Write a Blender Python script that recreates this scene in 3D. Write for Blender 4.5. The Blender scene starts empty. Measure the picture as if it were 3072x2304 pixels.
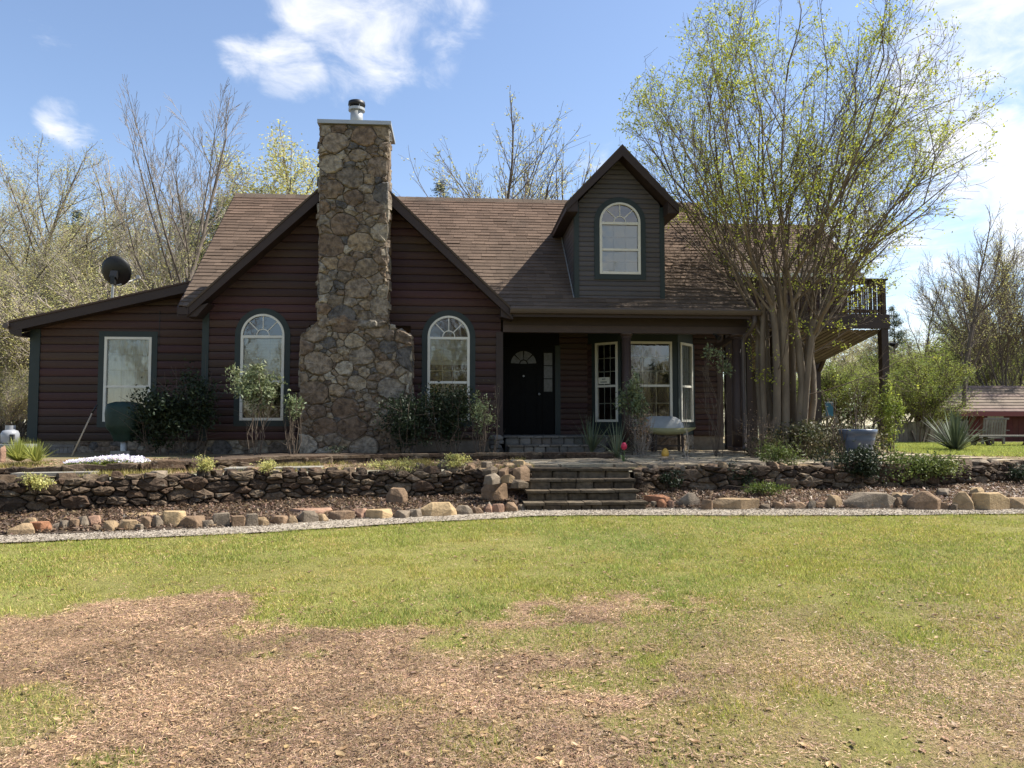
import bpy, bmesh, math, random
import numpy as np
from mathutils import Vector
RNG = np.random.default_rng(7)
random.seed(7)
rad = math.radians
S = bpy.context.scene
COL = S.collection

# ------------------------------------------------------------------ camera
F_PX, YAW, PITCH, CAM = 2310.0, rad(4), rad(3.05), (0.0, 0.0, 1.55)
cd = bpy.data.cameras.new('camera')
cam = bpy.data.objects.new('camera', cd)
COL.objects.link(cam)
cd.sensor_width = 36.0
cd.lens = 36.0 * F_PX / 3072.0
cd.clip_end = 3000
cam.location = CAM
cam.rotation_euler = (rad(90) + PITCH, 0, -YAW)
S.camera = cam

# ------------------------------------------------------------------ sun and sky
SUN = Vector((0.745, 0.11, 1.0)).normalized()       # towards the sun
sd = bpy.data.lights.new('sun', 'SUN')
sd.energy = 5.0
sd.angle = rad(0.53)
sd.color = (1.0, 0.95, 0.86)
sun = bpy.data.objects.new('sun', sd)
COL.objects.link(sun)
sun.location = (20, 0, 30)
sun.rotation_euler = (-SUN).to_track_quat('-Z', 'Y').to_euler()

W = bpy.data.worlds.new('World')
S.world = W
W.use_nodes = True
S.view_settings.view_transform = 'Standard'
S.view_settings.look = 'None'
S.view_settings.exposure = 1.12
S.view_settings.gamma = 1.0
S.render.resolution_x, S.render.resolution_y = 1024, 768

# pixel of the 3072 px photograph -> direction, and -> point on a known plane
_F = (math.sin(YAW)*math.cos(PITCH), math.cos(YAW)*math.cos(PITCH), math.sin(PITCH))
_R = (math.cos(YAW), -math.sin(YAW), 0.0)
_U = (_R[1]*_F[2]-_R[2]*_F[1], _R[2]*_F[0]-_R[0]*_F[2], _R[0]*_F[1]-_R[1]*_F[0])
def ray(px, py):
    a = (px-1536)/F_PX; b = -(py-1152)/F_PX
    return [_F[i]+a*_R[i]+b*_U[i] for i in range(3)]
def P(px, py, Y=None, Z=None):
    d = ray(px, py)
    t = Y/d[1] if Y is not None else (Z-CAM[2])/d[2]
    return (CAM[0]+t*d[0], CAM[1]+t*d[1], CAM[2]+t*d[2])

def build_world():
    nt = W.node_tree; N = nt.nodes; L = nt.links
    N.clear()
    out = N.new('ShaderNodeOutputWorld'); bg = N.new('ShaderNodeBackground')
    sky = N.new('ShaderNodeTexSky')
    sky.sky_type = 'NISHITA'; sky.sun_disc = False
    sky.sun_elevation = math.asin(SUN.z)
    sky.sun_rotation = math.atan2(SUN.x, SUN.y)
    sky.air_density = 1.0; sky.dust_density = 0.6; sky.ozone_density = 1.0; sky.altitude = 200
    tc = N.new('ShaderNodeTexCoord'); sep = N.new('ShaderNodeSeparateXYZ')
    L.new(tc.outputs['Generated'], sep.inputs[0])
    def math_(op, a, b=None, clamp=False):
        m = N.new('ShaderNodeMath'); m.operation = op; m.use_clamp = clamp
        for i, v in enumerate((a, b)):
            if v is None: continue
            if isinstance(v, (int, float)): m.inputs[i].default_value = v
            else: L.new(v, m.inputs[i])
        return m.outputs[0]
    zz = math_('ADD', math_('MAXIMUM', sep.outputs[2], 0.0), 0.22)
    comb = N.new('ShaderNodeCombineXYZ')
    L.new(math_('DIVIDE', sep.outputs[0], zz), comb.inputs[0])
    L.new(math_('DIVIDE', sep.outputs[1], zz), comb.inputs[1])
    n1 = N.new('ShaderNodeTexNoise'); n1.inputs['Scale'].default_value = 6.5
    n1.inputs['Detail'].default_value = 10; n1.inputs['Roughness'].default_value = 0.62
    n1.inputs['Distortion'].default_value = 0.5
    L.new(comb.outputs[0], n1.inputs['Vector'])
    # where the cloud field is thick: clouds named by direction, in and out of view
    dirs = [(ray(1120, 60), 0.9945, 1.0), (ray(960, 40), 0.9965, .9), (ray(1260, 20), 0.9955, .8), (ray(870, 190), 0.9982, 1.0), (ray(740, 165), 0.9990, .8), (ray(180, 355), 0.9994, .9), (ray(235, 395), .9995, .7), (ray(1310, 190), .9993, .55),
            (ray(2960, 40), 0.9935, .95), (ray(2930, 470), 0.9955, 1.15), (ray(3110, 500), 0.995, 1.15), (ray(3090, 700), 0.997, 1.15), (ray(2800, 230), 0.9955, .95), (ray(2560, 720), 0.988, .75), (ray(2330, 800), .985, .7), (ray(2750, 880), .990, .7), (ray(1800, 480), .9985, .5),
            ((0.8, -0.5, 0.35), 0.985, 1.0), ((-0.9, 0.2, 0.3), 0.99, 1.0), ((-0.5, -0.8, 0.55), 0.95, 1.0), ((0.15, -0.95, 0.2), 0.95, 1.0), ((0.95, 0.3, 0.4), 0.985, 1.0), ((-.95, -.3, .5), .985, 1.0), ((.2, .5, .9), .985, 1.0), ((0.5, -.5, .8), .97, .9)]  # unseen clouds; the broad ones behind the viewer added to whiten window reflections
    acc = None
    for d, c, w in dirs:
        v = Vector(d).normalized()
        dp = N.new('ShaderNodeVectorMath'); dp.operation = 'DOT_PRODUCT'
        L.new(tc.outputs['Generated'], dp.inputs[0]); dp.inputs[1].default_value = v
        mr = N.new('ShaderNodeMapRange'); mr.interpolation_type = 'SMOOTHSTEP'
        mr.inputs[1].default_value = c; mr.inputs[2].default_value = 1.0
        mr.inputs[3].default_value = 0.0; mr.inputs[4].default_value = w
        L.new(dp.outputs['Value'], mr.inputs[0])
        acc = mr.outputs[0] if acc is None else math_('MAXIMUM', acc, mr.outputs[0])
    dens = math_('ADD', math_('MULTIPLY', acc, 0.40), n1.outputs['Fac'])
    ramp = N.new('ShaderNodeMapRange'); ramp.interpolation_type = 'SMOOTHSTEP'
    ramp.inputs[1].default_value = 0.62; ramp.inputs[2].default_value = 1.08
    L.new(dens, ramp.inputs[0])
    tint = N.new('ShaderNodeMix'); tint.data_type = 'RGBA'; tint.blend_type = 'MULTIPLY'
    tint.inputs[0].default_value = 1.0
    L.new(sky.outputs[0], tint.inputs[6]); tint.inputs[7].default_value = SKY_TINT
    mix = N.new('ShaderNodeMix'); mix.data_type = 'RGBA'
    L.new(math_('MULTIPLY', ramp.outputs[0], 0.88), mix.inputs[0])
    L.new(tint.outputs[2], mix.inputs[6]); mix.inputs[7].default_value = (5.7, 5.7, 5.8, 1)
    L.new(mix.outputs[2], bg.inputs['Color']); bg.inputs['Strength'].default_value = SKY_STRENGTH
    L.new(bg.outputs[0], out.inputs[0])
SKY_TINT = (1.02, 1.0, 1.02, 1)
SKY_STRENGTH = 0.098
build_world()

# ------------------------------------------------------------------ helpers: noise
def _hash(ix, iy, s):
    v = np.sin(ix*127.1 + iy*311.7 + s*74.7)*43758.5453
    return v - np.floor(v)
def vnoise(x, y, s=0):
    x = np.asarray(x, float); y = np.asarray(y, float)
    ix = np.floor(x); iy = np.floor(y); fx = x-ix; fy = y-iy
    fx = fx*fx*(3-2*fx); fy = fy*fy*(3-2*fy)
    a = _hash(ix, iy, s); b = _hash(ix+1, iy, s); c = _hash(ix, iy+1, s); d = _hash(ix+1, iy+1, s)
    return (a*(1-fx)+b*fx)*(1-fy)+(c*(1-fx)+d*fx)*fy
def fbm(x, y, s=0, o=4):
    t = 0; a = .5; n = 0
    for k in range(o):
        t = t + a*vnoise(np.asarray(x)*2**k, np.asarray(y)*2**k, s+k); n += a; a *= .5
    return t/n

# ------------------------------------------------------------------ helpers: objects
def tag(o, label=None, cat=None, group=None, kind=None):
    if label: o['label'] = label
    if cat: o['category'] = cat
    if group: o['group'] = group
    if kind: o['kind'] = kind
    return o
def thing(name, loc, label, cat, group=None):
    o = bpy.data.objects.new(name, None); COL.objects.link(o)
    o.location = loc; o.empty_display_size = .2
    return tag(o, label, cat, group)
def wloc(o):
    v = Vector((0, 0, 0))
    while o: v = v + o.location; o = o.parent
    return v
def link(name, me, mat, parent=None):
    o = bpy.data.objects.new(name, me); COL.objects.link(o)
    if mat is not None and len(me.materials) == 0: me.materials.append(mat)
    if parent: o.parent = parent
    return o
def npmesh(name, v, faces, mat, parent=None, smooth=False, col=None, fcol=None, origin=None):
    """v (n,3) world coords; faces list of tuples or int array (m,k); col per-vertex colour, fcol per-face colour"""
    v = np.array(v, dtype=np.float32).reshape(-1, 3)
    off = np.array(wloc(parent)) if parent else np.zeros(3)
    if origin is not None and parent is None: off = np.array(origin)
    v = v-off.astype(np.float32)
    me = bpy.data.meshes.new(name)
    if isinstance(faces, np.ndarray):
        m, k = faces.shape
        me.vertices.add(len(v)); me.vertices.foreach_set('co', v.ravel())
        me.loops.add(m*k); me.loops.foreach_set('vertex_index', faces.astype(np.int32).ravel())
        me.polygons.add(m); me.polygons.foreach_set('loop_start', np.arange(0, m*k, k, dtype=np.int32))
        me.update(calc_edges=True)
    else:
        me.from_pydata(v.tolist(), [], faces); me.update()
    if smooth: me.polygons.foreach_set('use_smooth', np.ones(len(me.polygons), bool))
    if col is not None:
        a = me.color_attributes.new('col', 'FLOAT_COLOR', 'POINT')
        c = np.ones((len(v), 4), np.float32); c[:, :3] = np.asarray(col, np.float32).reshape(-1, 3) if np.ndim(col) > 1 else np.asarray(col, np.float32)[:, None]
        a.data.foreach_set('color', c.ravel())
    o = link(name, me, mat, parent)
    if origin is not None and parent is None: o.location = origin
    return o

class MB:
    """collects boxes, prisms and tubes; build() links them as ONE mesh object"""
    def __init__(s): s.v = []; s.f = []
    def add(s, v, f):
        n = len(s.v); s.v.extend([tuple(p) for p in v]); s.f.extend([tuple(i+n for i in q) for q in f]); return s
    def box(s, a, b):
        (x0, y0, z0), (x1, y1, z1) = a, b
        return s.add([(x0,y0,z0),(x1,y0,z0),(x1,y1,z0),(x0,y1,z0),(x0,y0,z1),(x1,y0,z1),(x1,y1,z1),(x0,y1,z1)],
                     [(0,3,2,1),(4,5,6,7),(0,1,5,4),(1,2,6,5),(2,3,7,6),(3,0,4,7)])
    def bar(s, p, q, w, h, up=(0, 0, 1)):
        p = Vector(p); q = Vector(q); d = (q-p).normalized(); u = Vector(up)
        r = d.cross(u)
        if r.length < 1e-4: r = d.cross(Vector((0, 1, 0)))
        r.normalize(); u = r.cross(d)
        c = [(-1,-1),(1,-1),(1,1),(-1,1)]
        v = [e + r*(i*w/2) + u*(j*h/2) for e in (p, q) for i, j in c]
        return s.add(v, [(3,2,1,0),(4,5,6,7),(0,1,5,4),(1,2,6,5),(2,3,7,6),(3,0,4,7)])
    def prism(s, poly, fn, d0, d1):
        """poly [(u,v)], fn(u,v,d)->xyz, extruded d0..d1"""
        n = len(poly)
        v = [fn(u, w, d0) for u, w in poly]+[fn(u, w, d1) for u, w in poly]
        return s.add(v, [tuple(range(n))[::-1], tuple(range(n, 2*n))]+[(i, (i+1) % n, n+(i+1) % n, n+i) for i in range(n)])
    def tube(s, pts, r, n=6, cap=True):
        pts = [Vector(p) for p in pts]
        if not hasattr(r, '__len__'): r = [r]*len(pts)
        v = []; f = []
        u = None
        for i, p in enumerate(pts):
            d = (pts[min(i+1, len(pts)-1)]-pts[max(i-1, 0)]).normalized()
            if u is None:
                u = d.cross(Vector((0, 0, 1)))
                if u.length < .05: u = d.cross(Vector((0, 1, 0)))
            u = (u-d*u.dot(d)).normalized(); w = d.cross(u)
            for k in range(n):
                a = 2*math.pi*k/n
                v.append(p+(u*math.cos(a)+w*math.sin(a))*r[i])
        for i in range(len(pts)-1):
            for k in range(n):
                f.append((i*n+k, i*n+(k+1) % n, (i+1)*n+(k+1) % n, (i+1)*n+k))
        if cap: f.append(tuple(range(n))[::-1]); f.append(tuple((len(pts)-1)*n+k for k in range(n)))
        return s.add(v, f)
    def lathe(s, prof, c, n=20, cap=True):
        v = []; f = []
        for r, z in prof:
            for k in range(n):
                a = 2*math.pi*k/n; v.append((c[0]+r*math.cos(a), c[1]+r*math.sin(a), c[2]+z))
        for i in range(len(prof)-1):
            for k in range(n): f.append((i*n+k, i*n+(k+1) % n, (i+1)*n+(k+1) % n, (i+1)*n+k))
        if cap: f.append(tuple(range(n))[::-1]); f.append(tuple((len(prof)-1)*n+k for k in range(n)))
        return s.add(v, f)
    def build(s, name, mat, parent=None, smooth=False, origin=None):
        return npmesh(name, s.v, s.f, mat, parent, smooth, origin=origin)

# ------------------------------------------------------------------ materials
MATS = {}
def mat(name, c1, c2=None, scale=6.0, rough=.85, bump=0.0, bscale=30.0, spec=.25, objvar=0.0, palette=None, attr=False,
        stretch=(1, 1, 1), spots=None, transl=0.0, metallic=0.0, detail=5):
    m = bpy.data.materials.new(name); m.use_nodes = True
    nt = m.node_tree; N = nt.nodes; L = nt.links; N.clear()
    out = N.new('ShaderNodeOutputMaterial'); p = N.new('ShaderNodeBsdfPrincipled')
    p.inputs['Roughness'].default_value = rough; p.inputs['Specular IOR Level'].default_value = spec
    p.inputs['Metallic'].default_value = metallic
    tc = N.new('ShaderNodeTexCoord'); mp = N.new('ShaderNodeMapping'); mp.inputs['Scale'].default_value = stretch
    L.new(tc.outputs['Object'], mp.inputs[0])
    def noise(sc, det=detail):
        n = N.new('ShaderNodeTexNoise'); n.inputs['Scale'].default_value = sc; n.inputs['Detail'].default_value = det
        n.inputs['Roughness'].default_value = .62
        L.new(mp.outputs[0], n.inputs['Vector']); return n.outputs['Fac']
    def mixc(a, b, fac, blend='MIX'):
        x = N.new('ShaderNodeMix'); x.data_type = 'RGBA'; x.blend_type = blend
        for i, q in ((0, fac), (6, a), (7, b)):
            if hasattr(q, 'is_linked') or hasattr(q, 'links'): L.new(q, x.inputs[i])
            else: x.inputs[i].default_value = q if i == 0 else (*q, 1)
        return x.outputs[2]
    def mrange(v, a, b, c, d):
        r = N.new('ShaderNodeMapRange'); L.new(v, r.inputs[0])
        for i, q in enumerate((a, b, c, d)): r.inputs[i+1].default_value = q
        return r.outputs[0]
    c2 = c2 or c1
    base = mixc(c1, c2, mrange(noise(scale), .35, .65, 0, 1))
    oi = None
    if palette or objvar: oi = N.new('ShaderNodeObjectInfo')
    if palette:
        r = N.new('ShaderNodeValToRGB'); r.color_ramp.interpolation = 'CONSTANT'
        e = r.color_ramp.elements
        while len(e) < len(palette): e.new(.5)
        for i, c in enumerate(palette): e[i].position = i/len(palette); e[i].color = (*c, 1)
        L.new(oi.outputs['Random'], r.inputs[0])
        # the palette tints; the noise colours are relative to mid grey .5
        base = mixc(r.outputs[0], base, 1.0, 'MULTIPLY')
        x = N.new('ShaderNodeVectorMath'); x.operation = 'SCALE'; L.new(base, x.inputs[0]); x.inputs[3].default_value = 2.0
        base = x.outputs[0]
    if objvar:
        hs = N.new('ShaderNodeHueSaturation'); L.new(base, hs.inputs['Color'])
        L.new(mrange(oi.outputs['Random'], 0, 1, 1-objvar, 1+objvar), hs.inputs['Value'])
        w = N.new('ShaderNodeMath'); w.operation = 'FRACT'
        w2 = N.new('ShaderNodeMath'); w2.operation = 'MULTIPLY'; L.new(oi.outputs['Random'], w2.inputs[0]); w2.inputs[1].default_value = 17.3
        L.new(w2.outputs[0], w.inputs[0]); L.new(mrange(w.outputs[0], 0, 1, .5-objvar*.10, .5+objvar*.10), hs.inputs['Hue'])
        base = hs.outputs[0]
    if attr:
        a = N.new('ShaderNodeAttribute'); a.attribute_name = 'col'
        base = mixc(base, a.outputs['Color'], 1.0, 'MULTIPLY')
    if spots:
        for (sc, lo, hi, colr, amt) in spots:
            base = mixc(base, colr, mrange(noise(sc, 4), lo, hi, 0, amt))
    L.new(base, p.inputs['Base Color'])
    if bump:
        b = N.new('ShaderNodeBump'); b.inputs['Strength'].default_value = min(1, bump); b.inputs['Distance'].default_value = .02*max(1, bump)
        L.new(noise(bscale, 6), b.inputs['Height']); L.new(b.outputs[0], p.inputs['Normal'])
    sh = p.outputs[0]
    if transl:
        t = N.new('ShaderNodeBsdfTranslucent'); L.new(base, t.inputs['Color'])
        x = N.new('ShaderNodeMixShader'); x.inputs[0].default_value = transl
        L.new(sh, x.inputs[1]); L.new(t.outputs[0], x.inputs[2]); sh = x.outputs[0]
    L.new(sh, out.inputs[0])
    MATS[name] = m
    return m
def glass_mat():
    m = bpy.data.materials.new('window_glass'); m.use_nodes = True
    N = m.node_tree.nodes; L = m.node_tree.links; N.clear()
    out = N.new('ShaderNodeOutputMaterial'); fr = N.new('ShaderNodeFresnel'); fr.inputs[0].default_value = 2.4
    tr = N.new('ShaderNodeBsdfTransparent'); tr.inputs[0].default_value = (.86, .9, .88, 1)
    gl = N.new('ShaderNodeBsdfGlossy'); gl.inputs['Roughness'].default_value = .015
    tc = N.new('ShaderNodeTexCoord'); n = N.new('ShaderNodeTexNoise'); n.inputs['Scale'].default_value = 2.2
    L.new(tc.outputs['Object'], n.inputs['Vector'])
    b = N.new('ShaderNodeBump'); b.inputs['Strength'].default_value = .06; b.inputs['Distance'].default_value = .05
    L.new(n.outputs['Fac'], b.inputs['Height']); L.new(b.outputs[0], gl.inputs['Normal'])
    x = N.new('ShaderNodeMixShader'); L.new(fr.outputs[0], x.inputs[0]); L.new(tr.outputs[0], x.inputs[1]); L.new(gl.outputs[0], x.inputs[2])
    L.new(x.outputs[0], out.inputs[0])
    return m
GLASS = glass_mat()
SIDING = mat('siding_stain', (.043, .0185, .0165), (.050, .0260, .0190), 3, .62, .25, 40, .3, objvar=.25, stretch=(.35, 1, 3), spots=[(1.1, .55, .72, (.034, .024, .018), .55)])
SIDING_D = mat('dormer_siding', (.066, .061, .061), (.074, .064, .065), 3, .6, .2, 40, .35, objvar=.12, stretch=(.35, 1, 3))
TRIM_G = mat('green_trim', (.016, .025, .023), (.021, .030, .028), 4, .55, .1, 60, .35)
TRIM_B = mat('brown_trim', (.029, .0175, .0135), (.036, .022, .017), 3, .6, .15, 50, .35, stretch=(.4, 1, 2))
COLUMN = mat('column_paint', (.048, .030, .022), (.058, .036, .027), 3, .55, .1, 50, .35)
FRAME = mat('window_frame', (.62, .60, .52), (.56, .54, .46), 8, .45, 0, 30, .4)
BLIND = mat('blind_slat', (.85, .85, .82), (.78, .78, .75), 4, .6)
CURTAIN = mat('curtain_cloth', (.90, .90, .88), (.74, .75, .74), 5, .9, .4, 9)
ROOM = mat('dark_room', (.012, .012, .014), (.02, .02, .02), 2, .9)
DOORM = mat('door_paint', (.0022, .0022, .0022), (.0032, .0034, .0034), 4, .6, .1, 50, .12)
MORTAR = mat('mortar', (.215, .180, .135), (.15, .122, .09), 9, .95, .7, 45)
STONE_PAL = [(.185,.150,.112), (.140,.106,.076), (.225,.195,.150), (.115,.090,.069), (.17,.138,.102), (.265,.24,.195), (.085,.080,.076), (.15,.108,.074), (.20,.172,.135), (.125,.092,.066), (.175,.155,.127), (.15,.116,.086), (.205,.162,.112), (.135,.112,.086)]
STONE = mat('field_stone', (.26, .245, .23), (.78, .76, .72), 11, .8, .9, 38, .35, palette=STONE_PAL, spots=[(7, .60, .78, (.34, .33, .29), .55), (26, .66, .8, (.07, .06, .05), .7)])
WALLSTONE_PAL = [(.085,.062,.043), (.062,.045,.033), (.110,.083,.060), (.050,.037,.028), (.135,.105,.075), (.078,.053,.037)]
WALLSTONE = mat('wall_stone', (.32, .30, .28), (.70, .67, .62), 16, .9, .9, 40, .2, palette=WALLSTONE_PAL, spots=[(6, .60, .75, (.25, .24, .20), .5)])
ROCK_COL = {'tan': (.31,.22,.13), 'yellow': (.41,.295,.165), 'red': (.30,.145,.08), 'pink': (.31,.19,.13), 'grey': (.205,.165,.122), 'brown': (.215,.145,.092), 'dark': (.13,.10,.07)}
ROCKM = {k: mat(k+'_sandstone', tuple(x*.72 for x in c), tuple(x*1.15 for x in c), 9, .9, .9, 34, .15, spots=[(18, .64, .8, (.10, .08, .06), .5)]) for k, c in ROCK_COL.items()}
SHINGLE = mat('asphalt_shingle', (.128, .096, .072), (.104, .079, .060), 2.2, .93, .5, 160, .1, attr=True, spots=[(.55, .55, .75, (.066, .051, .040), .65), (1.7, .58, .70, (.16, .115, .085), .35)])
ROOFD = mat('roof_deck', (.075, .05, .04), None, 3, .9)
GUTTER = mat('gutter_paint', (.075, .055, .042), (.085, .062, .048), 3, .45, 0, 30, .4)
METAL = mat('flue_metal', (.36, .37, .36), (.30, .31, .31), 5, .45, 0, 30, .5, metallic=.4)
BLACKM = mat('black_metal', (.006, .006, .0065), (.009, .009, .009), 6, .5, 0, 30, .4)
WOODD = mat('deck_wood', (.050, .036, .028), (.072, .052, .040), 5, .8, .3, 60, .2, objvar=.2, stretch=(1, .3, 1))
WOODG = mat('weathered_wood', (.23, .21, .18), (.16, .145, .12), 7, .85, .3, 60, .2, objvar=.15)
BARK = mat('bark_grey', (.17, .14, .115), (.095, .078, .065), 7, .9, .6, 22, .15, stretch=(1, 1, .35))
BARK_M = mat('crape_bark', (.205, .160, .112), (.125, .097, .070), 5, .75, .25, 18, .2, stretch=(1, 1, .3))
TWIG = mat('twig_bark', (.085, .064, .047), (.13, .10, .075), 2, .85)
TWIG_T = mat('tan_twig', (.33, .285, .235), (.235, .20, .165), 1.2, .85)
def leafmat(n, a, b, tr=.45, sc=1.5): return mat(n, a, b, sc, .55, 0, 30, .3, attr=True, transl=tr)
LEAF_CM = leafmat('crape_leaf', (.44, .46, .070), (.33, .38, .06))
LEAF_YG = leafmat('spring_leaf', (.52, .50, .20), (.43, .42, .15))
LEAF_OL = leafmat('olive_bud', (.50, .47, .21), (.39, .38, .16))
LEAF_GR = leafmat('green_leaf', (.20, .27, .05), (.29, .31, .07))
LEAF_DK = leafmat('dark_leaf', (.018, .030, .013), (.028, .042, .018), .2)
LEAF_ND = leafmat('nandina_leaf', (.15, .19, .095), (.21, .235, .13), .3)
LEAF_PN = leafmat('pine_needle', (.040, .065, .022), (.06, .085, .03), .15)
LEAF_IV = leafmat('ivy_leaf', (.105, .085, .045), (.060, .075, .030), .3, 5)
LEAF_RD = leafmat('red_leaf', (.15, .045, .035), (.12, .07, .04), .3)
LEAF_YU = leafmat('yucca_leaf', (.085, .115, .065), (.14, .165, .10), .12)
LEAF_DR = leafmat('dry_leaf', (.34, .235, .145), (.24, .155, .095), .2, 20)
GRASSM = leafmat('grass_blade', (.30, .345, .080), (.375, .370, .092), .40, .9)
LITTER = leafmat('pine_litter', (.395, .270, .165), (.255, .170, .103), .1, 9)
PETAL = leafmat('phlox_petal', (.78, .76, .84), (.70, .66, .80), .25, 9)
LEAF_MG = leafmat('mid_green_leaf', (.095, .135, .032), (.15, .175, .045), .3)
# ------------------------------------------------------------------ stones: weighted Voronoi cells turned into solid stones
def clip(poly, a, b, c):
    out = []
    n = len(poly)
    for i in range(n):
        p = poly[i]; q = poly[(i+1) % n]
        dp = a*p[0]+b*p[1]-c; dq = a*q[0]+b*q[1]-c
        if dp <= 0: out.append(p)
        if (dp < 0 < dq) or (dq < 0 < dp):
            t = dp/(dp-dq); out.append((p[0]+t*(q[0]-p[0]), p[1]+t*(q[1]-p[1])))
    return out
def cells(domain, seeds, wts, aspect=1.0):
    res = []
    n = len(seeds)
    for i in range(n):
        xi, yi = seeds[i]; yi *= aspect
        poly = [(x, y*aspect) for x, y in domain]
        for j in range(n):
            if i == j: continue
            xj, yj = seeds[j]; yj *= aspect
            d2 = (xi-xj)**2+(yi-yj)**2
            if d2 > 2.2: continue
            a, b = xj-xi, yj-yi
            c = .5*(xj*xj+yj*yj-xi*xi-yi*yi - wts[j]+wts[i])
            poly = clip(poly, a, b, c)
            if len(poly) < 3: break
        if len(poly) >= 3: res.append([(x, y/aspect) for x, y in poly])
    return res
def poly_area(p): return .5*abs(sum(p[i][0]*p[(i+1) % len(p)][1]-p[(i+1) % len(p)][0]*p[i][1] for i in range(len(p))))
def simplify(p, eps):
    q = []
    for a in p:
        if not q or math.hypot(a[0]-q[-1][0], a[1]-q[-1][1]) > eps: q.append(a)
    if len(q) > 2 and math.hypot(q[0][0]-q[-1][0], q[0][1]-q[-1][1]) <= eps: q.pop()
    return q
def stone_obj(name, poly, fn, m, parent, joint=.018, depth=.05, rough=.012, edge=.35):
    poly = simplify(poly, .025)
    if len(poly) < 3 or poly_area(poly) < .0012: return None
    # make counter-clockwise
    if sum((poly[(i+1) % len(poly)][0]-poly[i][0])*(poly[(i+1) % len(poly)][1]+poly[i][1]) for i in range(len(poly))) > 0: poly = poly[::-1]
    cx = sum(p[0] for p in poly)/len(poly); cy = sum(p[1] for p in poly)/len(poly)
    r = math.sqrt(poly_area(poly)/math.pi)
    k = max(.6, 1-joint*.8/r)
    pts = []
    n = len(poly)
    for i in range(n):                       # worn corners, broken edges
        p = poly[i]; q = poly[(i+1) % n]; L = math.hypot(q[0]-p[0], q[1]-p[1])
        ts = (.06, .52, .94) if L > .11 else (.10, .90)
        for t in ts:
            x = p[0]+t*(q[0]-p[0]); y = p[1]+t*(q[1]-p[1])
            jj = rough*(.9 if t == .52 else .45)
            pts.append((cx+(x-cx)*k+random.uniform(-1, 1)*jj, cy+(y-cy)*k+random.uniform(-1, 1)*jj))
    pts = [(x+.05*(float(vnoise(x*4.5, y*4.5, 91))-.5), y+.05*(float(vnoise(x*4.5+9, y*4.5, 92))-.5)) for x, y in pts]
    n = len(pts)
    d = depth*random.uniform(.65, 1.25)
    tx = random.uniform(-.12, .12); ty = random.uniform(-.12, .12)
    v = [fn(x, y, -.01) for x, y in pts]
    v += [fn(x, y, d*.62+random.uniform(0, rough*.6)) for x, y in pts]
    e = 1-min(edge, .028/max(r, .03))
    for x, y in pts:
        ux = cx+(x-cx)*e; uy = cy+(y-cy)*e
        v.append(fn(ux, uy, d+(ux-cx)*tx+(uy-cy)*ty+random.uniform(-1, 1)*rough*.7))
    v.append(fn(cx, cy, d+random.uniform(0, 1)*rough))
    f = []
    for g in range(2):
        for i in range(n): f.append((g*n+i, g*n+(i+1) % n, (g+1)*n+(i+1) % n, (g+1)*n+i))
    for i in range(n): f.append((2*n+i, 2*n+(i+1) % n, 3*n))
    return npmesh(name, v, f, m, parent)
def scatter_seeds(dom, size, jitter=.5, sizevar=.6, aspect=1.0):
    """packed seeds: a few large stones first, then middling ones, then small fillers; weights follow the sizes"""
    xs = [p[0] for p in dom]; ys = [p[1] for p in dom]
    seeds = []; wt = []
    for mul, tries in ((1+1.35*sizevar, 26), (1+.45*sizevar, 160), (1-.15*sizevar, 900), (1-.55*sizevar, 1800)):
        for _ in range(int(tries*max(1, (max(xs)-min(xs))*(max(ys)-min(ys))*.35))):
            x = random.uniform(min(xs), max(xs)); y = random.uniform(min(ys), max(ys))
            rr = size*mul*random.uniform(.85, 1.15)
            ok = True
            for (a, b), c in zip(seeds, wt):
                dx = x-a; dy = (y-b)*aspect
                if dx*dx+dy*dy < ((rr+c)*.47)**2: ok = False; break
            if ok: seeds.append((x, y)); wt.append(rr)
            if len(seeds) > 420: break
    return seeds, [(w*.5)**2*1.05 for w in wt]

def rock(name, c, sx, sy, sz, m, rotz=0.0, flat=.0, sink=.02, seed=0, parent=None):
    """angular chunk of stone: hull of jittered points with worn edges, standing on c"""
    rs = random.Random(seed)
    bm = bmesh.new()
    ca, sa = math.cos(rotz), math.sin(rotz)
    pts = []
    sh = rs.uniform(-.35, .35); tp = rs.uniform(.45, .95)
    nf = rs.choice([4, 5, 5, 6]); a0 = rs.uniform(0, 6.28)
    for k in range(nf):                                         # foot ring and a broken, tilted top
        a = a0+(k+rs.uniform(-.28, .28))*2*math.pi/nf; q = rs.uniform(.85, 1.12)
        pts.append([math.cos(a)*q, math.sin(a)*q, rs.uniform(0, .12)])
        q *= rs.uniform(.80, 1.06); pts.append([math.cos(a)*q, math.sin(a)*q, rs.uniform(.45, .8)])
    for k in range(4):
        a = a0+.5+(k+rs.uniform(-.4, .4))*2*math.pi/4; q = tp*rs.uniform(.6, 1.0); x = math.cos(a)*q
        pts.append([x, math.sin(a)*q, min(1.05, .86+sh*x+rs.uniform(-.08, .1))])
    for p in pts:
        x, y, z = p[0]*sx/2, p[1]*sy/2, p[2]*sz
        if flat == 1 and z > .7*sz: z = sz*(.80+.20*(z/sz))
        bm.verts.new((x*ca-y*sa, x*sa+y*ca, z-sink))
    r = bmesh.ops.convex_hull(bm, input=bm.verts)
    bmesh.ops.delete(bm, geom=[e for e in r['geom_interior'] if isinstance(e, bmesh.types.BMVert)], context='VERTS')
    bmesh.ops.bevel(bm, geom=[e for e in bm.edges if e.calc_face_angle(0) > .35], offset=min(sx, sy, sz)*.03, segments=1, affect='EDGES')
    me = bpy.data.meshes.new(name); bm.to_mesh(me); bm.free()
    o = link(name, me, m, parent)
    o.location = Vector(c)-(wloc(parent) if parent else Vector((0, 0, 0)))
    return o

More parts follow.
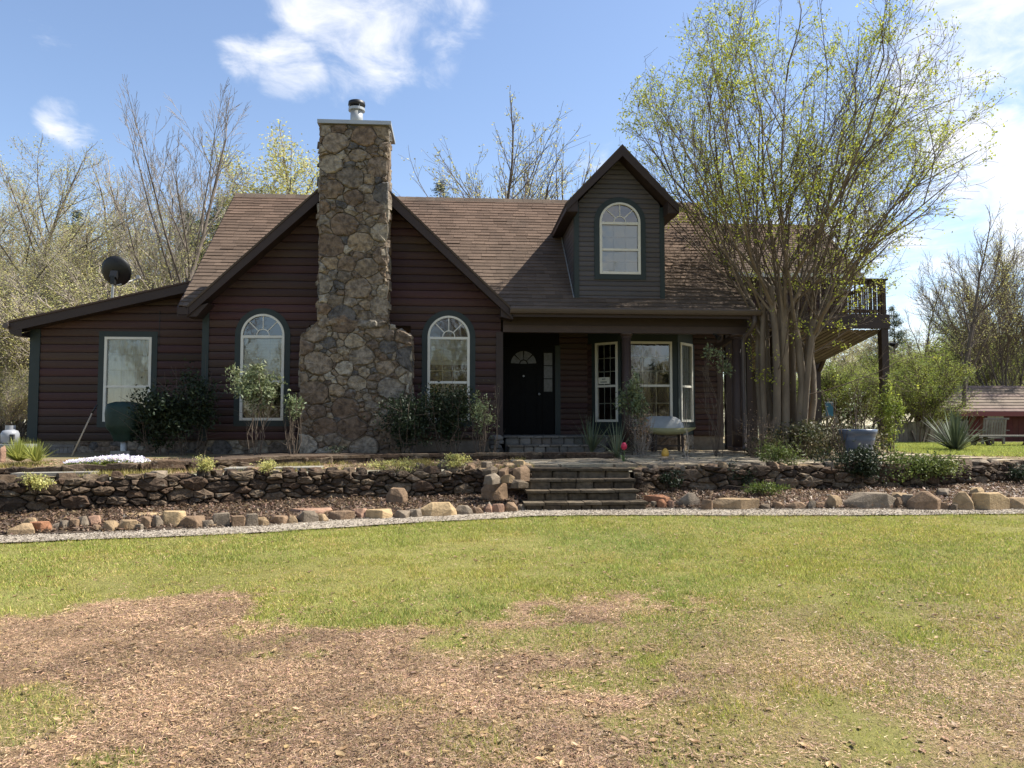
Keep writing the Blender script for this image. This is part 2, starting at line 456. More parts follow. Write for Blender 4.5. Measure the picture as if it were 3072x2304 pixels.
# ------------------------------------------------------------------ plants
def tubes_mesh(name, B, mat_, parent, sides=4, smooth=True):
    """B list of (pts (5,3), r0, r1): all branches vectorised into one mesh"""
    if not B: return None
    pts = np.array([b[0] for b in B]); n = pts.shape[1]
    r0 = np.array([b[1] for b in B]); r1 = np.array([b[2] for b in B])
    t = np.linspace(0, 1, n)[None, :]
    R = r0[:, None]*(1-t)+r1[:, None]*t
    d = np.gradient(pts, axis=1); d /= np.linalg.norm(d, axis=2, keepdims=True)+1e-9
    ref = np.where(np.abs(d[:, :1, 2:3]) > .8, np.array([[[1., 0, 0]]]), np.array([[[0, 0, 1.]]]))
    u = np.cross(d, np.broadcast_to(ref, d.shape)); u /= np.linalg.norm(u, axis=2, keepdims=True)+1e-9
    w = np.cross(d, u)
    a = np.arange(sides)*2*math.pi/sides
    v = pts[:, :, None, :]+R[:, :, None, None]*(u[:, :, None, :]*np.cos(a)[None, None, :, None]+w[:, :, None, :]*np.sin(a)[None, None, :, None])
    b = len(B)
    base = (np.arange(b)[:, None, None]*n+np.arange(n-1)[None, :, None])*sides
    k = np.arange(sides)[None, None, :]; k2 = (k+1) % sides
    f = np.stack([base+k, base+k2, base+sides+k2, base+sides+k], -1).reshape(-1, 4)
    return npmesh(name, v.reshape(-1, 3), f, mat_, parent, smooth)
def leaves_mesh(name, pos, size, mat_, parent, aspect=.5, var=.35, droop=0.0, normal_up=0.0, rng=None, kind=None, dirs=None):
    """one folded leaf (2 triangles) for every point"""
    rng = rng or RNG
    pos = np.asarray(pos, float); n = len(pos)
    if n == 0: return None
    d = rng.normal(size=(n, 3)) if dirs is None else np.asarray(dirs)+rng.normal(size=(n, 3))*.35
    d[:, 2] -= droop
    d /= np.linalg.norm(d, axis=1, keepdims=True)+1e-9
    q = rng.normal(size=(n, 3)); q[:, 2] += 0
    if normal_up:
        up = np.tile(np.array([[0, 0, 1.]]), (n, 1))+rng.normal(size=(n, 3))*(1-normal_up)
        q = np.cross(up, d)
    s = np.cross(d, q) if not normal_up else q
    s /= np.linalg.norm(s, axis=1, keepdims=True)+1e-9
    nn = np.cross(d, s)
    L = (size*rng.uniform(.6, 1.3, n))[:, None]; Wd = L*aspect*.5
    v = np.stack([pos, pos+d*L*.5+s*Wd+nn*L*.08, pos+d*L, pos+d*L*.5-s*Wd+nn*L*.08], 1).reshape(-1, 3)
    i = np.arange(n)[:, None]*4
    f = np.concatenate([i+np.array([[0, 1, 2]]), i+np.array([[0, 2, 3]])], 0)
    c = rng.uniform(1-var, 1+var, n)
    cc = np.repeat(np.stack([c*rng.uniform(.92, 1.1, n), c, c*rng.uniform(.8, 1.1, n)], 1), 4, 0)
    o = npmesh(name, v, f, mat_, parent, col=cc)
    if kind: o['kind'] = kind
    return o
def grow(rs, start, d, length, r, level, spec, out, wob=.12, rmin=.0022, rk=(.40, .58)):
    """recursive branch; spec[level] = (children, child length ratio, angle, up-pull, first t)"""
    nseg = 5
    p = np.array(start, float); d = np.array(d, float); d /= np.linalg.norm(d)
    pts = [p.copy()]
    ch, ratio, ang, up, t0 = spec[min(level, len(spec)-1)]
    dd = d.copy(); dl = []
    for k in range(nseg-1):
        dd = dd+rs.normal(size=3)*wob; dd[2] += up
        dd /= np.linalg.norm(dd); p = p+dd*length/(nseg-1); pts.append(p.copy()); dl.append(dd.copy())
    tip = max(.0028, r*.45)
    last = level >= len(spec)-1
    out.append((np.array(pts), max(r, rmin*1.4), rmin if last else max(tip, rmin), level))
    if last: return
    if ch: grow(rs, pts[-1], dl[-1], length*max(ratio*.8, .34)*rs.uniform(.8, 1.0), tip, level+1, spec, out, wob*1.1, rmin, rk)
    nch = max(1, int(round(ch*rs.uniform(.75, 1.25))))
    for k in range(nch):
        t = t0+(1-t0)*(k+rs.uniform(.2, .9))/nch
        t = min(t, .999); s = t*(nseg-1); i = int(s); fr = s-i
        q = pts[i]*(1-fr)+pts[i+1]*fr
        b = dl[i]
        ax = np.cross(b, rs.normal(size=3)); ax /= np.linalg.norm(ax)+1e-9
        a = ang*rs.uniform(.6, 1.3)
        nd = b*math.cos(a)+ax*math.sin(a)
        rr = (r*(1-t)+tip*t)*rs.uniform(*rk)
        grow(rs, q, nd, length*ratio*rs.uniform(.7, 1.2)*(1.15-.45*t), rr, level+1, spec, out, wob*1.15, rmin, rk)
def tips(out, lv, per, spread, rng):
    b = [o for o in out if o[3] >= lv]
    pts = np.array([o[0] for o in b])
    n = len(b)*per
    i = rng.integers(0, len(b), n); t = rng.uniform(.25, 1, n)*3.999
    k = t.astype(int); f = (t-k)[:, None]
    return pts[i, k]*(1-f)+pts[i, k+1]*f+rng.normal(size=(n, 3))*spread

TREE_PROTO = {}
def tree_proto(key, seed, spec, height, r, bark, twig, leafm, per, lsize, lspread=.05, stems=1, lean=.05, trunk_h=.35, wob=.1, leaf_lv=None, aspect=.55, droop=0.0):
    """make trunk / branches / crown meshes for one kind of tree, standing at the origin"""
    rs = np.random.default_rng(seed)
    out = []
    for s in range(stems):
        a = 2*math.pi*(s+rs.uniform(0, .6))/max(1, stems)
        st = (.12*math.cos(a), .12*math.sin(a), -.1) if stems > 1 else (0, 0, -.1)
        d = (lean*math.cos(a), lean*math.sin(a), 1)
        grow(rs, st, d, height*.62, r*(1 if stems == 1 else rs.uniform(.6, 1)), 0, spec, out, wob, .0045)
    root = bpy.data.objects.new('proto', None)
    lo = [o for o in out if o[3] == 0]; mid = [o for o in out if o[3] == 1]; hi = [o for o in out if o[3] >= 2]
    res = []
    a = tubes_mesh('trunk', lo, bark, None, 7); res.append(a)
    b = tubes_mesh('limbs', mid, bark, None, 5); res.append(b)
    c = tubes_mesh('twigs', hi, twig, None, 3)
    if c: res.append(c)
    if per:
        lv = leaf_lv if leaf_lv is not None else len(spec)-1
        l = leaves_mesh('crown', tips(out, lv, per, lspread, rs), lsize, leafm, None, aspect, rng=rs, droop=droop); res.append(l)
    meshes = [(o.name.split('.')[0], o.data) for o in res]
    for o in res: bpy.data.objects.remove(o)
    bpy.data.objects.remove(root)
    TREE_PROTO[key] = meshes
def place_tree(key, name, loc, scale, rotz, label, cat='tree', group=None):
    r = thing(name, loc, label, cat, group)
    r.rotation_euler = (0, 0, rotz)
    r.scale = (scale[0], scale[0], scale[1]) if isinstance(scale, tuple) else (scale,)*3
    for n, me in TREE_PROTO[key]:
        o = bpy.data.objects.new(n, me); COL.objects.link(o); o.parent = r
        if n in ('limbs', 'twigs'): o['kind'] = 'stuff'
    return r
def blob_points(rs, n, c, rx, ry, rz, shell=.55, clump=18, cs=.28):
    """points gathered in clumps over an ellipsoid: uneven outline with gaps"""
    cc = rs.normal(size=(clump, 3)); cc /= np.linalg.norm(cc, axis=1, keepdims=True)
    cc *= rs.uniform(shell, 1.0, (clump, 1))
    i = rs.integers(0, clump, n)
    p = cc[i]+rs.normal(size=(n, 3))*cs*rs.uniform(.5, 1.1, (clump, 1))[i]
    return np.array(c)+p*np.array([rx, ry, rz])
def shrub(name, base, w, dpt, h, leafm, label, n=2600, lsize=.05, seed=1, stems=9, cat='shrub', group=None, twig=None, clump=26, cs=.26, aspect=.45, low=.12, lv2=None, stem_r=.008, bare=0):
    rs = np.random.default_rng(seed)
    t = thing(name, base, label, cat, group)
    B = []
    c = (base[0], base[1], base[2]+h*(low+(1-low)*.5))
    for k in range(stems):
        a = rs.uniform(0, 6.28); q = np.sqrt(rs.uniform(0, 1))
        tip = np.array([c[0]+q*w*.42*math.cos(a), c[1]+q*dpt*.42*math.sin(a), base[2]+h*rs.uniform(.65, .98)])
        b0 = np.array([base[0]+.12*w*math.cos(a), base[1]+.12*dpt*math.sin(a), base[2]-.03])
        s = np.linspace(0, 1, 5)[:, None]
        pts = b0*(1-s)+tip*s+np.concatenate([np.zeros((1, 3)), rs.normal(size=(3, 3))*.03*h, np.zeros((1, 3))])
        B.append((pts, stem_r, stem_r*.35))
        for j in range(4):
            i = rs.integers(1, 4); e = pts[i]+np.array([rs.normal()*w*.18, rs.normal()*dpt*.18, abs(rs.normal())*h*.18])
            B.append((pts[i]*(1-s)+e*s, stem_r*.5, stem_r*.2))
    tubes_mesh('stems', B, twig or TWIG, t, 4)
    if n:
        pts = blob_points(rs, n, c, w*.44, dpt*.44, h*(1-low)*.44, .3, clump, cs)
        pts = pts[pts[:, 2] > base[2]+.02]
        leaves_mesh('foliage', pts, lsize, leafm, t, aspect, rng=rs, var=.4)
    if lv2:
        pts = blob_points(rs, n//5, (c[0], c[1], c[2]+h*.12), w*.42, dpt*.42, h*.36, .7, 10, .2)
        leaves_mesh('new_growth', pts, lsize, lv2, t, aspect, rng=rs, var=.3, kind='stuff')
    return t
def blades_plant(name, base, n, length, spread, m, label, width=.03, seed=3, cat='plant', group=None, stiff=.35, rise=1.0):
    """sword-leaved clump: every leaf a curved tapering strip with a keel"""
    rs = np.random.default_rng(seed)
    t = thing(name, base, label, cat, group)
    V = []; Fc = []; Cc = []
    for k in range(n):
        a = rs.uniform(0, 6.28); el = rs.uniform(.12, 1.0)
        out = np.array([math.cos(a), math.sin(a), 0]); L = length*rs.uniform(.65, 1.1)
        side = np.array([-math.sin(a), math.cos(a), 0])
        p = np.array(base)+out*.03; d = out*(1-el)*spread+np.array([0, 0, rise*(.3+el)]); d /= np.linalg.norm(d)
        i0 = len(V); c = rs.uniform(.7, 1.25)
        for s in range(6):
            tt = s/5; wd = width*(1-tt**1.7)*.5+.0008
            V += [p-side*wd, p+np.array([0, 0, -wd*.4]), p+side*wd]; Cc += [(c, c, c)]*3
            d = d+np.array([0, 0, -stiff*rs.uniform(.3, 1)*(1-el*.5)*.35]); d /= np.linalg.norm(d); p = p+d*L/5
        for s in range(5):
            j = i0+s*3
            Fc += [(j, j+1, j+4, j+3), (j+1, j+2, j+5, j+4)]
    npmesh('leaves', V, Fc, m, t, col=np.array(Cc))
    return t
def block(name, c, sx, sy, sz, m, parent, seed=0):
    """roughly squared building stone"""
    rs = random.Random(seed); bm = bmesh.new(); V = []
    for z in (0, 1):
        for y in (-1, 1):
            for x in (-1, 1): V.append(bm.verts.new((x*sx/2*rs.uniform(.93, 1.0), y*sy/2*rs.uniform(.90, 1.0), z*sz+rs.uniform(-.05, .05)*sz)))
    for q in ((0, 2, 3, 1), (4, 5, 7, 6), (0, 1, 5, 4), (1, 3, 7, 5), (3, 2, 6, 7), (2, 0, 4, 6)): bm.faces.new([V[i] for i in q])
    bmesh.ops.bevel(bm, geom=list(bm.edges), offset=min(sx, sy, sz)*.10, segments=1, affect='EDGES')
    me = bpy.data.meshes.new(name); bm.to_mesh(me); bm.free()
    o = link(name, me, m, parent); o.location = Vector(c)-wloc(parent); return o
# ------------------------------------------------------------------ ground levels
SLOPE = .028                                          # the lawn rises gently towards the house
def Pg(px, py):
    d = ray(px, py); t = CAM[2]/(SLOPE*d[1]-d[2]); return (t*d[0], t*d[1], CAM[2]+t*d[2])
GE = [Pg(*q) for q in [(-500,1672),(-250,1655),(0,1633),(200,1624),(400,1617),(600,1610),(800,1600),(1000,1587),(1300,1568),(1500,1558),(1600,1551),(1750,1549),(1900,1548),(2300,1550),(2700,1548),(3072,1544),(3400,1540),(3900,1538)]]
RE = [Pg(*q) for q in [(-500,1650),(-250,1632),(0,1615),(200,1607),(400,1601),(600,1592),(800,1582),(1000,1565),(1300,1552),(1500,1540),(1590,1534),(1750,1535),(1930,1531),(2300,1532),(2700,1533),(3072,1533),(3400,1532),(3900,1531)]]
gx = [p[0] for p in GE]; gy = [p[1] for p in GE]; rx_ = [p[0] for p in RE]; ry_ = [p[1] for p in RE]
def y_grass(x): return np.interp(x, gx, gy)
def y_rock(x): return np.interp(x, rx_, ry_)
WALL_L = [(-13, 9.3), (-9, 9.9), (-5.9, 10.45), (-4.4, 10.85), (-3.2, 11.35), (-1.4, 11.85), (.3, 12.1), (1.16, 12.0)]
WALL_R = [(2.76, 12.0), (3.3, 12.45), (5.6, 12.5), (8.2, 12.9), (10.7, 13.7), (14.5, 14.6)]
wx = [p[0] for p in WALL_L+WALL_R]; wy = [p[1] for p in WALL_L+WALL_R]
def y_wall(x): return np.interp(x, wx, wy)
def z_lawn(x, y): return SLOPE*y
def z_terr(x, y):
    return .855+.03*np.clip(y-y_wall(x), 0, 4.2)+.012*(vnoise(np.asarray(x)*1.7, np.asarray(y)*1.7, 5)-.5)
def z_bed(x, y):
    f = np.clip((y-y_rock(x))/np.maximum(y_wall(x)-y_rock(x), .2), 0, 1)
    return SLOPE*y+.02+.10*f+.02*vnoise(np.asarray(x)*6, np.asarray(y)*6, 9)

GROUND_FAR = mat('far_ground', (.105, .085, .05), (.085, .095, .04), .35, .95, .4, 6)
LAWN = mat('lawn_soil', (1, 1, 1), (.72, .72, .72), 22, .95, .9, 70, .1, attr=True)
MULCH = mat('mulch', (.115, .085, .062), (.062, .046, .035), 28, .95, 1.0, 60, .1, spots=[(40, .62, .72, (.22, .17, .12), .8)])
GRAVEL = mat('path_gravel', (.44, .385, .31), (.28, .235, .18), 38, .95, 1.0, 90, .1, spots=[(3, .6, .75, (.25, .22, .14), .4)])
TERR = mat('terrace_soil', (.22, .165, .105), (.155, .13, .07), 5, .95, .9, 45, .1, spots=[(1.6, .52, .66, (.16, .165, .06), .8), (9, .62, .75, (.33, .26, .18), .6)])

def to_px(x, y, z):
    x = np.asarray(x, float); y = np.asarray(y, float); zz = np.asarray(z, float)-CAM[2]
    d = x*_F[0]+y*_F[1]+zz*_F[2]
    return 1536+F_PX*(x*_R[0]+y*_R[1])/d, 1152-F_PX*(x*_U[0]+y*_U[1]+zz*_U[2])/d
BARE = [(-400,1895),(0,1868),(180,1845),(330,1800),(520,1785),(715,1772),(700,1815),(690,1850),(760,1880),(900,1905),(1050,1900),(1150,1885),(1250,1890),(1330,1880),(1500,1850),(1560,1830),(1700,1815),(1900,1792),(2060,1780),(2130,1810),(2080,1850),(1960,1868),(1980,1925),(1870,1985),(1950,2025),(2100,1975),(2280,1955),(2380,2005),(2410,2060),(2260,2115),(2050,2105),(1900,2130),(1800,2200),(1850,2304),(1700,2500),(-400,2500)]
BARE_W = [Pg(*q)[:2] for q in BARE]
def sd_poly(x, y, poly):
    inside = np.zeros(x.shape, bool); dist = np.full(x.shape, 1e9)
    n = len(poly)
    for i in range(n):
        ax, ay = poly[i]; bx, by = poly[(i+1) % n]
        t = np.clip(((x-ax)*(bx-ax)+(y-ay)*(by-ay))/((bx-ax)**2+(by-ay)**2+1e-12), 0, 1)
        dist = np.minimum(dist, np.hypot(x-ax-t*(bx-ax), y-ay-t*(by-ay)))
        c = ((ay > y) != (by > y)) & (x < (bx-ax)*(y-ay)/(by-ay+1e-12)+ax)
        inside ^= c
    return np.where(inside, dist, -dist)
GREENS = [(-60, 2150, 340, 95, .72), (300, 2285, 130, 40, .7), (1700, 1925, 240, 45, .75), (1830, 2045, 240, 42, .7), (1420, 1950, 150, 60, .45), (1180, 2120, 170, 40, .4), (800, 2160, 120, 50, .4), (1450, 2220, 200, 70, .5), (790, 1965, 90, 18, .5), (930, 1965, 70, 16, .5)]
def bare(x, y):
    x = np.asarray(x, float); y = np.asarray(y, float)
    s = sd_poly(x, y, BARE_W)+(fbm(x*1.6, y*1.6, 3)-.5)*1.1+(fbm(x*6, y*6, 13)-.5)*.5
    b = np.clip(s/.55+.5, 0, 1)*np.clip(1.0-.5*(x-.3)/1.1, .40, 1)
    b = np.clip((b-.5+(fbm(x*7, y*7, 19)-.5)*1.1)*1.7+.5, 0, 1)
    for (cx, cy, rx, ry, w) in GREENS:
        p = Pg(cx, cy); ex = abs(Pg(cx+rx, cy)[0]-p[0]); ey = abs(Pg(cx, cy-ry)[1]-p[1])
        q = np.hypot((x-p[0])/ex, (y-p[1])/ey)+(fbm(x*3, y*3, 11)-.5)*1.2
        b = b*(1-w*np.clip((1.1-q)/.5, 0, 1))
    # worn, thin turf around the bare earth, mostly at the lower right
    worn = np.clip((6.6-y)/2.6, 0, 1)*np.clip((x-.2)/1.5, 0, 1)*np.clip((fbm(x*1.3, y*1.3, 21)-.36)/.2, 0, 1)*.72
    return np.clip(np.maximum(b, worn), 0, 1)

def grid(xs, ys, zf):
    X, Y = np.meshgrid(xs, ys)
    Z = zf(X, Y)
    n, m = X.shape
    i = np.arange(n-1)[:, None]*m+np.arange(m-1)[None, :]
    f = np.stack([i, i+1, i+m+1, i+m], -1).reshape(-1, 4)
    return np.stack([X, Y, Z], -1).reshape(-1, 3), f
def build_ground():
    xs = np.concatenate([np.arange(-90, -10, 8), np.arange(-10, 12.5, .07), np.arange(14, 92, 8)])
    ys = np.concatenate([np.arange(-150, 2, 6), np.arange(2.4, 15, .07)])
    v, f = grid(xs, ys, lambda x, y: SLOPE*y+.035*(fbm(x*.7, y*.7, 2)-.5)*np.clip((11-y)/2, 0, 1)+.012*(fbm(x*5, y*5, 4)-.5)*np.clip((11-y)/2, 0, 1))
    b = bare(v[:, 0], v[:, 1])[:, None]
    n1 = fbm(v[:, 0]*4, v[:, 1]*4, 8)[:, None]; n2 = fbm(v[:, 0]*.8, v[:, 1]*.8, 15)[:, None]
    green = np.array([[.215, .200, .066]])*(.75+.5*n2); soil = np.array([[.275, .182, .110]])*(.45+1.0*n1)
    o = npmesh('lawn', v, f, LAWN, smooth=True, col=green*(1-b)+soil*b); tag(o, kind='structure')
    # gravel path
    s = np.linspace(-9.5, 13, 240); rows = 8
    V = []
    for k in range(rows):
        t = k/(rows-1); y = y_grass(s)*(1-t)+(y_rock(s)+.10)*t
        V.append(np.stack([s, y, SLOPE*y+.012+.012*math.sin(math.pi*t)+.010*vnoise(s*9, y*9, 6)], -1))
    V = np.array(V); m = len(s); i = np.arange(rows-1)[:, None]*m+np.arange(m-1)[None, :]
    f = np.stack([i, i+1, i+m+1, i+m], -1).reshape(-1, 4)
    tag(npmesh('gravel_path', V.reshape(-1, 3), f, GRAVEL, smooth=True), kind='structure')
    # mulch beds between the rock edging and the retaining wall, either side of the steps
    for x0, x1 in ((-9.5, 1.05), (2.68, 13.0)):
        s = np.linspace(x0, x1, 160); rows = 22; V = []
        for k in range(rows):
            t = k/(rows-1); y = y_rock(s)*(1-t)+(y_wall(s)+.16)*t
            V.append(np.stack([s, y, z_bed(s, y)], -1))
        V = np.array(V); m = len(s); i = np.arange(rows-1)[:, None]*m+np.arange(m-1)[None, :]
        f = np.stack([i, i+1, i+m+1, i+m], -1).reshape(-1, 4)
        tag(npmesh('mulch_bed', V.reshape(-1, 3), f, MULCH, smooth=True), kind='structure')
    # terrace behind the wall, reaching past the house
    s = np.concatenate([np.arange(-90, -13, 8), np.linspace(-13, 14, 190), np.arange(18, 92, 8)])
    tt = np.concatenate([np.linspace(0, 5, 50), np.linspace(5.5, 26, 20)]); V = []
    for t in tt:
        y = y_wall(s)+.10+t; V.append(np.stack([s, y, z_terr(s, y)], -1))
    V = np.array(V); m = len(s); i = np.arange(len(tt)-1)[:, None]*m+np.arange(m-1)[None, :]
    f = np.stack([i, i+1, i+m+1, i+m], -1).reshape(-1, 4)
    tag(npmesh('terrace', V.reshape(-1, 3), f, TERR, smooth=True), kind='structure')
    v, f = grid(np.linspace(-900, 900, 13), np.linspace(30, 1500, 9), lambda x, y: .92+0*x)
    tag(npmesh('ground', v, f, GROUND_FAR), kind='structure')
build_ground()

def sliver_mesh(name, x, y, z, L, Wd, m, col, tilt=.25, rng=None):
    rng = rng or RNG; n = len(x)
    a = rng.uniform(0, 6.283, n); d = np.stack([np.cos(a), np.sin(a), rng.normal(size=n)*tilt], 1)
    s = np.stack([-np.sin(a), np.cos(a), rng.normal(size=n)*.4], 1)
    p = np.stack([x, y, z], 1)
    v = np.stack([p-d*L[:, None]*.5-s*Wd[:, None]*.5, p-d*L[:, None]*.5+s*Wd[:, None]*.5, p+d*L[:, None]*.5], 1).reshape(-1, 3)
    f = np.arange(3*n).reshape(-1, 3)
    return npmesh(name, v, f, m, col=np.repeat(col, 3, 0))
def build_lawn_cover():
    rng = np.random.default_rng(11)
    n = 760000
    y = 3.0+(rng.uniform(0, 1, n)**.80)*8.2
    x = rng.uniform(-.58, .79, n)*y+rng.uniform(-1.2, 1.2, n)
    ok = y < y_grass(x)+.05-.10*rng.uniform(0, 1, n)*0+(vnoise(x*8, x*3, 4)-.5)*.10
    x, y = x[ok], y[ok]
    b = bare(x, y); tuft = fbm(x*5, y*5, 41)
    keep = rng.uniform(0, 1, len(x)) < np.clip((1-b)*1.02, .012, 1)*np.clip(.62+1.3*(tuft-.36), .4, 1)
    x, y, tuft, b = x[keep], y[keep], tuft[keep], b[keep]
    n = len(x)
    z = z_lawn(x, y)-.004
    clp = np.clip((fbm(x*2.6, y*2.6, 77)-.52)*6, 0, 1); h = rng.uniform(.010, .032, n)*(.70+.6*tuft+.9*clp*rng.uniform(0, 1, n))*(1-.35*b); w = rng.uniform(.0032, .0058, n)*(1+y*.06)
    a = rng.uniform(0, 6.283, n); ln = rng.uniform(.2, 1.0, n)
    ox = np.cos(a)*h*ln; oy = np.sin(a)*h*ln
    a2 = rng.uniform(0, 6.283, n); sx = np.cos(a2)*w/2; sy = np.sin(a2)*w/2
    v = np.stack([np.stack([x-sx, y-sy, z], 1), np.stack([x+sx, y+sy, z], 1), np.stack([x+ox, y+oy, z+h], 1)], 1).reshape(-1, 3)
    dry = (rng.uniform(0, 1, n) < .16+.28*b+.25*np.clip((fbm(x*1.4, y*1.4, 88)-.5)*4, 0, 1))
    big = fbm(x*.55, y*.55, 51); c = rng.uniform(.62, 1.32, n)*np.where(rng.uniform(0, 1, n) < .16, .5, 1)*(.80+.45*fbm(x*11, y*11, 57))  # some blades coloured darker to stand in for small shadows in the turf
    col = np.stack([c*(.93+.45*(big-.45)), c*(1+.2*(big-.45)), c*rng.uniform(.7, 1.15, n)], 1)
    col[dry] = np.array([2.0, 1.50, 2.3])*rng.uniform(.6, 1.1, (dry.sum(), 1))
    o = npmesh('grass', v, np.arange(3*n).reshape(-1, 3), GRASSM, col=np.repeat(col, 3, 0))
    tag(o, 'short spring lawn grass with thin and worn patches', 'grass', kind='stuff')
    # pine straw and crumbled leaves over the bare earth
    n = 640000
    y = 3.0+(rng.uniform(0, 1, n)**1.25)*7.6; x = rng.uniform(-.58, .79, n)*y+rng.uniform(-1, 1, n)
    b = bare(x, y); k = (rng.uniform(0, 1, n) < b*.95+.05) & (y < y_grass(x)-.02)
    x, y = x[k], y[k]; n = len(x)
    c = rng.uniform(.35, 1.5, n)*(.45+1.05*fbm(x*2.2, y*2.2, 61)); col = np.stack([c, c*rng.uniform(.85, 1.1, n), c*rng.uniform(.8, 1.15, n)], 1)
    o = sliver_mesh('pine_straw', x, y, z_lawn(x, y)+rng.uniform(.001, .018, n), rng.uniform(.008, .042, n)*(.75+y*.05), rng.uniform(.0014, .0050, n)*(.8+y*.07), LITTER, col*1.15, .22, rng)
    tag(o, 'reddish pine straw and leaf crumbs over the bare earth', 'leaf litter', kind='stuff')
    n = 26000
    x = rng.uniform(-9, 12.5, n); t = rng.uniform(-.1, 1.05, n); y = y_grass(x)*(1-t)+(y_rock(x)+.04)*t
    c = rng.uniform(.5, 1.3, n); col = np.stack([c*1.25, c*1.6, c*2.1], 1)*(1-.45*np.clip((x-1)/3, 0, 1)*rng.uniform(0, 1, n))[:, None]
    tag(sliver_mesh('path_pebbles', x, y, z_lawn(x, y)+.03, rng.uniform(.012, .03, n), rng.uniform(.012, .026, n), LEAF_DR, col, .4, rng), 'pale crushed gravel lying on the path', 'gravel', kind='stuff')
    # fallen leaves, whole and curled, thicker towards the viewer
    n = 5200
    y = 3.0+(rng.uniform(0, 1, n)**1.5)*7.4; x = rng.uniform(-.58, .79, n)*y+rng.uniform(-1, 1, n)
    dn = fbm(x*1.1, y*1.1, 71); k = rng.uniform(0, 1, n) < np.clip((dn-.3)*2.6, .05, 1)*np.where(y < 6.2, 1, .28)
    x, y = x[k], y[k]; n = len(x)
    L = rng.uniform(.016, .058, n); a = rng.uniform(0, 6.283, n)
    dx = np.cos(a); dy = np.sin(a); zc = z_lawn(x, y)+.010
    W2 = L*rng.uniform(.16, .32, n); cu = L*rng.uniform(.02, .28, n); tl = rng.normal(size=n)*.25
    def pt(u, w, zz): return np.stack([x+dx*u-dy*w, y+dy*u+dx*w, zc+zz+u*tl*.5+np.abs(u*tl)*.5], 1)
    v = np.stack([pt(-L/2, 0*L, cu*.6), pt(-L*.12, W2, cu), pt(L*.22, W2*.8, cu*.9), pt(L/2, 0*L, cu*.5), pt(L*.22, -W2*.8, cu*1.0), pt(-L*.12, -W2, cu*.7), pt(0*L, 0*L, 0*L)], 1).reshape(-1, 3)
    i = np.arange(n)[:, None]*7
    f = np.concatenate([i+np.array([[q, (q+1) % 6, 6]]) for q in range(6)], 0)
    c = rng.uniform(.35, 1.6, n); col = np.stack([c, c*rng.uniform(.92, 1.08, n), c*rng.uniform(.75, 1.0, n)], 1)
    o = npmesh('fallen_leaves', v, f, LEAF_DR, col=np.repeat(col, 7, 0))
    tag(o, 'curled dry brown leaves scattered over the lawn and bare earth', 'leaves', kind='stuff')
    # mulch chips and leaf litter in the beds
    for x0, x1, lab in ((-8.5, 1.0, 'dark mulch chips in the bed left of the stone steps'), (2.75, 12.5, 'dead leaves and mulch chips in the bed right of the stone steps')):
        n = 26000
        x = rng.uniform(x0, x1, n); t = rng.uniform(0, 1, n); y = y_rock(x)*(1-t)+(y_wall(x)+.02)*t+.05
        c = rng.uniform(.25, 1.5, n)**1.3
        col = np.stack([c, c*rng.uniform(.88, 1.08, n), c*rng.uniform(.85, 1.2, n)], 1)*(.85 if x0 < 0 else 1.15)
        o = sliver_mesh('mulch_chips', x, y, z_bed(x, y)+rng.uniform(.002, .03, n), rng.uniform(.03, .085, n), rng.uniform(.010, .032, n), LEAF_DR, col*np.array([[.62, .62, .62]]), .45, rng)
        tag(o, lab, 'mulch', kind='stuff')
    n = 90000
    x = rng.uniform(9.2, 19, n); y = rng.uniform(15.2, 23, n); k = (x > 9.4+(y-15)*.25+(fbm(x, y, 3)-.5)*1.5)
    x, y = x[k], y[k]; n = len(x); z = z_terr(x, y)-.004; h = rng.uniform(.03, .07, n); a = rng.uniform(0, 6.283, n); w = rng.uniform(.008, .014, n); a2 = rng.uniform(0, 6.283, n)
    v = np.stack([np.stack([x-np.cos(a2)*w, y-np.sin(a2)*w, z], 1), np.stack([x+np.cos(a2)*w, y+np.sin(a2)*w, z], 1), np.stack([x+np.cos(a)*h*.6, y+np.sin(a)*h*.6, z+h], 1)], 1).reshape(-1, 3)
    c = rng.uniform(.8, 1.3, n); col = np.stack([c, c*1.05, c], 1)
    tag(npmesh('side_lawn_grass', v, np.arange(3*n).reshape(-1, 3), GRASSM, col=np.repeat(col, 3, 0)), 'bright green lawn strip in front of the picnic table', 'grass', kind='stuff')
    # thin grass, weeds and leaf crumbs on the terrace
    n = 60000
    x = rng.uniform(-8.5, 1.2, n); y = y_wall(x)+rng.uniform(.08, 2.6, n)
    k = rng.uniform(0, 1, n) < np.clip((fbm(x*1.5, y*1.5, 81)-.50)*4, .0, .8)
    x, y = x[k], y[k]; n = len(x); z = z_terr(x, y)-.004
    h = rng.uniform(.03, .09, n); a = rng.uniform(0, 6.283, n); w = rng.uniform(.005, .009, n); a2 = rng.uniform(0, 6.283, n)
    v = np.stack([np.stack([x-np.cos(a2)*w, y-np.sin(a2)*w, z], 1), np.stack([x+np.cos(a2)*w, y+np.sin(a2)*w, z], 1), np.stack([x+np.cos(a)*h*.6, y+np.sin(a)*h*.6, z+h], 1)], 1).reshape(-1, 3)
    c = rng.uniform(.5, 1.1, n); col = np.stack([c*1.05, c*.85, c*1.1], 1)
    tag(npmesh('terrace_grass', v, np.arange(3*n).reshape(-1, 3), GRASSM, col=np.repeat(col, 3, 0)), 'thin weedy grass on the terrace behind the retaining wall', 'grass', kind='stuff')
    n = 30000
    x = rng.uniform(-8.5, 13, n); y = y_wall(x)+rng.uniform(.12, 3.2, n)
    c = rng.uniform(.4, 1.6, n); col = np.stack([c, c*.95, c], 1)
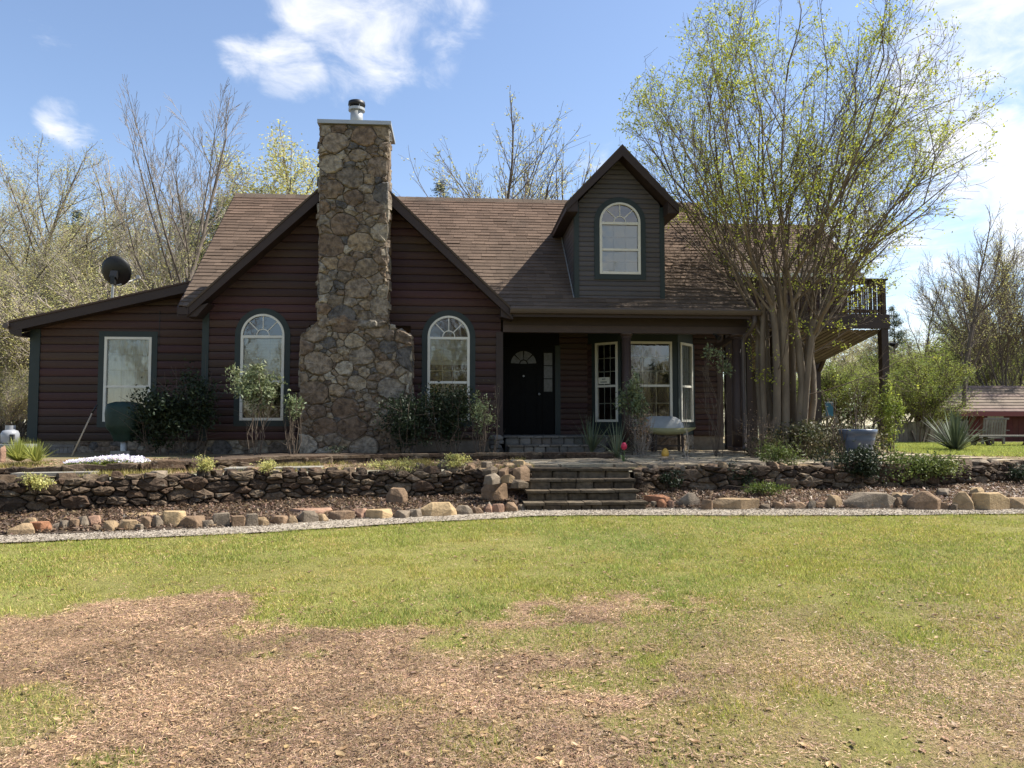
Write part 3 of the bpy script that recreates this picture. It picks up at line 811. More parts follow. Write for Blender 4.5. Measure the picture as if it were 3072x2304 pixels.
    k = ~((x > 1.0) & (x < 2.9)) & ((x < 2.9) | (rng.uniform(0, 1, n) < .35)); x, y, col = x[k], y[k], col[k]; n = len(x)
    tag(sliver_mesh('terrace_litter', x, y, z_terr(x, y)+rng.uniform(.004, .02, n), rng.uniform(.02, .07, n), rng.uniform(.006, .024, n), LEAF_DR, col, .4, rng), 'dry leaf litter strewn over the terrace', 'leaf litter', kind='stuff')
build_lawn_cover()
# ------------------------------------------------------------------ the house
YG, YP, YW, YD = 15.6, 17.4, 16.35, 15.5            # planes: gable wall, porch wall, left wing, dormer front
GX, GZ, GS, GH = -2.07, 6.86, .955, 3.17           # front gable: centre, apex, slope, half width
RX0, RX1, EY, EZ, RY, RZ = -5.38, 6.02, 15.15, 3.84, 18.75, 7.12
RS = (RZ-EZ)/(RY-EY)
house = thing('house', (0, 16.2, .95), 'brown log-sided house with front gable, stone chimney, arched windows and dormer', 'house')
def plane(o, u, n):
    o = Vector(o); u = Vector(u).normalized(); n = Vector(n).normalized()
    return lambda a, b, d: o+u*a+Vector((0, 0, 1))*b+n*d
front = lambda Y: plane((0, Y, 0), (1, 0, 0), (0, -1, 0))

ROWS = [(0, 0), (.05, .022), (.3, .032), (.72, .034), (.95, .024), (1, 0)]
def siding(parent, fn, z0, z1, pitch, intervals, breaks=(), m=SIDING, depth=1.0, name='siding_board'):
    """every course is a board of its own; intervals(z)->[(u0,u1)]; breaks = heights where the openings change"""
    k = 0; z = z0; base_iv = intervals
    while z < z1-1e-4:
        zt = min(z+pitch, z1)
        uj = random.uniform(0, 1)
        def intervals(q, base=base_iv, uj=uj):
            iv = base(q); ref = base((z+zt)/2)
            if not iv or not ref: return iv
            us = ref[0][0]+(ref[-1][1]-ref[0][0])*(.15+.7*uj)
            if k % 3 != 1 or len(ref) != len(base(z+1e-3)) or len(ref) != len(base(zt-1e-3)): return iv
            return [c for a, b in iv for c in ([(a, us-.0016), (us+.0016, b)] if a+.45 < us < b-.45 else [(a, b)])]
        cuts = [z]+sorted(b for b in breaks if z+1e-3 < b < zt-1e-3)+[zt]
        strips = []
        for a, b in zip(cuts, cuts[1:]):
            ts = sorted(set([a, b]+[z+pitch*t for t, _ in ROWS if a < z+pitch*t < b]))
            rows = []
            for q in ts:
                zz = min(max(q, a+1e-4), b-1e-4)
                rows.append((q, intervals(zz)))
            nmin = min(len(r[1]) for r in rows)
            rows = [(q, iv[:nmin] if len(iv) != nmin else iv) for q, iv in rows]
            strips.append(rows)
        nodes = [(si, i) for si, rows in enumerate(strips) for i in range(len(rows[0][1]))]
        comp = {q: q for q in nodes}
        def find(q):
            while comp[q] != q: q = comp[q]
            return q
        for (si, i) in nodes:                       # pieces that touch across a break are one board
            for (sj, j) in nodes:
                if sj == si+1:
                    a0, a1 = strips[si][-1][1][i]; b0, b1 = strips[sj][0][1][j]
                    if min(a1, b1)-max(a0, b0) > .01: comp[find((si, i))] = find((sj, j))
        for g in sorted(set(find(q) for q in nodes)):
            V = []; Fc = []
            for (si, i) in nodes:
                if find((si, i)) != g: continue
                n0 = len(V); nr = 0
                for q, iv in strips[si]:
                    u0, u1 = iv[i]
                    if u1 < u0: u0 = u1 = (u0+u1)/2
                    t = (q-z)/pitch
                    d = np.interp(t, [r[0] for r in ROWS], [r[1] for r in ROWS])*depth
                    V += [fn(u0, q, d), fn(u1, q, d), fn(u0, q, -.004), fn(u1, q, -.004)]; nr += 1
                for r in range(nr-1):
                    a = n0+4*r; b = a+4
                    Fc += [(a, a+1, b+1, b), (a+2, a, b, b+2), (a+1, a+3, b+3, b+1)]
            if V and any((Vector(V[i])-Vector(V[i+1])).length > .02 for i in range(0, len(V), 4)):
                npmesh(name, V, Fc, m, parent)
        z = zt; k += 1

def arc(cx, cz, r, a0, a1, n=18, ez=1.0): return [(cx+r*math.cos(a0+(a1-a0)*i/n), cz+r*ez*math.sin(a0+(a1-a0)*i/n)) for i in range(n+1)]
def ring(mb, fn, outer, inner, d0, d1):
    """band between two open outlines with the same point count, extruded"""
    n = len(outer)
    v = [fn(*p, d0) for p in outer]+[fn(*p, d0) for p in inner]+[fn(*p, d1) for p in outer]+[fn(*p, d1) for p in inner]
    f = []
    for i in range(n-1):
        f += [(2*n+i, 2*n+i+1, 3*n+i+1, 3*n+i), (i, i+1, 2*n+i+1, 2*n+i), (n+i+1, n+i, 3*n+i, 3*n+i+1)]
    f += [(0, 2*n, 3*n, n), (n-1, 2*n-1, 4*n-1, 3*n-1)]
    mb.add(v, f)
def window(parent, fn, u0, u1, z0, z1, rail, arch=None, casing=.115, blind=0.0, curtain=False, cols=3, rows_up=3, rows_lo=2, box=True, sill_w=None, casing_bottom=True, fan=5, blind_lo=False, label=None):
    fw = .052; uc = (u0+u1)/2; hw = (u1-u0)/2
    f = MB()
    for a, b in (((u0, z0), (u0+fw, z1)), ((u1-fw, z0), (u1, z1))): f.prism([a, (b[0], a[1]), b, (a[0], b[1])], fn, -.03, .05)
    f.prism([(u0+fw, z0), (u1-fw, z0), (u1-fw, z0+fw), (u0+fw, z0+fw)], fn, -.03, .052)
    f.prism([(u0+fw, z1-fw), (u1-fw, z1-fw), (u1-fw, z1), (u0+fw, z1)], fn, -.03, .052)
    if arch: ring(f, fn, arc(uc, z1+.002, hw, 0, math.pi, 24, arch/hw), arc(uc, z1+.002, hw-fw*.8, 0, math.pi, 24, (arch-fw*.8)/(hw-fw*.8)), -.03, .05)
    w = f.build('window', FRAME, parent)
    if label: w['label'] = label
    c = MB(); ci = .004
    if casing:
        o = casing
        if arch:
            ring(c, fn, [(u1+o, z0-o)]+arc(uc, z1, hw+o, 0, math.pi, 24, (arch+o)/(hw+o))+[(u0-o, z0-o)],
                 [(u1+ci, z0-o)]+arc(uc, z1, hw+ci, 0, math.pi, 24, (arch+ci)/(hw+ci))+[(u0-ci, z0-o)], -.02, .040)
        else:
            c.prism([(u0-o, z0-o), (u0-ci, z0-o), (u0-ci, z1+o), (u0-o, z1+o)], fn, -.02, .040)
            c.prism([(u1+ci, z0-o), (u1+o, z0-o), (u1+o, z1+o), (u1+ci, z1+o)], fn, -.02, .040)
            c.prism([(u0-ci, z1+ci), (u1+ci, z1+ci), (u1+ci, z1+o), (u0-ci, z1+o)], fn, -.02, .038)
        if casing_bottom: c.prism([(u0-ci, z0-o), (u1+ci, z0-o), (u1+ci, z0-ci), (u0-ci, z0-ci)], fn, -.02, .043)
        c.build('casing', TRIM_G, w)
    r = MB().prism([(u0+fw, rail-.024), (u1-fw, rail-.024), (u1-fw, rail+.024), (u0+fw, rail+.024)], fn, -.02, .036)
    r.build('sash_rail', FRAME, w)
    a, b = u0+fw, u1-fw
    for (lo, hi, dd) in ((z0+fw, rail-.024, .004), (rail+.024, z1-fw, .014)):
        npmesh('pane', [fn(a, lo, dd), fn(b, lo, dd), fn(b, hi, dd), fn(a, hi, dd)], [(0, 1, 2, 3)], GLASS, w)
    g = MB(); mw = .016
    for (lo, hi, nr, dd) in ((z0+fw, rail-.024, rows_lo, .0), (rail+.024, z1-fw, rows_up, .008)):
        for k in range(1, cols):
            u = a+(b-a)*k/cols; g.prism([(u-mw/2, lo), (u+mw/2, lo), (u+mw/2, hi), (u-mw/2, hi)], fn, dd-.012, dd-.003)
        for k in range(1, nr):
            zz = lo+(hi-lo)*k/nr; g.prism([(a, zz-mw/2), (b, zz-mw/2), (b, zz+mw/2), (a, zz+mw/2)], fn, dd-.013, dd-.004)
    g.build('muntins', FRAME, w)
    if arch:
        ia = arch-fw*.8; iw = hw-fw*.8
        pts = arc(uc, z1+.002, iw, 0, math.pi, 24, ia/iw)
        npmesh('pane', [fn(*p, .01) for p in pts], [tuple(range(len(pts)))], GLASS, w)
        g = MB(); rr = iw*.30
        ring(g, fn, arc(uc, z1+.004, rr+.016, 0, math.pi, 12), arc(uc, z1+.004, rr-.002, 0, math.pi, 12), .012, .026)
        for k in (1, 2, 3):
            t = math.pi*k/4; p = (uc+rr*math.cos(t), z1+rr*math.sin(t)); q = (uc+iw*math.cos(t), z1+ia*math.sin(t))
            dx, dz = q[0]-p[0], q[1]-p[1]; l = math.hypot(dx, dz); nx, nz = -dz/l*.009, dx/l*.009
            g.prism([(p[0]-nx, p[1]-nz), (q[0]-nx, q[1]-nz), (q[0]+nx, q[1]+nz), (p[0]+nx, p[1]+nz)], fn, .012, .024)
        g.build('fan_muntins', FRAME, w)
    zt = z1-fw
    if blind:
        s = MB(); lo = zt-(zt-z0)*blind; z = zt
        while z > lo:
            s.prism([(a+.004, z-.026), (b-.004, z-.026), (b-.004, z), (a+.004, z)], lambda u, v, d, z=z: fn(u, v, d-(z-v)*.5), -.032, -.029); z -= .030
        s.build('blind', BLIND, w)
    if curtain:
        n = 40; V = []
        for k in range(n+1):
            u = a+(b-a)*k/n; d = -.055+.018*math.sin(k*1.1)+.009*math.sin(k*2.7)
            V += [fn(u, z0+fw, d), fn(u, z1-.01, d)]
        npmesh('curtain', V, [(2*k, 2*k+2, 2*k+3, 2*k+1) for k in range(n)], CURTAIN, w, smooth=True)
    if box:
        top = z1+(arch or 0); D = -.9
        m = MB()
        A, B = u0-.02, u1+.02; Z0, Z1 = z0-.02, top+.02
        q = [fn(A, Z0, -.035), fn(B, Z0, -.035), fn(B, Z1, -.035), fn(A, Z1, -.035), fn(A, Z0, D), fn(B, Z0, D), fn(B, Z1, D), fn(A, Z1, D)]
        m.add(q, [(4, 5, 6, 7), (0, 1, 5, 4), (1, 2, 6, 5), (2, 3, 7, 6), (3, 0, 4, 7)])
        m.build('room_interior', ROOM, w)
    return w
def cut(iv, a, b):
    out = []
    for u0, u1 in iv:
        if b <= u0 or a >= u1: out.append((u0, u1))
        else:
            if a > u0: out.append((u0, a))
            if b < u1: out.append((b, u1))
    return out

# ---- front gable wall
WLX, WRX = -4.95, .86
AW = [(-4.31, -3.46), (-.62, .23)]; AZ0, AZ1, AAR = 1.64, 3.33, .43
fG = front(YG)
def ziv(z, zt, x0, x1): return [(x0, x1)]
def gable_iv(z):
    h = (GZ-.16-z)/GS
    iv = [(max(WLX, GX-h), min(WRX, GX+h))]
    if iv[0][1] <= iv[0][0]: return [(GX, GX), (GX, GX)]
    iv = cut(iv, -2.66 if z > 3.55 else -2.98, -1.44 if z > 3.55 else -.96)
    for a, b in AW:
        if AZ0-.06 < z < AZ1+AAR+.06:
            c = (a+b)/2; hw = (b-a)/2+.06
            if z > AZ1: hw = hw*math.sqrt(max(0, 1-((z-AZ1)/(AAR+.06))**2))
            iv = cut(iv, c-hw, c+hw) if hw > 0 else cut(iv, c-1e-5, c+1e-5)
    return iv
gw = npmesh('gable_wall', [fG(WLX, .9, -.02), fG(WRX, .9, -.02), fG(WRX, 1.27, -.02), fG(WLX, 1.27, -.02), fG(WLX, .9, -.22), fG(WRX, .9, -.22)], [(0, 1, 2, 3), (0, 4, 5, 1)], MORTAR, house)
siding(gw, fG, 1.26, 6.70, .1587, gable_iv, (AZ0-.06, AZ1+AAR+.06, 3.55))
window(house, fG, *AW[0], AZ0, AZ1, 2.41, AAR, blind=.52, rows_up=4, rows_lo=3, label='arched window left of the chimney with its blind half down')
window(house, fG, *AW[1], AZ0, AZ1, 2.41, AAR, blind=.30, rows_up=4, rows_lo=3, label='arched window right of the chimney with its blind partly down')
MB().box((-5.06, YG-.045, 1.24), (-4.93, YG+.30, 3.95)).build('corner_board', TRIM_G, house)
MB().box((.765, YG-.05, 1.26), (.905, YG+.10, 3.44)).build('corner_board', TRIM_B, house)
# side of the gable block along the porch
fs = plane((.86, 0, 0), (0, 1, 0), (1, 0, 0))
sw = npmesh('porch_side_wall', [(.85, YG, 1.0), (.85, YP, 1.0), (.85, YP, 1.3), (.85, YG, 1.3)], [(0, 1, 2, 3)], MORTAR, house)
siding(sw, fs, 1.3, 3.72, .1587, lambda z: [(YG+.10, YP)])

# ---- left wing with its shed roof
fW = front(YW)
YF = 16.0
p0 = P(30, 962, Y=YF); p1 = P(588, 838, Y=YF)
WS = (p1[2]-p0[2])/(p1[0]-p0[0])
def wing_top(x): return p0[2]+WS*(x-p0[0])
XL = P(97, 1200, Y=YW)[0]
w3 = P(310, 1265, Y=YW); w3b = P(458, 1012, Y=YW)
def wing_iv(z):
    xs = max(XL, p0[0]+(z+.17-p0[2])/WS)
    iv = [(xs, -5.0)]
    if xs > -5.02: return [(-5.0, -5.0)]
    if w3[2]-.06 < z < w3b[2]+.06: iv = cut(iv, w3[0]-.06, w3b[0]+.06)
    return iv
ww = npmesh('wing_wall', [fW(XL, .8, -.02), fW(-5.0, .8, -.02), fW(-5.0, 1.27, -.02), fW(XL, 1.27, -.02), fW(XL, .8, -.22), fW(-5., .8, -.22)], [(0, 1, 2, 3), (0, 4, 5, 1)], MORTAR, house)
siding(ww, fW, 1.23, 4.6, .1645, wing_iv, (w3[2]-.06, w3b[2]+.06))
window(house, fW, w3[0], w3b[0], w3[2], w3b[2], P(400, 1160, Y=YW)[2], casing=.115, curtain=True, rows_up=3, rows_lo=2, label='rectangular window of the left wing with white curtains')
MB().box((XL-.06, YW-.05, 1.22), (XL+.14, YW+.22, wing_top(XL)-.20)).build('corner_board', TRIM_G, house)
MB().box((w3b[0]+.14, YW-.037, w3b[2]-.2), (w3b[0]+.152, YW-.02, w3b[2]+.55)).build('wall_seam', BLACKM, house)
MB().add([(XL, YW, 1.25), (XL, 21, 1.25), (XL, 21, 3.3), (XL, YW, 3.3)], [(0, 1, 2, 3)]).build('wing_side_wall', SIDING, house)
r = MB()
xa, xb = p0[0]-.02, -5.2
def shed(x, y, dz): return (x, y, wing_top(x)+dz)
r.add([shed(xa, YF-.02, -.035), shed(xb, YF-.02, -.035), shed(xb, 21.3, -.035), shed(xa, 21.3, -.035), shed(xa, YF-.02, .0), shed(xb, YF-.02, .0), shed(xb, 21.3, .0), shed(xa, 21.3, .0)],
      [(0, 3, 2, 1), (4, 5, 6, 7), (0, 1, 5, 4), (1, 2, 6, 5), (3, 0, 4, 7)])
wr = r.build('wing_roof', ROOFD, house)
r = MB()
r.add([shed(xa, YF, -.22), shed(xb, YF, -.22), shed(xb, YF+.04, -.22), shed(xa, YF+.04, -.22), shed(xa, YF, -.036), shed(xb, YF, -.036), shed(xb, YF+.04, -.036), shed(xa, YF+.04, -.036)],
      [(0, 3, 2, 1), (4, 5, 6, 7), (0, 1, 5, 4), (1, 2, 6, 5), (2, 3, 7, 6), (3, 0, 4, 7)])
r.build('fascia', TRIM_B, wr)
MB().add([shed(xa, YF+.05, -.21), shed(xb, YF+.05, -.21), shed(xb, YW, -.21), shed(xa, YW, -.21)], [(0, 1, 2, 3)]).build('soffit', TRIM_B, wr)
zl = wing_top(xa)
MB().add([(xa, YF, zl-.22), (xa+.12, YF, zl-.30), (XL-.06, YF, zl-.30), (XL-.06, YF, wing_top(XL-.06)-.225), (xa, YW, zl-.22), (xa+.12, YW, zl-.30), (XL-.06, YW, zl-.30), (XL-.06, YW, wing_top(XL-.06)-.225)],
         [(0, 1, 2, 3), (4, 7, 6, 5), (0, 4, 5, 1), (1, 5, 6, 2)]).build('eave_return', TRIM_B, wr)
MB().tube([(xa-.04, YF-.05, zl-.10), (xa-.04, 21.2, zl-.10)], .06, 8).build('gutter', GUTTER, wr)

# ---- stone skirt of the two fronts
def skirt(parent, fn, u0, u1, z0, z1, size, holes=()):
    dom = [(u0, z0), (u1, z0), (u1, z1), (u0, z1)]
    sd, wt = scatter_seeds(dom, size, aspect=1.3)
    for c in cells(dom, sd, wt, 1.3):
        cx = sum(p[0] for p in c)/len(c); cz = sum(p[1] for p in c)/len(c)
        if any(a < cx < b and cz < h for a, b, h in holes): continue
        stone_obj('stone', c, fn, STONE, parent, .010, .03, .010)
HX0, HX1 = P(150, 1390, Y=YW)[0], P(225, 1390, Y=YW)[0]
skirt(ww, lambda u, v, d: fW(u, v, d-.03), XL, -5.06, .84, 1.225, .20, [(HX0-.02, HX1+.02, 1.18)])
skirt(gw, lambda u, v, d: fG(u, v, d-.03), -4.93, -3.2, .95, 1.255, .22)
hatch = MB().box((HX0+.05, YW-.03, .84), (HX1-.05, YW-.012, 1.10)).build('crawlspace_hatch', WOODG, house)
pwid = (HX1-HX0-.10)/5
for k in range(5): MB().box((HX0+.052+k*pwid, YW-.047, .845), (HX0+.05+k*pwid+pwid-.006, YW-.031, 1.095)).build('plank', WOODG, hatch)
m = MB(); m.box((HX0, YW-.055, .83), (HX0+.05, YW-.01, 1.15)); m.box((HX1-.05, YW-.055, .83), (HX1, YW-.01, 1.15)); m.box((HX0+.05, YW-.055, 1.102), (HX1-.05, YW-.01, 1.15)); m.build('hatch_frame', WOODG, hatch)

# ---- chimney
CF = 14.98
CU = (-2.71, -1.385); CB = (-3.03, -.905); CT = 7.43
ch = MB()
ch.box((CU[0]+.03, CF+.03, 3.3), (CU[1]-.03, YG+.35, CT))
ch.prism([(CB[0]+.03, .9), (CB[1]-.03, .9), (CB[1]-.03, 3.24), (CU[1]-.03, 3.50), (CU[0]+.03, 3.50), (CB[0]+.03, 3.24)], lambda u, v, d: (u, CF+.034+d, v), 0, YG-CF-.05)
chim = ch.build('chimney', MORTAR, house)
fC = lambda u, v, d: (u, CF+.03-d, v)
dom = [(CB[0], .92), (CB[1], .92), (CB[1], 3.27), (CU[1], 3.53), (CU[0], 3.53), (CB[0], 3.27)]
random.seed(21)
sd_, wt_ = scatter_seeds(dom, .225, sizevar=.95, aspect=1.25)
for c in cells(dom, sd_, wt_, 1.25): stone_obj('stone', c, fC, STONE, chim, .010, .045, .020, .3)
dom = [(CU[0], 3.54), (CU[1], 3.54), (CU[1], CT-.02), (CU[0], CT-.02)]
sd_, wt_ = scatter_seeds(dom, .225, sizevar=.95, aspect=1.25)
for c in cells(dom, sd_, wt_, 1.25): stone_obj('stone', c, fC, STONE, chim, .010, .045, .020, .3)
for k in range(8):                                                  # stones that bind the shoulder course
    u = CU[0]+.08+(CU[1]-CU[0]-.16)*(k+.5)/8; v = 3.53+random.uniform(-.05, .05); q = [random.uniform(.09, .15) for _ in range(7)]
    stone_obj('stone', [(u+q[i]*1.1*math.cos(i*.8976), v+q[i]*.8*math.sin(i*.8976)) for i in range(7)], fC, STONE, chim, .004, .068, .016, .3)
for X, s, z0, z1 in ((CU[1]-.03, 1, 3.54, CT-.02), (CU[0]+.03, -1, 3.54, CT-.02), (CB[1]-.03, 1, .95, 3.26), (CB[0]+.03, -1, .95, 3.26)):
    dom = [(CF+.02, z0), (YG-.05, z0), (YG-.05, z1), (CF+.02, z1)]
    sd_, wt_ = scatter_seeds(dom, .26)
    for c in cells(dom, sd_, wt_, 1.2): stone_obj('stone', c, lambda u, v, d, X=X, s=s: (X+s*d, u, v), STONE, chim, .012, .045, .018)
for (x0, z0), (x1, z1) in (((CB[0], 3.27), (CU[0], 3.53)), ((CU[1], 3.53), (CB[1], 3.27))):        # sloping shoulders
    for k in range(3):
        t = (k+.5)/3; x = x0+(x1-x0)*t; z = z0+(z1-z0)*t
        for j in range(2): rock('stone', (x, CF+.16+j*.28, z-.05), .19, .30, .12, STONE, .1*k, seed=300+k+7*j+int(x0*10), parent=chim)
MB().box((CU[0]-.05, CF-.05, CT), (CU[1]+.05, YG+.40, CT+.075)).build('chimney_cap', METAL, chim)
fx, fy = (CU[0]+CU[1])/2-.02, CF+.45
MB().lathe([(.125, 7.70), (.125, 8.14)], (fx, fy, CT-7.63), 20).build('flue_pipe', METAL, chim, True)
m = MB(); m.lathe([(.13, 8.085), (.165, 8.085), (.165, 8.135), (.13, 8.135)], (fx, fy, CT-7.63), 24)
for k in range(4):
    a = k*math.pi/2+.5; m.tube([(fx+.15*math.cos(a), fy+.15*math.sin(a), CT+.47), (fx+.15*math.cos(a), fy+.15*math.sin(a), CT+.58)], .008, 5)
m.build('flue_collar', METAL, chim, False)
MB().lathe([(.0, 8.185), (.165, 8.185), (.172, 8.21), (.165, 8.265), (.10, 8.295), (0.0, 8.30)], (fx, fy, CT-7.63), 24, False).build('flue_cap', BLACKM, chim, True)

random.seed(77)
for X, s_, z0, z1 in ((CU[0], -1, 3.6, CT-.15), (CU[1], 1, 3.6, CT-.15), (CB[0], -1, 1.0, 3.2), (CB[1], 1, 1.0, 3.2)):   # quoins that wrap the corners
    z = z0
    while z < z1:
        h = random.uniform(.10, .24)
        if random.random() < .72: rock('stone', (X-s_*random.uniform(.05, .09), CF+.12+random.uniform(-.01, .03), z), random.uniform(.18, .34), random.uniform(.24, .34), h, STONE, random.uniform(-.08, .08), flat=1, sink=0, seed=int(z*1000+X*77), parent=chim)
        z += h*.95
# ---- main roof
def roof_y(z): return EY+(z-EZ)/RS
def main_iv(z):
    iv = [(RX0, RX1)]
    if z < GZ-.01:
        h = (GZ-.02-z)/GS
        iv = cut(iv, GX-h, GX+h)
    return iv
roof = MB().add([(RX0+.02, RY, RZ-.02), (RX1-.02, RY, RZ-.02), (RX1-.02, RY+3.7, EZ), (RX0+.02, RY+3.7, EZ)], [(0, 1, 2, 3)])
zs = np.linspace(EZ, RZ, 40)
for a, b in zip(zs[:-1], zs[1:]):
    ia, ib = main_iv(a), main_iv(b)
    if len(ia) == len(ib):
        for (p, q), (s, t) in zip(ia, ib): roof.add([(p, roof_y(a), a), (q, roof_y(a), a), (t, roof_y(b), b), (s, roof_y(b), b)], [(0, 1, 2, 3)])
    else: roof.add([(RX0, roof_y(a), a), (RX1, roof_y(a), a), (RX1, roof_y(b), b), (RX0, roof_y(b), b)], [(0, 1, 2, 3)])
roof = roof.build('roof', ROOFD, house)
def shingle_field(name, parent, iv, z0, z1, yf, slope, seed, expo=.137, flip=None):
    rs = np.random.default_rng(seed)
    cs = 1/math.sqrt(1+slope*slope); dz = expo*slope*cs; ny, nz = -slope*cs, cs
    V = []; Fc = []; C = []
    n = int((z1-z0)/dz)+1
    for k in range(n):
        za = z0+k*dz; zb = min(za+dz*1.08, z1+.02)
        row = rs.uniform(.93, 1.07)
        for (u0, u1) in iv(min(max(za+.3*dz, z0), z1)):
            u = u0-rs.uniform(0, .3)
            while u < u1:
                wdt = rs.uniform(.26, .36); a = max(u, u0); b = min(u+wdt-.004, u1)
                u += wdt
                if b-a < .02: continue
                j = rs.normal()*.004; lift = .013+abs(rs.normal())*.004
                za2 = za+j
                p = [(a, yf(za2)+ny*lift, za2+nz*lift), (b, yf(za2)+ny*lift, za2+nz*lift), (b, yf(zb)+ny*.003, zb+nz*.003), (a, yf(zb)+ny*.003, zb+nz*.003),
                     (a, yf(za2), za2), (b, yf(za2), za2)]
                i = len(V); V += p; Fc += [(i, i+1, i+2, i+3), (i+4, i+5, i+1, i)]
                t = (za-z0)/(z1-z0); c = row*rs.uniform(.82, 1.16)
                C += [(c*(1+.10*t), c*(1-.03*t), c*(1-.06*t))]*6
    o = npmesh(name, V, Fc, SHINGLE, parent, col=np.array(C)); o['kind'] = 'stuff'; return o
shingle_field('shingles', roof, main_iv, EZ, RZ-.02, roof_y, RS, 5)
m = MB()
for k in range(48):
    x = RX0+k*.24
    m.add([(x, RY-.13, RZ-.10), (x+.236, RY-.13, RZ-.10), (x+.236, RY, RZ+.022), (x, RY, RZ+.028), (x, RY+.13, RZ-.10), (x+.236, RY+.13, RZ-.10)], [(0, 1, 2, 3), (3, 2, 5, 4)])
o = npmesh('ridge_cap', m.v, m.f, SHINGLE, roof, col=np.repeat(RNG.uniform(.8, 1.1, 48), 6)); o['kind'] = 'stuff'
# rake boards of the main roof
for X in (RX0, RX1):
    s = -1 if X < 0 else 1
    MB().add([(X, EY, EZ-.02), (X+.03*s, EY, EZ-.02), (X+.03*s, RY, RZ-.02), (X, RY, RZ-.02), (X, EY, EZ-.20), (X+.03*s, EY, EZ-.20), (X+.03*s, RY, RZ-.20), (X, RY, RZ-.20)],
             [(0, 1, 2, 3), (4, 7, 6, 5), (0, 4, 5, 1), (1, 5, 6, 2), (0, 3, 7, 4)]).build('rake_board', TRIM_B, roof)
# small eave end left of the front gable
MB().box((RX0, EY-.02, EZ-.16), (GX-GH+.05, EY+.02, EZ-.02)).build('fascia', TRIM_B, roof)
# front gable roof
EGZ = GZ-GS*GH
gr = MB()
for s in (-1, 1):
    gr.add([(GX, EY-.02, GZ), (GX, 18.4, GZ), (GX+s*GH, 18.4, EGZ), (GX+s*GH, EY-.02, EGZ), (GX, EY-.02, GZ-.05), (GX, 18.4, GZ-.05), (GX+s*GH, 18.4, EGZ-.05), (GX+s*GH, EY-.02, EGZ-.05)],
           [(0, 1, 2, 3), (4, 7, 6, 5), (0, 3, 7, 4), (3, 2, 6, 7)])
groof = gr.build('gable_roof', SHINGLE, house)
me = groof.data; a = me.color_attributes.new('col', 'FLOAT_COLOR', 'POINT'); a.data.foreach_set('color', np.full(len(me.vertices)*4, .7, np.float32))
for s in (-1, 1):
    f = lambda u, v, d, s=s: (GX+s*u, EY-.005+d, v)
    MB().prism([(0, GZ-.055), (GH-.02, EGZ-.035), (GH-.02, EGZ-.19), (0, GZ-.055-.235)], f, 0, .035).build('rake_board', TRIM_B, groof)
    MB().add([f(0, GZ-.24, .036), f(GH-.02, EGZ-.15, .036), f(GH-.02, EGZ-.15, YG-EY-.02), f(0, GZ-.24, YG-EY-.02)], [(0, 1, 2, 3)]).build('soffit', TRIM_B, groof)
    x0 = (WLX-.12 if s < 0 else WRX+.02); xe = GX+s*GH
    if s < 0: MB().prism([(xe, EGZ-.19), (x0+.02, EGZ-.19), (x0+.24, EGZ-.19+.22*GS+.06), (xe+.02, EGZ-.05)], lambda u, v, d: (u, EY+.03+d, v), 0, YG-EY-.08).build('eave_return', TRIM_B, groof)
    else: MB().prism([(xe-.26, EGZ-.19+.06), (xe-.02, EGZ-.19), (xe-.02, EGZ-.05), (xe-.26, EGZ+.18)], lambda u, v, d: (u, EY+.04+d, v), 0, YG-EY-.09).build('eave_return', TRIM_B, groof)

# ---- dormer
DX0, DX1, DC, DAZ = 2.36, 4.24, 3.29, 7.22
DSL = 1.06; DHW = 1.16
dorm = npmesh('dormer', [(DX0+.02, YD+.03, 4.05), (DX1-.02, YD+.03, 4.05), (DX1-.02, YD+.03, 4.30), (DX0+.02, YD+.03, 4.30)], [(0, 1, 2, 3)], SIDING_D, house)
fD = front(YD)
DW = (2.885, 3.735, 4.64, 5.72, .41)
def dorm_iv(z):
    h = (DAZ-.20-z)/DSL
    x0, x1 = max(DX0+.09, DC-h), min(DX1-.09, DC+h)
    if x1 <= x0: return [(DC, DC)]
    iv = [(x0, x1)]
    a, b, z0, z1, ar = DW
    if z0-.06 < z < z1+ar+.06:
        c = (a+b)/2; hw = (b-a)/2+.06
        if z > z1: hw *= math.sqrt(max(0, 1-((z-z1)/(ar+.06))**2))
        iv = cut(iv, c-hw, c+hw)
    return iv
siding(dorm, fD, 4.09, 7.0, .1015, dorm_iv, (DW[2]-.06, DW[3]+DW[4]+.06), SIDING_D, .7)
window(dorm, fD, DW[0], DW[1], DW[2], DW[3], 5.15, DW[4], casing=.11, blind=1.0, rows_up=2, rows_lo=2)
for x in (DX0, DX1-.10): MB().box((x, YD-.035, 4.06), (x+.10, YD+.10, 6.05)).build('corner_board', TRIM_G, dorm)
for X, s in ((DX0+.03, -1), (DX1-.03, 1)):
    fn = plane((X, 0, 0), (0, 1, 0), (s, 0, 0))
    siding(dorm, fn, 4.14, 6.08, .1015, lambda z: [(YD+.10, roof_y(z)+.12)], (), SIDING_D, .7)
MB().bar((DX0-.015, YD-.03, 4.14), (DX0-.015, roof_y(6.0), 6.03), .02, .04).build('flashing', METAL, dorm)
m = MB(); m.box((DX0-.03, YD-.06, 4.06), (DX0+.12, YD-.035, 4.085)); m.box((DX1-.12, YD-.06, 4.06), (DX1+.03, YD-.035, 4.085)); m.build('flashing', METAL, dorm)
DEZ = DAZ-DSL*DHW; DF = 15.08
dr = MB()
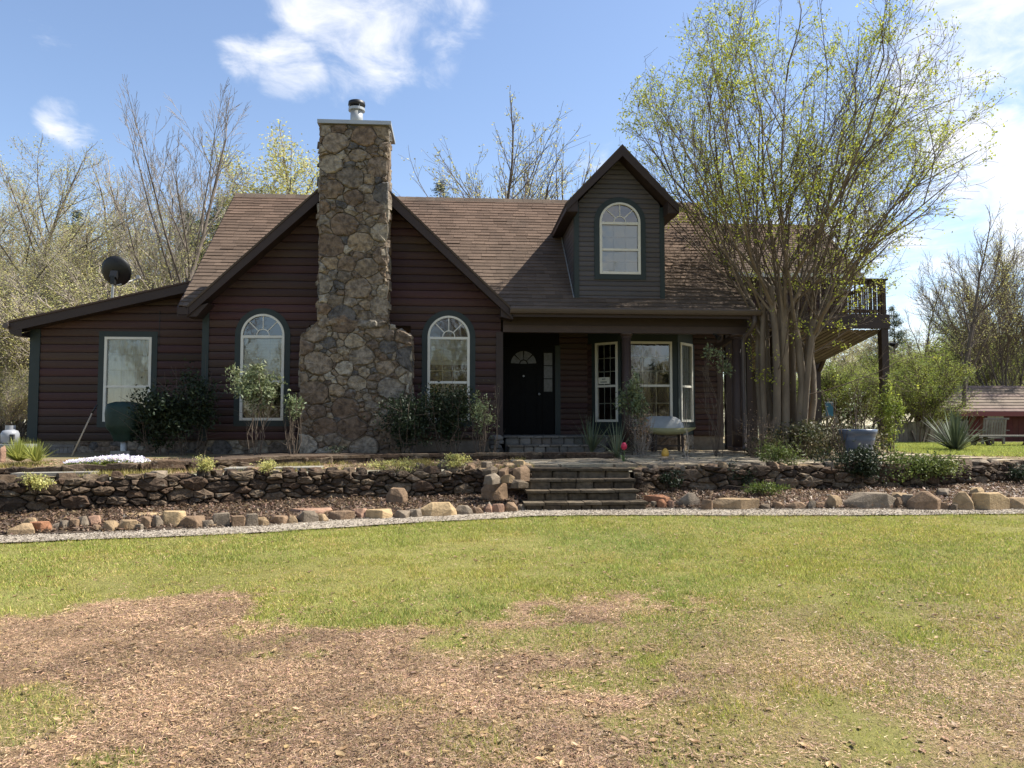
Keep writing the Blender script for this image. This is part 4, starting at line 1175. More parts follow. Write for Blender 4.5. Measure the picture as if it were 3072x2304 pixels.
for s in (-1, 1):
    yb = lambda z: roof_y(z)+.05
    dr.add([(DC, DF, DAZ), (DC, 19.2, DAZ), (DC+s*DHW, yb(DEZ), DEZ), (DC+s*DHW, DF, DEZ), (DC, DF, DAZ-.05), (DC, 19.2, DAZ-.05), (DC+s*DHW, yb(DEZ), DEZ-.05), (DC+s*DHW, DF, DEZ-.05)],
           [(0, 1, 2, 3), (4, 7, 6, 5), (0, 3, 7, 4), (3, 2, 6, 7)])
droof = dr.build('dormer_roof', SHINGLE, house)
me = droof.data; a = me.color_attributes.new('col', 'FLOAT_COLOR', 'POINT'); a.data.foreach_set('color', np.full(len(me.vertices)*4, .7, np.float32))
for s in (-1, 1):
    f = lambda u, v, d, s=s: (DC+s*u, DF-.012+d, v)
    MB().prism([(0, DAZ-.045), (DHW-.01, DEZ-.035), (DHW-.01, DEZ-.16), (0, DAZ-.245)], f, 0, .035).build('rake_board', TRIM_B, droof)
    MB().add([f(0, DAZ-.20, .036), f(DHW-.01, DEZ-.13, .036), f(DHW-.01, DEZ-.13, YD-DF), f(0, DAZ-.20, YD-DF)], [(0, 1, 2, 3)]).build('soffit', TRIM_B, droof)
    wx_ = (DC-DX0) if s < 0 else (DX1-DC)
    MB().prism([(wx_-.02, DEZ-.165), (DHW-.01, DEZ-.165), (DHW-.03, DEZ-.05), (wx_-.02, DEZ+(DHW-wx_)*DSL-.05)], f, .04, YD-DF).build('eave_return', TRIM_B, droof)
    # boxed eave running back to the main roof
    MB().add([f(DHW-.01, DEZ-.15, .036), f(wx_, DEZ-.15, .036), f(wx_, DEZ-.15, roof_y(DEZ-.15)-DF+.05), f(DHW-.01, DEZ-.15, roof_y(DEZ-.15)-DF+.05), f(DHW-.01, DEZ-.03, .036), f(DHW-.01, DEZ-.03, roof_y(DEZ)-DF+.03)],
             [(0, 1, 2, 3), (0, 3, 5, 4)]).build('boxed_eave', TRIM_B, droof)

# ---- porch: beam, gutter, columns, ceiling
pb = MB().box((.906, YG-.03, 3.585), (6.0, YG+.10, 3.80)).build('porch_beam', TRIM_B, house)
MB().box((.906, YG-.05, 3.44), (6.0, YG+.12, 3.582)).build('beam_board', COLUMN, pb)
MB().box((.906, EY+.03, 3.803), (6.0, YG+.1, 3.825)).build('soffit', TRIM_B, pb)
MB().box((1.06, EY-.005, 3.70), (6.05, EY+.025, 3.85)).build('fascia', TRIM_B, pb)
prof = [(-.012, 3.87), (-.115, 3.87), (-.118, 3.845), (-.105, 3.80), (-.085, 3.765), (-.012, 3.755)]
g = MB(); n = len(prof)
gv = [(x, EY+d, z) for x in (1.02, 6.10) for d, z in prof]
g.add(gv, [(i, i+1, n+i+1, n+i) for i in range(n-1)]+[tuple(range(n)), tuple(range(n, 2*n))[::-1]]); g.build('gutter', GUTTER, pb)
g = MB().tube([(5.97, EY-.05, 3.76), (5.97, EY-.05, 3.60), (5.95, EY+.05, 3.50), (5.88, EY+.26, 3.36), (5.86, EY+.30, 3.25), (5.86, EY+.30, 1.15), (5.80, EY+.18, 1.05)], .042, 10); g.build('downspout', GUTTER, pb, True)
MB().box((.9, YG+.10, 3.64), (6.0, YP+.05, 3.70)).build('porch_ceiling', TRIM_B, house)
def column(x, y, r, z0, z1):
    m = MB().lathe([(r*1.02, z0), (r*1.05, z0+.5), (r*.86, z1-.10)], (x, y, 0), 18); c = m.build('porch_column', COLUMN, house, True)
    MB().lathe([(r*.86, z1-.10), (r*1.0, z1-.09), (r*1.0, z1-.075), (r*.9, z1-.07), (r*1.3, z1-.03), (r*1.3, z1)], (x, y, 0), 18).build('capital', COLUMN, c)
    MB().box((x-r*1.35, y-r*1.35, z0-.08), (x+r*1.35, y+r*1.35, z0)).build('base', COLUMN, c)
column(3.46, YG+.03, .105, 1.10, 3.44)
column(5.80, YG+.03, .125, 1.10, 3.44)
MB().bar((5.78, YG+.08, 3.40), (5.42, YG+.9, 3.10), .10, .10).build('knee_brace', TRIM_B, house)
# porch wall
fP = front(YP)
def porch_iv(z):
    iv = [(2.30, 6.1)]
    iv = cut(iv, 2.95, 5.40)
    return iv
pw = npmesh('porch_wall', [fP(.86, .95, -.02), fP(6.1, .95, -.02), fP(6.1, 1.31, -.02), fP(.86, 1.31, -.02)], [(0, 1, 2, 3)], MORTAR, house)
siding(pw, fP, 1.30, 3.66, .125, porch_iv)
MB().box((.87, YP-.01, 3.31), (2.30, YP+.04, 3.66)).build('head_panel', DOORM, house)
dd = MB().box((1.06, YP+.0, 1.345), (1.90, YP+.045, 3.305)).build('front_door', DOORM, house)
for x0, x1, z0, z1 in ((1.15, 1.44, 1.50, 2.12), (1.52, 1.81, 1.50, 2.12), (1.15, 1.44, 2.24, 2.86), (1.52, 1.81, 2.24, 2.86)):
    ring_ = MB(); ring(ring_, fP, [(x0, z0), (x1, z0), (x1, z1), (x0, z1), (x0, z0)], [(x0+.03, z0+.03), (x1-.03, z0+.03), (x1-.03, z1-.03), (x0+.03, z1-.03), (x0+.03, z0+.03)], -.0, .014); ring_.build('door_panel', DOORM, dd)
PALE = mat('frosted_glass', (.05, .053, .053), (.09, .095, .095), 18, .3, .3, 40, .5)
for k in range(4):
    a0 = math.pi*k/4+.05; a1 = math.pi*(k+1)/4-.05
    o = arc(1.48, 2.94, .29, a0, a1, 6); i = arc(1.48, 2.94, .10, a0, a1, 6)[::-1]
    npmesh('fan_pane', [fP(*q, .006) for q in o+i], [tuple(range(14))], PALE, dd)
npmesh('fan_pane', [fP(*q, .006) for q in arc(1.48, 2.94, .075, 0, math.pi, 8)], [tuple(range(9))], PALE, dd)
kn = MB().tube([(1.83, YP-.0, 2.25), (1.83, YP-.05, 2.25)], [.02, .03], 10); kn.build('door_knob', METAL, dd, True)
MB().tube([(1.48, YP, 2.66), (1.48, YP-.035, 2.66)], [.025, .02], 8).build('knocker', METAL, dd)
MB().box((.905, YP-.03, 1.34), (1.055, YP+.05, 3.305)).build('door_jamb', DOORM, dd)
sl = MB().box((1.905, YP-.004, 1.345), (2.19, YP+.04, 3.305)).build('sidelight', DOORM, house)
for k in range(3):
    npmesh('pane', [fP(u, v, .006+.002) for u, v in ((1.945, 2.31+k*.30), (2.135, 2.31+k*.30), (2.135, 2.59+k*.30), (1.945, 2.59+k*.30))], [(0, 1, 2, 3)], PALE, sl)
MB().box((2.195, YP-.04, 1.30), (2.32, YP+.04, 3.36)).build('door_casing', TRIM_G, house)
# bay window
YB = 16.78
bq = [(2.95, YP), (3.60, YB), (4.85, YB), (5.42, YP)]
bay = MB().prism([(2.93, YP+.02), (3.58, YB-.02), (4.87, YB-.02), (5.44, YP+.02)], lambda u, v, d: (u, v, d), 3.40, 3.66).build('bay_window', TRIM_G, house)
MB().prism([(2.95, YP+.02), (3.59, YB-.01), (4.86, YB-.01), (5.42, YP+.02)], lambda u, v, d: (u, v, d), 1.33, 1.50).build('bay_base', TRIM_G, bay)
stc = MB().prism([(2.99, YP+.02), (3.60, YB+.03), (4.85, YB+.03), (5.40, YP+.02)], lambda u, v, d: (u, v, d), .93, 1.33).build('bay_foundation', MORTAR, bay)
for (a, b), margin, lab in ((((2.95, YP), (3.60, YB)), .20, 'l'), (((3.60, YB), (4.85, YB)), .125, 'c'), (((4.85, YB), (5.42, YP)), .20, 'r')):
    L = math.hypot(b[0]-a[0], b[1]-a[1]); fn = plane((a[0], a[1], 0), (b[0]-a[0], b[1]-a[1], 0), (b[1]-a[1], -(b[0]-a[0]), 0))
    u0, u1 = (.235, L-.075) if lab == 'l' else ((.12, L-.12) if lab == 'c' else (.11, L-.13))
    wn = window(bay, fn, u0, u1, 1.62, 3.40, 2.42, casing=0, rows_up=3, rows_lo=2, blind=1.0 if lab == 'r' else 0, box=True, cols=3 if lab != 'r' else 3)
    for (x0, x1) in ((0, u0-.004), (u1+.004, L)):
        if x1-x0 > .16:
            MB().prism([(x1-.10, 1.505), (x1, 1.505), (x1, 3.398), (x1-.10, 3.398)], fn, -.04, .03).build('casing', TRIM_G, bay)
            siding(bay, fn, 1.505, 3.398, .125, lambda z, x0=x0, x1=x1: [(x0, x1-.10)])
        else: MB().prism([(x0, 1.505), (x1, 1.505), (x1, 3.398), (x0, 3.398)], fn, -.04, .03).build('casing', TRIM_G, bay)
    MB().prism([(u0-.004, 1.505), (u1+.004, 1.505), (u1+.004, 1.615), (u0-.004, 1.615)], fn, -.04, .028).build('casing', TRIM_G, bay)
    dom = [(0.0, .95), (L, .95), (L, 1.32), (0.0, 1.32)]
    sd_, wt_ = scatter_seeds(dom, .25)
    for c in cells(dom, sd_, wt_, 1.2): stone_obj('stone', c, lambda u, v, d, fn=fn: fn(u, v, d-.03), STONE, stc, .016, .03, .008)
# yellow-white notice stuck in the left bay pane
aL, bL = (2.95, YP), (3.60, YB); LL = math.hypot(.65, YP-YB); fnL = plane((aL[0], aL[1], 0), (.65, YB-YP, 0), (YB-YP, -.65, 0))
PAPER = mat('paper', (.62, .60, .50), None, 5, .7)
INK = mat('ink', (.05, .05, .05), None, 5, .7)
nt_ = tag(MB().prism([(.30, 2.47), (.60, 2.47), (.60, 2.62), (.30, 2.62)], fnL, .0155, .0175).build('notice', PAPER), 'small white notice stuck inside the left bay window pane', 'notice')
m = MB()
for z, k in ((2.565, 3), (2.50, 6)):
    for i in range(k):
        u = .45-(k*.03)/2+i*.03; m.prism([(u, z), (u+.02, z), (u+.02, z+.028), (u, z+.028)], fnL, .0178, .0185)
m.build('print', INK, nt_)
# right wall of the main block and rear walls that close the house
fr_ = plane((6.0, 0, 0), (0, 1, 0), (1, 0, 0))
rw = npmesh('right_wall', [(6.0, YP, .95), (6.0, 22, .95), (6.0, 22, 1.3), (6.0, YP, 1.3)], [(0, 1, 2, 3)], MORTAR, house)
siding(rw, fr_, 1.3, 6.9, .20, lambda z: [(max(YP, roof_y(z)+.1 if z > 3.8 else YP), min(22.0, 2*RY-roof_y(z)-.1 if z > 3.8 else 22.0))])
MB().add([(-5, 22, .95), (6, 22, .95), (6, 22, 4), (-5, 22, 4)], [(0, 1, 2, 3)]).build('rear_wall', SIDING, house)
MB().box((5.96, YP-.04, 1.28), (6.10, YP+.1, 3.64)).build('corner_board', COLUMN, house)
# porch stoop of stacked stone
ST = mat('stoop_stone', (.40, .40, .38), (.62, .60, .57), 12, .9, .8, 36, .2, palette=[(.13,.125,.115), (.10,.095,.088), (.16,.15,.135), (.12,.105,.09)])
stoop = thing('porch_stoop', (1.8, 15.6, .95), 'dark stacked stone stoop with two steps below the front door', 'steps')
def step_blocks(root, x0, x1, yf, yb, z0, z1, m, nb, name='step', lip=.03, bh=None, core=None):
    st = MB().box((x0+.02, yf+.05, z0), (x1-.02, yb, z1-.035)).build(name, core or MORTAR, root)
    xs = [x0]; 
    for k in range(nb-1): xs.append(x0+(x1-x0)*(k+1+random.uniform(-.3, .3))/nb)
    xs.append(x1)
    for a, b in zip(xs, xs[1:]):
        block('stone', ((a+b)/2, yf+.09+random.uniform(-.012, .012), z0+.002), (b-a)*1.0, .20, (z1-z0)-.034, m, st, int(a*997+yf*31) % 9999)
    xs = [x0-lip]
    for k in range(max(1, nb-2)): xs.append(x0+(x1-x0)*(k+1+random.uniform(-.25, .25))/max(1, nb-1))
    xs.append(x1+lip)
    for a, b in zip(xs, xs[1:]):
        h = .035; j = [random.uniform(-.014, .014) for _ in range(6)]
        MB().prism([(a+.006, yf-lip+j[0]), ((a+b)/2, yf-lip+j[1]), (b-.006, yf-lip+j[2]), (b-.006, yb), (a+.006, yb)], lambda u, v, d, j=j: (u, v, d+j[3]*.25), z1-h, z1).build('tread_slab', m, st)
    return st
step_blocks(stoop, .93, 2.95, 15.25, 17.38, .93, 1.335, ST, 9, core=ROOM)
step_blocks(stoop, .98, 2.85, 14.88, 15.20, .93, 1.17, ST, 8, core=ROOM)
for k in range(5):
    rock('stone', (.72+.02*(k % 2), 15.12, .94+k*.085), .36-.02*k, .34, .10, ST, .2*k, flat=1, seed=70+k, parent=stoop)
# porch lamp under the beam
lp = thing('porch_lamp', (5.30, YG-.09, 3.33), 'small dark flood lamp under the right end of the porch beam', 'lamp')
MB().lathe([(.045, 3.415), (.05, 3.44)], (5.30, YG-.06, 0), 12).build('base', BLACKM, lp)
MB().tube([(5.30, YG-.06, 3.42), (5.32, YG-.10, 3.38), (5.35, YG-.17, 3.33)], [.02, .03, .055], 10).build('lamp_head', BLACKM, lp)

# ---- upper deck and rear room at the right
deck = thing('upper_deck', (8.3, 19.0, .95), 'dark timber upper deck on tall posts behind the large multi-stemmed tree', 'deck')
SLATW = mat('slat_wood', (.15, .125, .10), (.10, .083, .066), 5, .8, .3, 60, .2, objvar=.2)
DZ = 4.08; sk = math.tan(rad(7))
def dk(x, y, z): return (x+(y-17.6)*sk*((x-6.1)/4.0), y, z)
for k in range(27):
    x0 = 6.15+k*.148; x1 = x0+.118
    MB().add([dk(x0, 17.62, DZ), dk(x1, 17.62, DZ), dk(x1, 23.6, DZ), dk(x0, 23.6, DZ), dk(x0, 17.62, DZ+.035), dk(x1, 17.62, DZ+.035), dk(x1, 23.6, DZ+.035), dk(x0, 23.6, DZ+.035)],
             [(0, 3, 2, 1), (4, 5, 6, 7), (0, 1, 5, 4), (1, 2, 6, 5), (2, 3, 7, 6), (3, 0, 4, 7)]).build('deck_board', WOODD, deck)
for y in (17.58, 20.4, 23.4):
    MB().add([dk(6.05, y, DZ-.24), dk(10.22, y, DZ-.24), dk(10.22, y+.05, DZ-.24), dk(6.05, y+.05, DZ-.24), dk(6.05, y, DZ-.004), dk(10.22, y, DZ-.004), dk(10.22, y+.05, DZ-.004), dk(6.05, y+.05, DZ-.004)],
             [(0, 3, 2, 1), (4, 5, 6, 7), (0, 1, 5, 4), (1, 2, 6, 5), (2, 3, 7, 6), (3, 0, 4, 7)]).build('beam', WOODD, deck)
MB().box((6.06, 17.54, DZ-.24), (10.24, 17.578, DZ+.10)).build('rim_board', TRIM_B, deck)
for k in range(27):
    x0 = 6.12+k*.150; x1 = x0+.112
    MB().add([dk(x0, 17.66, 3.80), dk(x1, 17.66, 3.80), dk(x1, 23.8, 3.22), dk(x0, 23.8, 3.22), dk(x0, 17.66, 3.825), dk(x1, 17.66, 3.825), dk(x1, 23.8, 3.245), dk(x0, 23.8, 3.245)],
             [(0, 3, 2, 1), (4, 5, 6, 7), (0, 1, 5, 4), (1, 2, 6, 5), (2, 3, 7, 6), (3, 0, 4, 7)]).build('soffit_slat', SLATW, deck)
for (x, y, w, zt) in ((10.13, 17.66, .17, 3.838), (10.66, 22.2, .16, 3.838), (10.36, 22.3, .16, 3.838), (7.55, 17.9, .15, 3.838), (6.85, 20.4, .14, 3.838), (6.35, 17.75, .14, 3.838), (6.95, 18.0, .13, 3.838), (9.2, 23.4, .15, 3.838)):
    MB().box((x-w/2, y-w/2, .9), (x+w/2, y+w/2, zt)).build('post', TRIM_B, deck)
MB().bar((10.66, 22.05, 3.15), (10.66, 21.4, 3.80), .09, .09).build('knee_brace', TRIM_B, deck)
rl = MB().box((6.1, 17.54, 5.0), (10.22, 17.68, 5.04)).build('railing', WOODD, deck)
MB().box((6.1, 17.60, 4.90), (10.2, 17.64, 4.998)).build('rail', WOODD, rl)
MB().box((6.1, 17.60, 4.22), (10.2, 17.64, 4.30)).build('rail', WOODD, rl)
for k in range(34): MB().box((6.16+k*.12, 17.575, 4.18), (6.16+k*.12+.04, 17.599, 4.98)).build('baluster', WOODD, rl)
MB().box((10.08, 17.58, 4.115), (10.18, 17.70, 4.998)).build('rail_post', WOODD, rl)
def rdk(a): return dk(10.12, a, 0)
for k in range(44):
    p = rdk(17.75+k*.13); MB().box((p[0]-.012, p[1]-.02, 4.12), (p[0]+.012, p[1]+.02, 4.98)).build('baluster', WOODD, rl)
MB().bar((rdk(17.7)[0], 17.7, 5.02), (rdk(23.5)[0], 23.5, 5.02), .14, .04).build('rail', WOODD, rl)
lp = thing('flood_lamp', (10.28, 17.60, 3.45), 'small black flood lamp on the outer deck post', 'lamp')
MB().tube([(10.215, 17.62, 3.48), (10.27, 17.60, 3.48)], .02, 8).build('bracket', BLACKM, lp)
MB().tube([(10.27, 17.62, 3.48), (10.33, 17.55, 3.45), (10.36, 17.50, 3.43)], [.04, .06, .075], 10).build('lamp_head', BLACKM, lp)
# upper rear room behind the deck, carried on the deck's posts
rr = MB()
a = P(2135, 667, Y=22.6); b = P(2450, 690, Y=22.6); c = P(2540, 812, Y=21.2)
RZ2 = a[2]-.02
rr.add([(6.0, 22.6, RZ2), (b[0], 22.6, RZ2), (b[0]+.1, 20.2, RZ2-2.0), (6.0, 20.2, RZ2-2.0), (6.0, 25.0, RZ2-2.0), (b[0]+.1, 25.0, RZ2-2.0)], [(0, 1, 2, 3), (0, 4, 5, 1)])
room = rr.build('rear_roof', SHINGLE, house)
me = room.data; at = me.color_attributes.new('col', 'FLOAT_COLOR', 'POINT'); at.data.foreach_set('color', np.full(len(me.vertices)*4, 1.1, np.float32))
shingle_field('shingles', room, lambda z: [(6.0, b[0]+.1)], RZ2-1.98, RZ2-.02, lambda z: 20.2+(z-(RZ2-2.0))*2.4/2.0, 2.0/2.4, 9)
fn = front(20.6)
rwall = MB().box((6.1, 20.62, 4.12), (b[0]-.25, 24.6, RZ2-1.75)).build('rear_room', SIDING, house)
siding(rwall, fn, 4.12, RZ2-1.75, .17, lambda z: [(6.1, b[0]-.22)])
npmesh('gable_end', [(b[0]-.2, 20.6, RZ2-1.9), (b[0]-.2, 24.6, RZ2-1.9), (b[0]-.2, 22.6, RZ2-.2)], [(0, 1, 2)], SIDING, house)
MB().box((6.0, 20.17, RZ2-2.14), (b[0]+.1, 20.21, RZ2-1.99)).build('fascia', FRAME, room)
# ------------------------------------------------------------------ retaining walls of stacked stone
class Path:
    def __init__(s, pts):
        s.p = np.array(pts, float); d = np.diff(s.p, axis=0); s.l = np.hypot(d[:, 0], d[:, 1]); s.c = np.concatenate([[0], np.cumsum(s.l)]); s.L = s.c[-1]
    def at(s, u):
        x = np.interp(u, s.c, s.p[:, 0]); y = np.interp(u, s.c, s.p[:, 1])
        i = min(max(int(np.searchsorted(s.c, u))-1, 0), len(s.l)-1)
        # smooth the facing direction a little over the corners
        def tan(v):
            j = min(max(int(np.searchsorted(s.c, v))-1, 0), len(s.l)-1); return (s.p[j+1]-s.p[j])/s.l[j]
        t = tan(max(0, u-.2))+tan(min(s.L, u+.2)); t = t/np.hypot(*t)
        return x, y, t[0], t[1]
    def fn(s, off=0.0):
        def f(u, v, d):
            x, y, tx, ty = s.at(u); return (x+ty*(d+off), y-tx*(d+off), v)
        return f
def stacked_wall(name, pts, zb, zt, label, size=.19, aspect=1.75, seed=3, thick=.22, depth=.07, topjit=.05, cap=True, capmix=.7):
    random.seed(seed)
    pa = Path(pts)
    mid = pa.at(pa.L/2)
    t = thing(name, (mid[0], mid[1], zb(mid[0])), label, 'wall')
    n = int(pa.L/.25)+2; V = []; Fc = []
    for k in range(n):
        u = pa.L*k/(n-1); x, y, tx, ty = pa.at(u)
        lo = zb(x)-.06; hi = zt(x)-.05
        V += [(x+ty*.0, y-tx*.0, lo), (x, y, hi), (x-ty*thick, y+tx*thick, hi), (x-ty*thick, y+tx*thick, lo)]
    for k in range(n-1):
        a = 4*k; b = a+4; Fc += [(a, b, b+1, a+1), (a+1, b+1, b+2, a+2), (a+2, b+2, b+3, a+3)]
    npmesh('core', V, Fc, MORTAR_D, t)
    f = pa.fn()
    L0 = 0
    sd_l, wt_l = [], []
    x0, y0, _, _ = pa.at(0)
    hmax = max(zt(pa.at(u)[0]) for u in np.linspace(0, pa.L, 20)); hmin = min(zb(pa.at(u)[0]) for u in np.linspace(0, pa.L, 20))-.04
    dom = [(0, hmin), (pa.L, hmin), (pa.L, hmax), (0, hmax)]
    sd_, wt_ = scatter_seeds(dom, size, aspect=aspect, sizevar=.7)
    for c in cells(dom, sd_, wt_, aspect):
        cu = sum(p[0] for p in c)/len(c); cz = sum(p[1] for p in c)/len(c); x = pa.at(min(max(cu, 0), pa.L))[0]
        lo, hi = zb(x)-.05, zt(x)+random.uniform(-topjit, topjit*.3)
        if cz > hi or cz < lo-.02: continue
        c = [(min(max(p[0], 0), pa.L), min(p[1], hi+.03)) for p in c]
        stone_obj('stone', c, f, WALLSTONE, t, .007, depth*1.25, .020, .3)
    if cap:
        u = .1; k = 0
        while u < pa.L-.1:
            w = random.uniform(.14, .42); x, y, tx, ty = pa.at(u+w/2); k += 1
            z = zt(x)-.06
            rock('cap_stone', (x-ty*.10, y+tx*.10, z), w*1.05, random.uniform(.24, .36), random.uniform(.06, .14), WALLSTONE if random.random() < capmix else ROCKM[random.choice(['grey', 'brown', 'tan'])], math.atan2(ty, tx)+random.uniform(-.2, .2), flat=1, sink=0, seed=seed*100+k, parent=t)
            u += w
    return t
MORTAR_D = mat('dark_joint', (.045, .036, .028), (.075, .06, .045), 12, .95, .6, 40)
def zbed_w(x): return float(SLOPE*y_wall(x)+.11)
def ztop_w(x): return .87
stacked_wall('retaining_wall', [p for p in WALL_L if p[0] > -12], zbed_w, lambda x: .835+.07*float(vnoise(x*1.3, 3., 2)), 'long low retaining wall of stacked brown stones left of the steps', seed=3, aspect=2.2, size=.17)
stacked_wall('retaining_wall', WALL_R, zbed_w, lambda x: .86+.04*float(vnoise(x*.9, 8., 2))-.02, 'mossy retaining wall of stacked stones right of the steps, half hidden by shrubs', seed=8, size=.21, aspect=2.4, capmix=.25)

# ------------------------------------------------------------------ low kerb of mortared stone in front of the house beds
KERB = [(-8.5, 10.55), (-6.0, 10.95), (-4.5, 11.35), (-3.0, 12.6), (-1.0, 13.65), (.8, 14.05), (2.9, 14.25)]
def kz(x): return float(np.interp(x, [-6, -3], [.955, 1.04]))
stacked_wall('bed_kerb', KERB, lambda x: kz(x)-.10, kz, 'low dark stone kerb edging the planting bed along the house front', size=.26, aspect=1.3, seed=12, thick=.16, depth=.035, topjit=.01, cap=False)
kp = Path(KERB); kb = bpy.data.objects['bed_kerb']
u = 0; k = 0
while u < kp.L-.2:
    w = random.uniform(.3, .62); a = kp.at(u+.004); b = kp.at(min(u+w-.006, kp.L)); k += 1; u += w
    zt = kz(a[0])+random.uniform(-.006, .006)
    P4 = [(a[0]+a[3]*.05, a[1]-a[2]*.05), (b[0]+b[3]*.05, b[1]-b[2]*.05), (b[0]-b[3]*.19, b[1]+b[2]*.19), (a[0]-a[3]*.19, a[1]+a[2]*.19)]
    MB().prism(P4, lambda p, q, d: (p, q, d), zt-.045, zt).build('cap_slab', WALLSTONE, kb)
# raised bed soil between kerb and house
s = np.linspace(-8.6, .70, 120); rows = 14; V = []
ky = np.interp(s, [p[0] for p in KERB], [p[1] for p in KERB])
for r_ in range(rows):
    t = r_/(rows-1); y = (ky+.14)*(1-t)+16.5*t; zz = np.interp(s, [-6, -3.5], [.89, 1.0])+.03*fbm(s*3, y*3, 4)
    V.append(np.stack([s, y, zz], -1))
V = np.array(V); m_ = len(s); i = np.arange(rows-1)[:, None]*m_+np.arange(m_-1)[None, :]
tag(npmesh('planting_bed', V.reshape(-1, 3), np.stack([i, i+1, i+m_+1, i+m_], -1).reshape(-1, 4), MULCH, smooth=True), kind='structure')

# ------------------------------------------------------------------ garden steps
GS_M = mat('step_stone', (.34, .33, .31), (.68, .66, .62), 12, .9, .9, 34, .15, palette=[(.088,.070,.050), (.062,.049,.036), (.115,.094,.070), (.075,.06,.043)])
random.seed(44)
steps = thing('stone_steps', (1.9, 11.5, .32), 'flight of four mossy stone steps leading up from the lawn path', 'steps')
step_blocks(steps, .97, 2.72, 11.05, 11.42, .25, .44, GS_M, 7, core=MORTAR_D)
step_blocks(steps, 1.03, 2.66, 11.36, 11.74, .30, .585, GS_M, 5, core=MORTAR_D)
step_blocks(steps, 1.08, 2.68, 11.66, 12.04, .40, .73, GS_M, 5, core=MORTAR_D)
step_blocks(steps, 1.12, 2.70, 11.96, 12.40, .50, .875, GS_M, 4, core=MORTAR_D)
# landing walk of broad slabs between the steps and the stoop
FLAG = mat('flagstone', (.36, .34, .31), (.70, .67, .61), 10, .9, .7, 34, .2, palette=[(.30,.265,.20), (.25,.215,.165), (.34,.30,.235), (.28,.23,.17), (.22,.195,.16)])
def flag_area(name, dom, size, label, zf, seed, aspect=1.0, joint=.03, m=FLAG, h=.05, cat='paving', clipfn=None):
    random.seed(seed)
    cx = sum(p[0] for p in dom)/len(dom); cy = sum(p[1] for p in dom)/len(dom)
    t = thing(name, (cx, cy, zf(cx, cy)), label, cat)
    sd_, wt_ = scatter_seeds(dom, size, aspect=aspect, sizevar=.6)
    for c in cells(dom, sd_, wt_, aspect):
        q = sum(p[0] for p in c)/len(c), sum(p[1] for p in c)/len(c)
        if clipfn and not clipfn(*q): continue
        z = float(zf(*q))+random.uniform(-.004, .012)
        c = simplify(c, .05)
        if len(c) < 3 or poly_area(c) < .01: continue
        r = math.sqrt(poly_area(c)/math.pi); k = max(.6, 1-joint/r)
        c = [(q[0]+(x-q[0])*k+random.uniform(-.012, .012), q[1]+(y-q[1])*k+random.uniform(-.012, .012)) for x, y in c]
        tx, ty = random.uniform(-.02, .02), random.uniform(-.02, .02)
        MB().prism(c, lambda u, v, d: (u, v, z+d+tx*(u-q[0])+ty*(v-q[1])), -.03, h).build('flagstone', m, t)
    return t
flag_area('front_walk', [(1.05, 12.42), (2.95, 12.42), (2.95, 14.1), (.9, 14.0)], .52, 'flagstone walk from the garden steps to the porch stoop', lambda x, y: .845+.022*(y-12.4), 5, joint=.018)
flag_area('patio', [(2.98, 12.62), (5.6, 12.68), (8.3, 13.1), (10.6, 13.9), (10.2, 15.6), (6.2, 16.5), (3.0, 16.6)], .48, 'rough flagstone patio in front of the bay window and large tree', lambda x, y: .855+.03*np.clip(y-y_wall(x), 0, 4.2)-.02, 6, aspect=1.1, joint=.03)

# ------------------------------------------------------------------ rock edging along the path, each rock its own thing
EDGE = [(0,78,1584,1613,'tan'),(60,98,1567,1600,'tan'),(81,134,1577,1606,'red'),(122,146,1580,1604,'red'),(146,172,1578,1602,'grey'),(172,197,1572,1601,'grey'),(199,235,1568,1600,'brown'),(235,255,1562,1598,'grey'),(253,290,1559,1592,'pink'),(268,298,1584,1600,'brown'),(298,342,1572,1601,'tan'),(342,400,1570,1599,'tan'),(398,423,1577,1598,'grey'),(423,450,1561,1596,'brown'),(450,480,1559,1594,'grey'),(478,548,1548,1590,'yellow'),(535,598,1559,1592,'brown'),(600,633,1566,1590,'grey'),(630,684,1550,1588,'grey'),(684,730,1555,1587,'brown'),(728,768,1550,1585,'grey'),(770,800,1557,1583,'tan'),
 (800,858,1554,1579,'brown'),(857,890,1552,1577,'tan'),(891,946,1540,1573,'grey'),(946,980,1546,1570,'tan'),(980,1054,1540,1567,'brown'),(1054,1107,1532,1561,'pink'),(1095,1174,1534,1562,'yellow'),(1175,1225,1536,1561,'grey'),(1225,1263,1532,1558,'grey'),(1263,1367,1516,1555,'yellow'),(1367,1416,1522,1551,'grey'),(1416,1450,1526,1548,'brown'),(1452,1481,1516,1544,'pink'),(1480,1512,1516,1543,'pink'),(1512,1554,1512,1541,'brown'),(1552,1580,1516,1536,'grey')]
EDGE_R = [(1930,1954,1503,1521,'brown'),(1956,1972,1507,1528,'grey'),(1974,2004,1503,1530,'red'),(2004,2026,1505,1529,'pink'),(2028,2051,1506,1527,'grey'),(2050,2102,1489,1529,'grey'),(2106,2142,1505,1535,'brown'),(2142,2274,1503,1534,'tan'),(2285,2318,1518,1533,'dark'),(2320,2354,1510,1532,'brown'),(2373,2426,1512,1533,'brown'),(2428,2450,1508,1532,'grey'),(2452,2493,1512,1531,'brown'),(2493,2540,1496,1531,'tan'),(2571,2692,1492,1532,'grey'),(2690,2716,1501,1530,'brown'),(2716,2750,1495,1530,'grey'),(2748,2828,1492,1536,'brown'),(2830,2860,1514,1535,'brown'),(2860,2888,1518,1537,'dark'),(2878,2941,1494,1537,'tan'),(2943,3032,1496,1537,'yellow'),(3038,3110,1506,1534,'tan')]
COLW = {'tan': 'tan', 'yellow': 'pale yellow', 'red': 'rust red', 'pink': 'pinkish', 'grey': 'grey', 'brown': 'brown', 'dark': 'dark brown'}
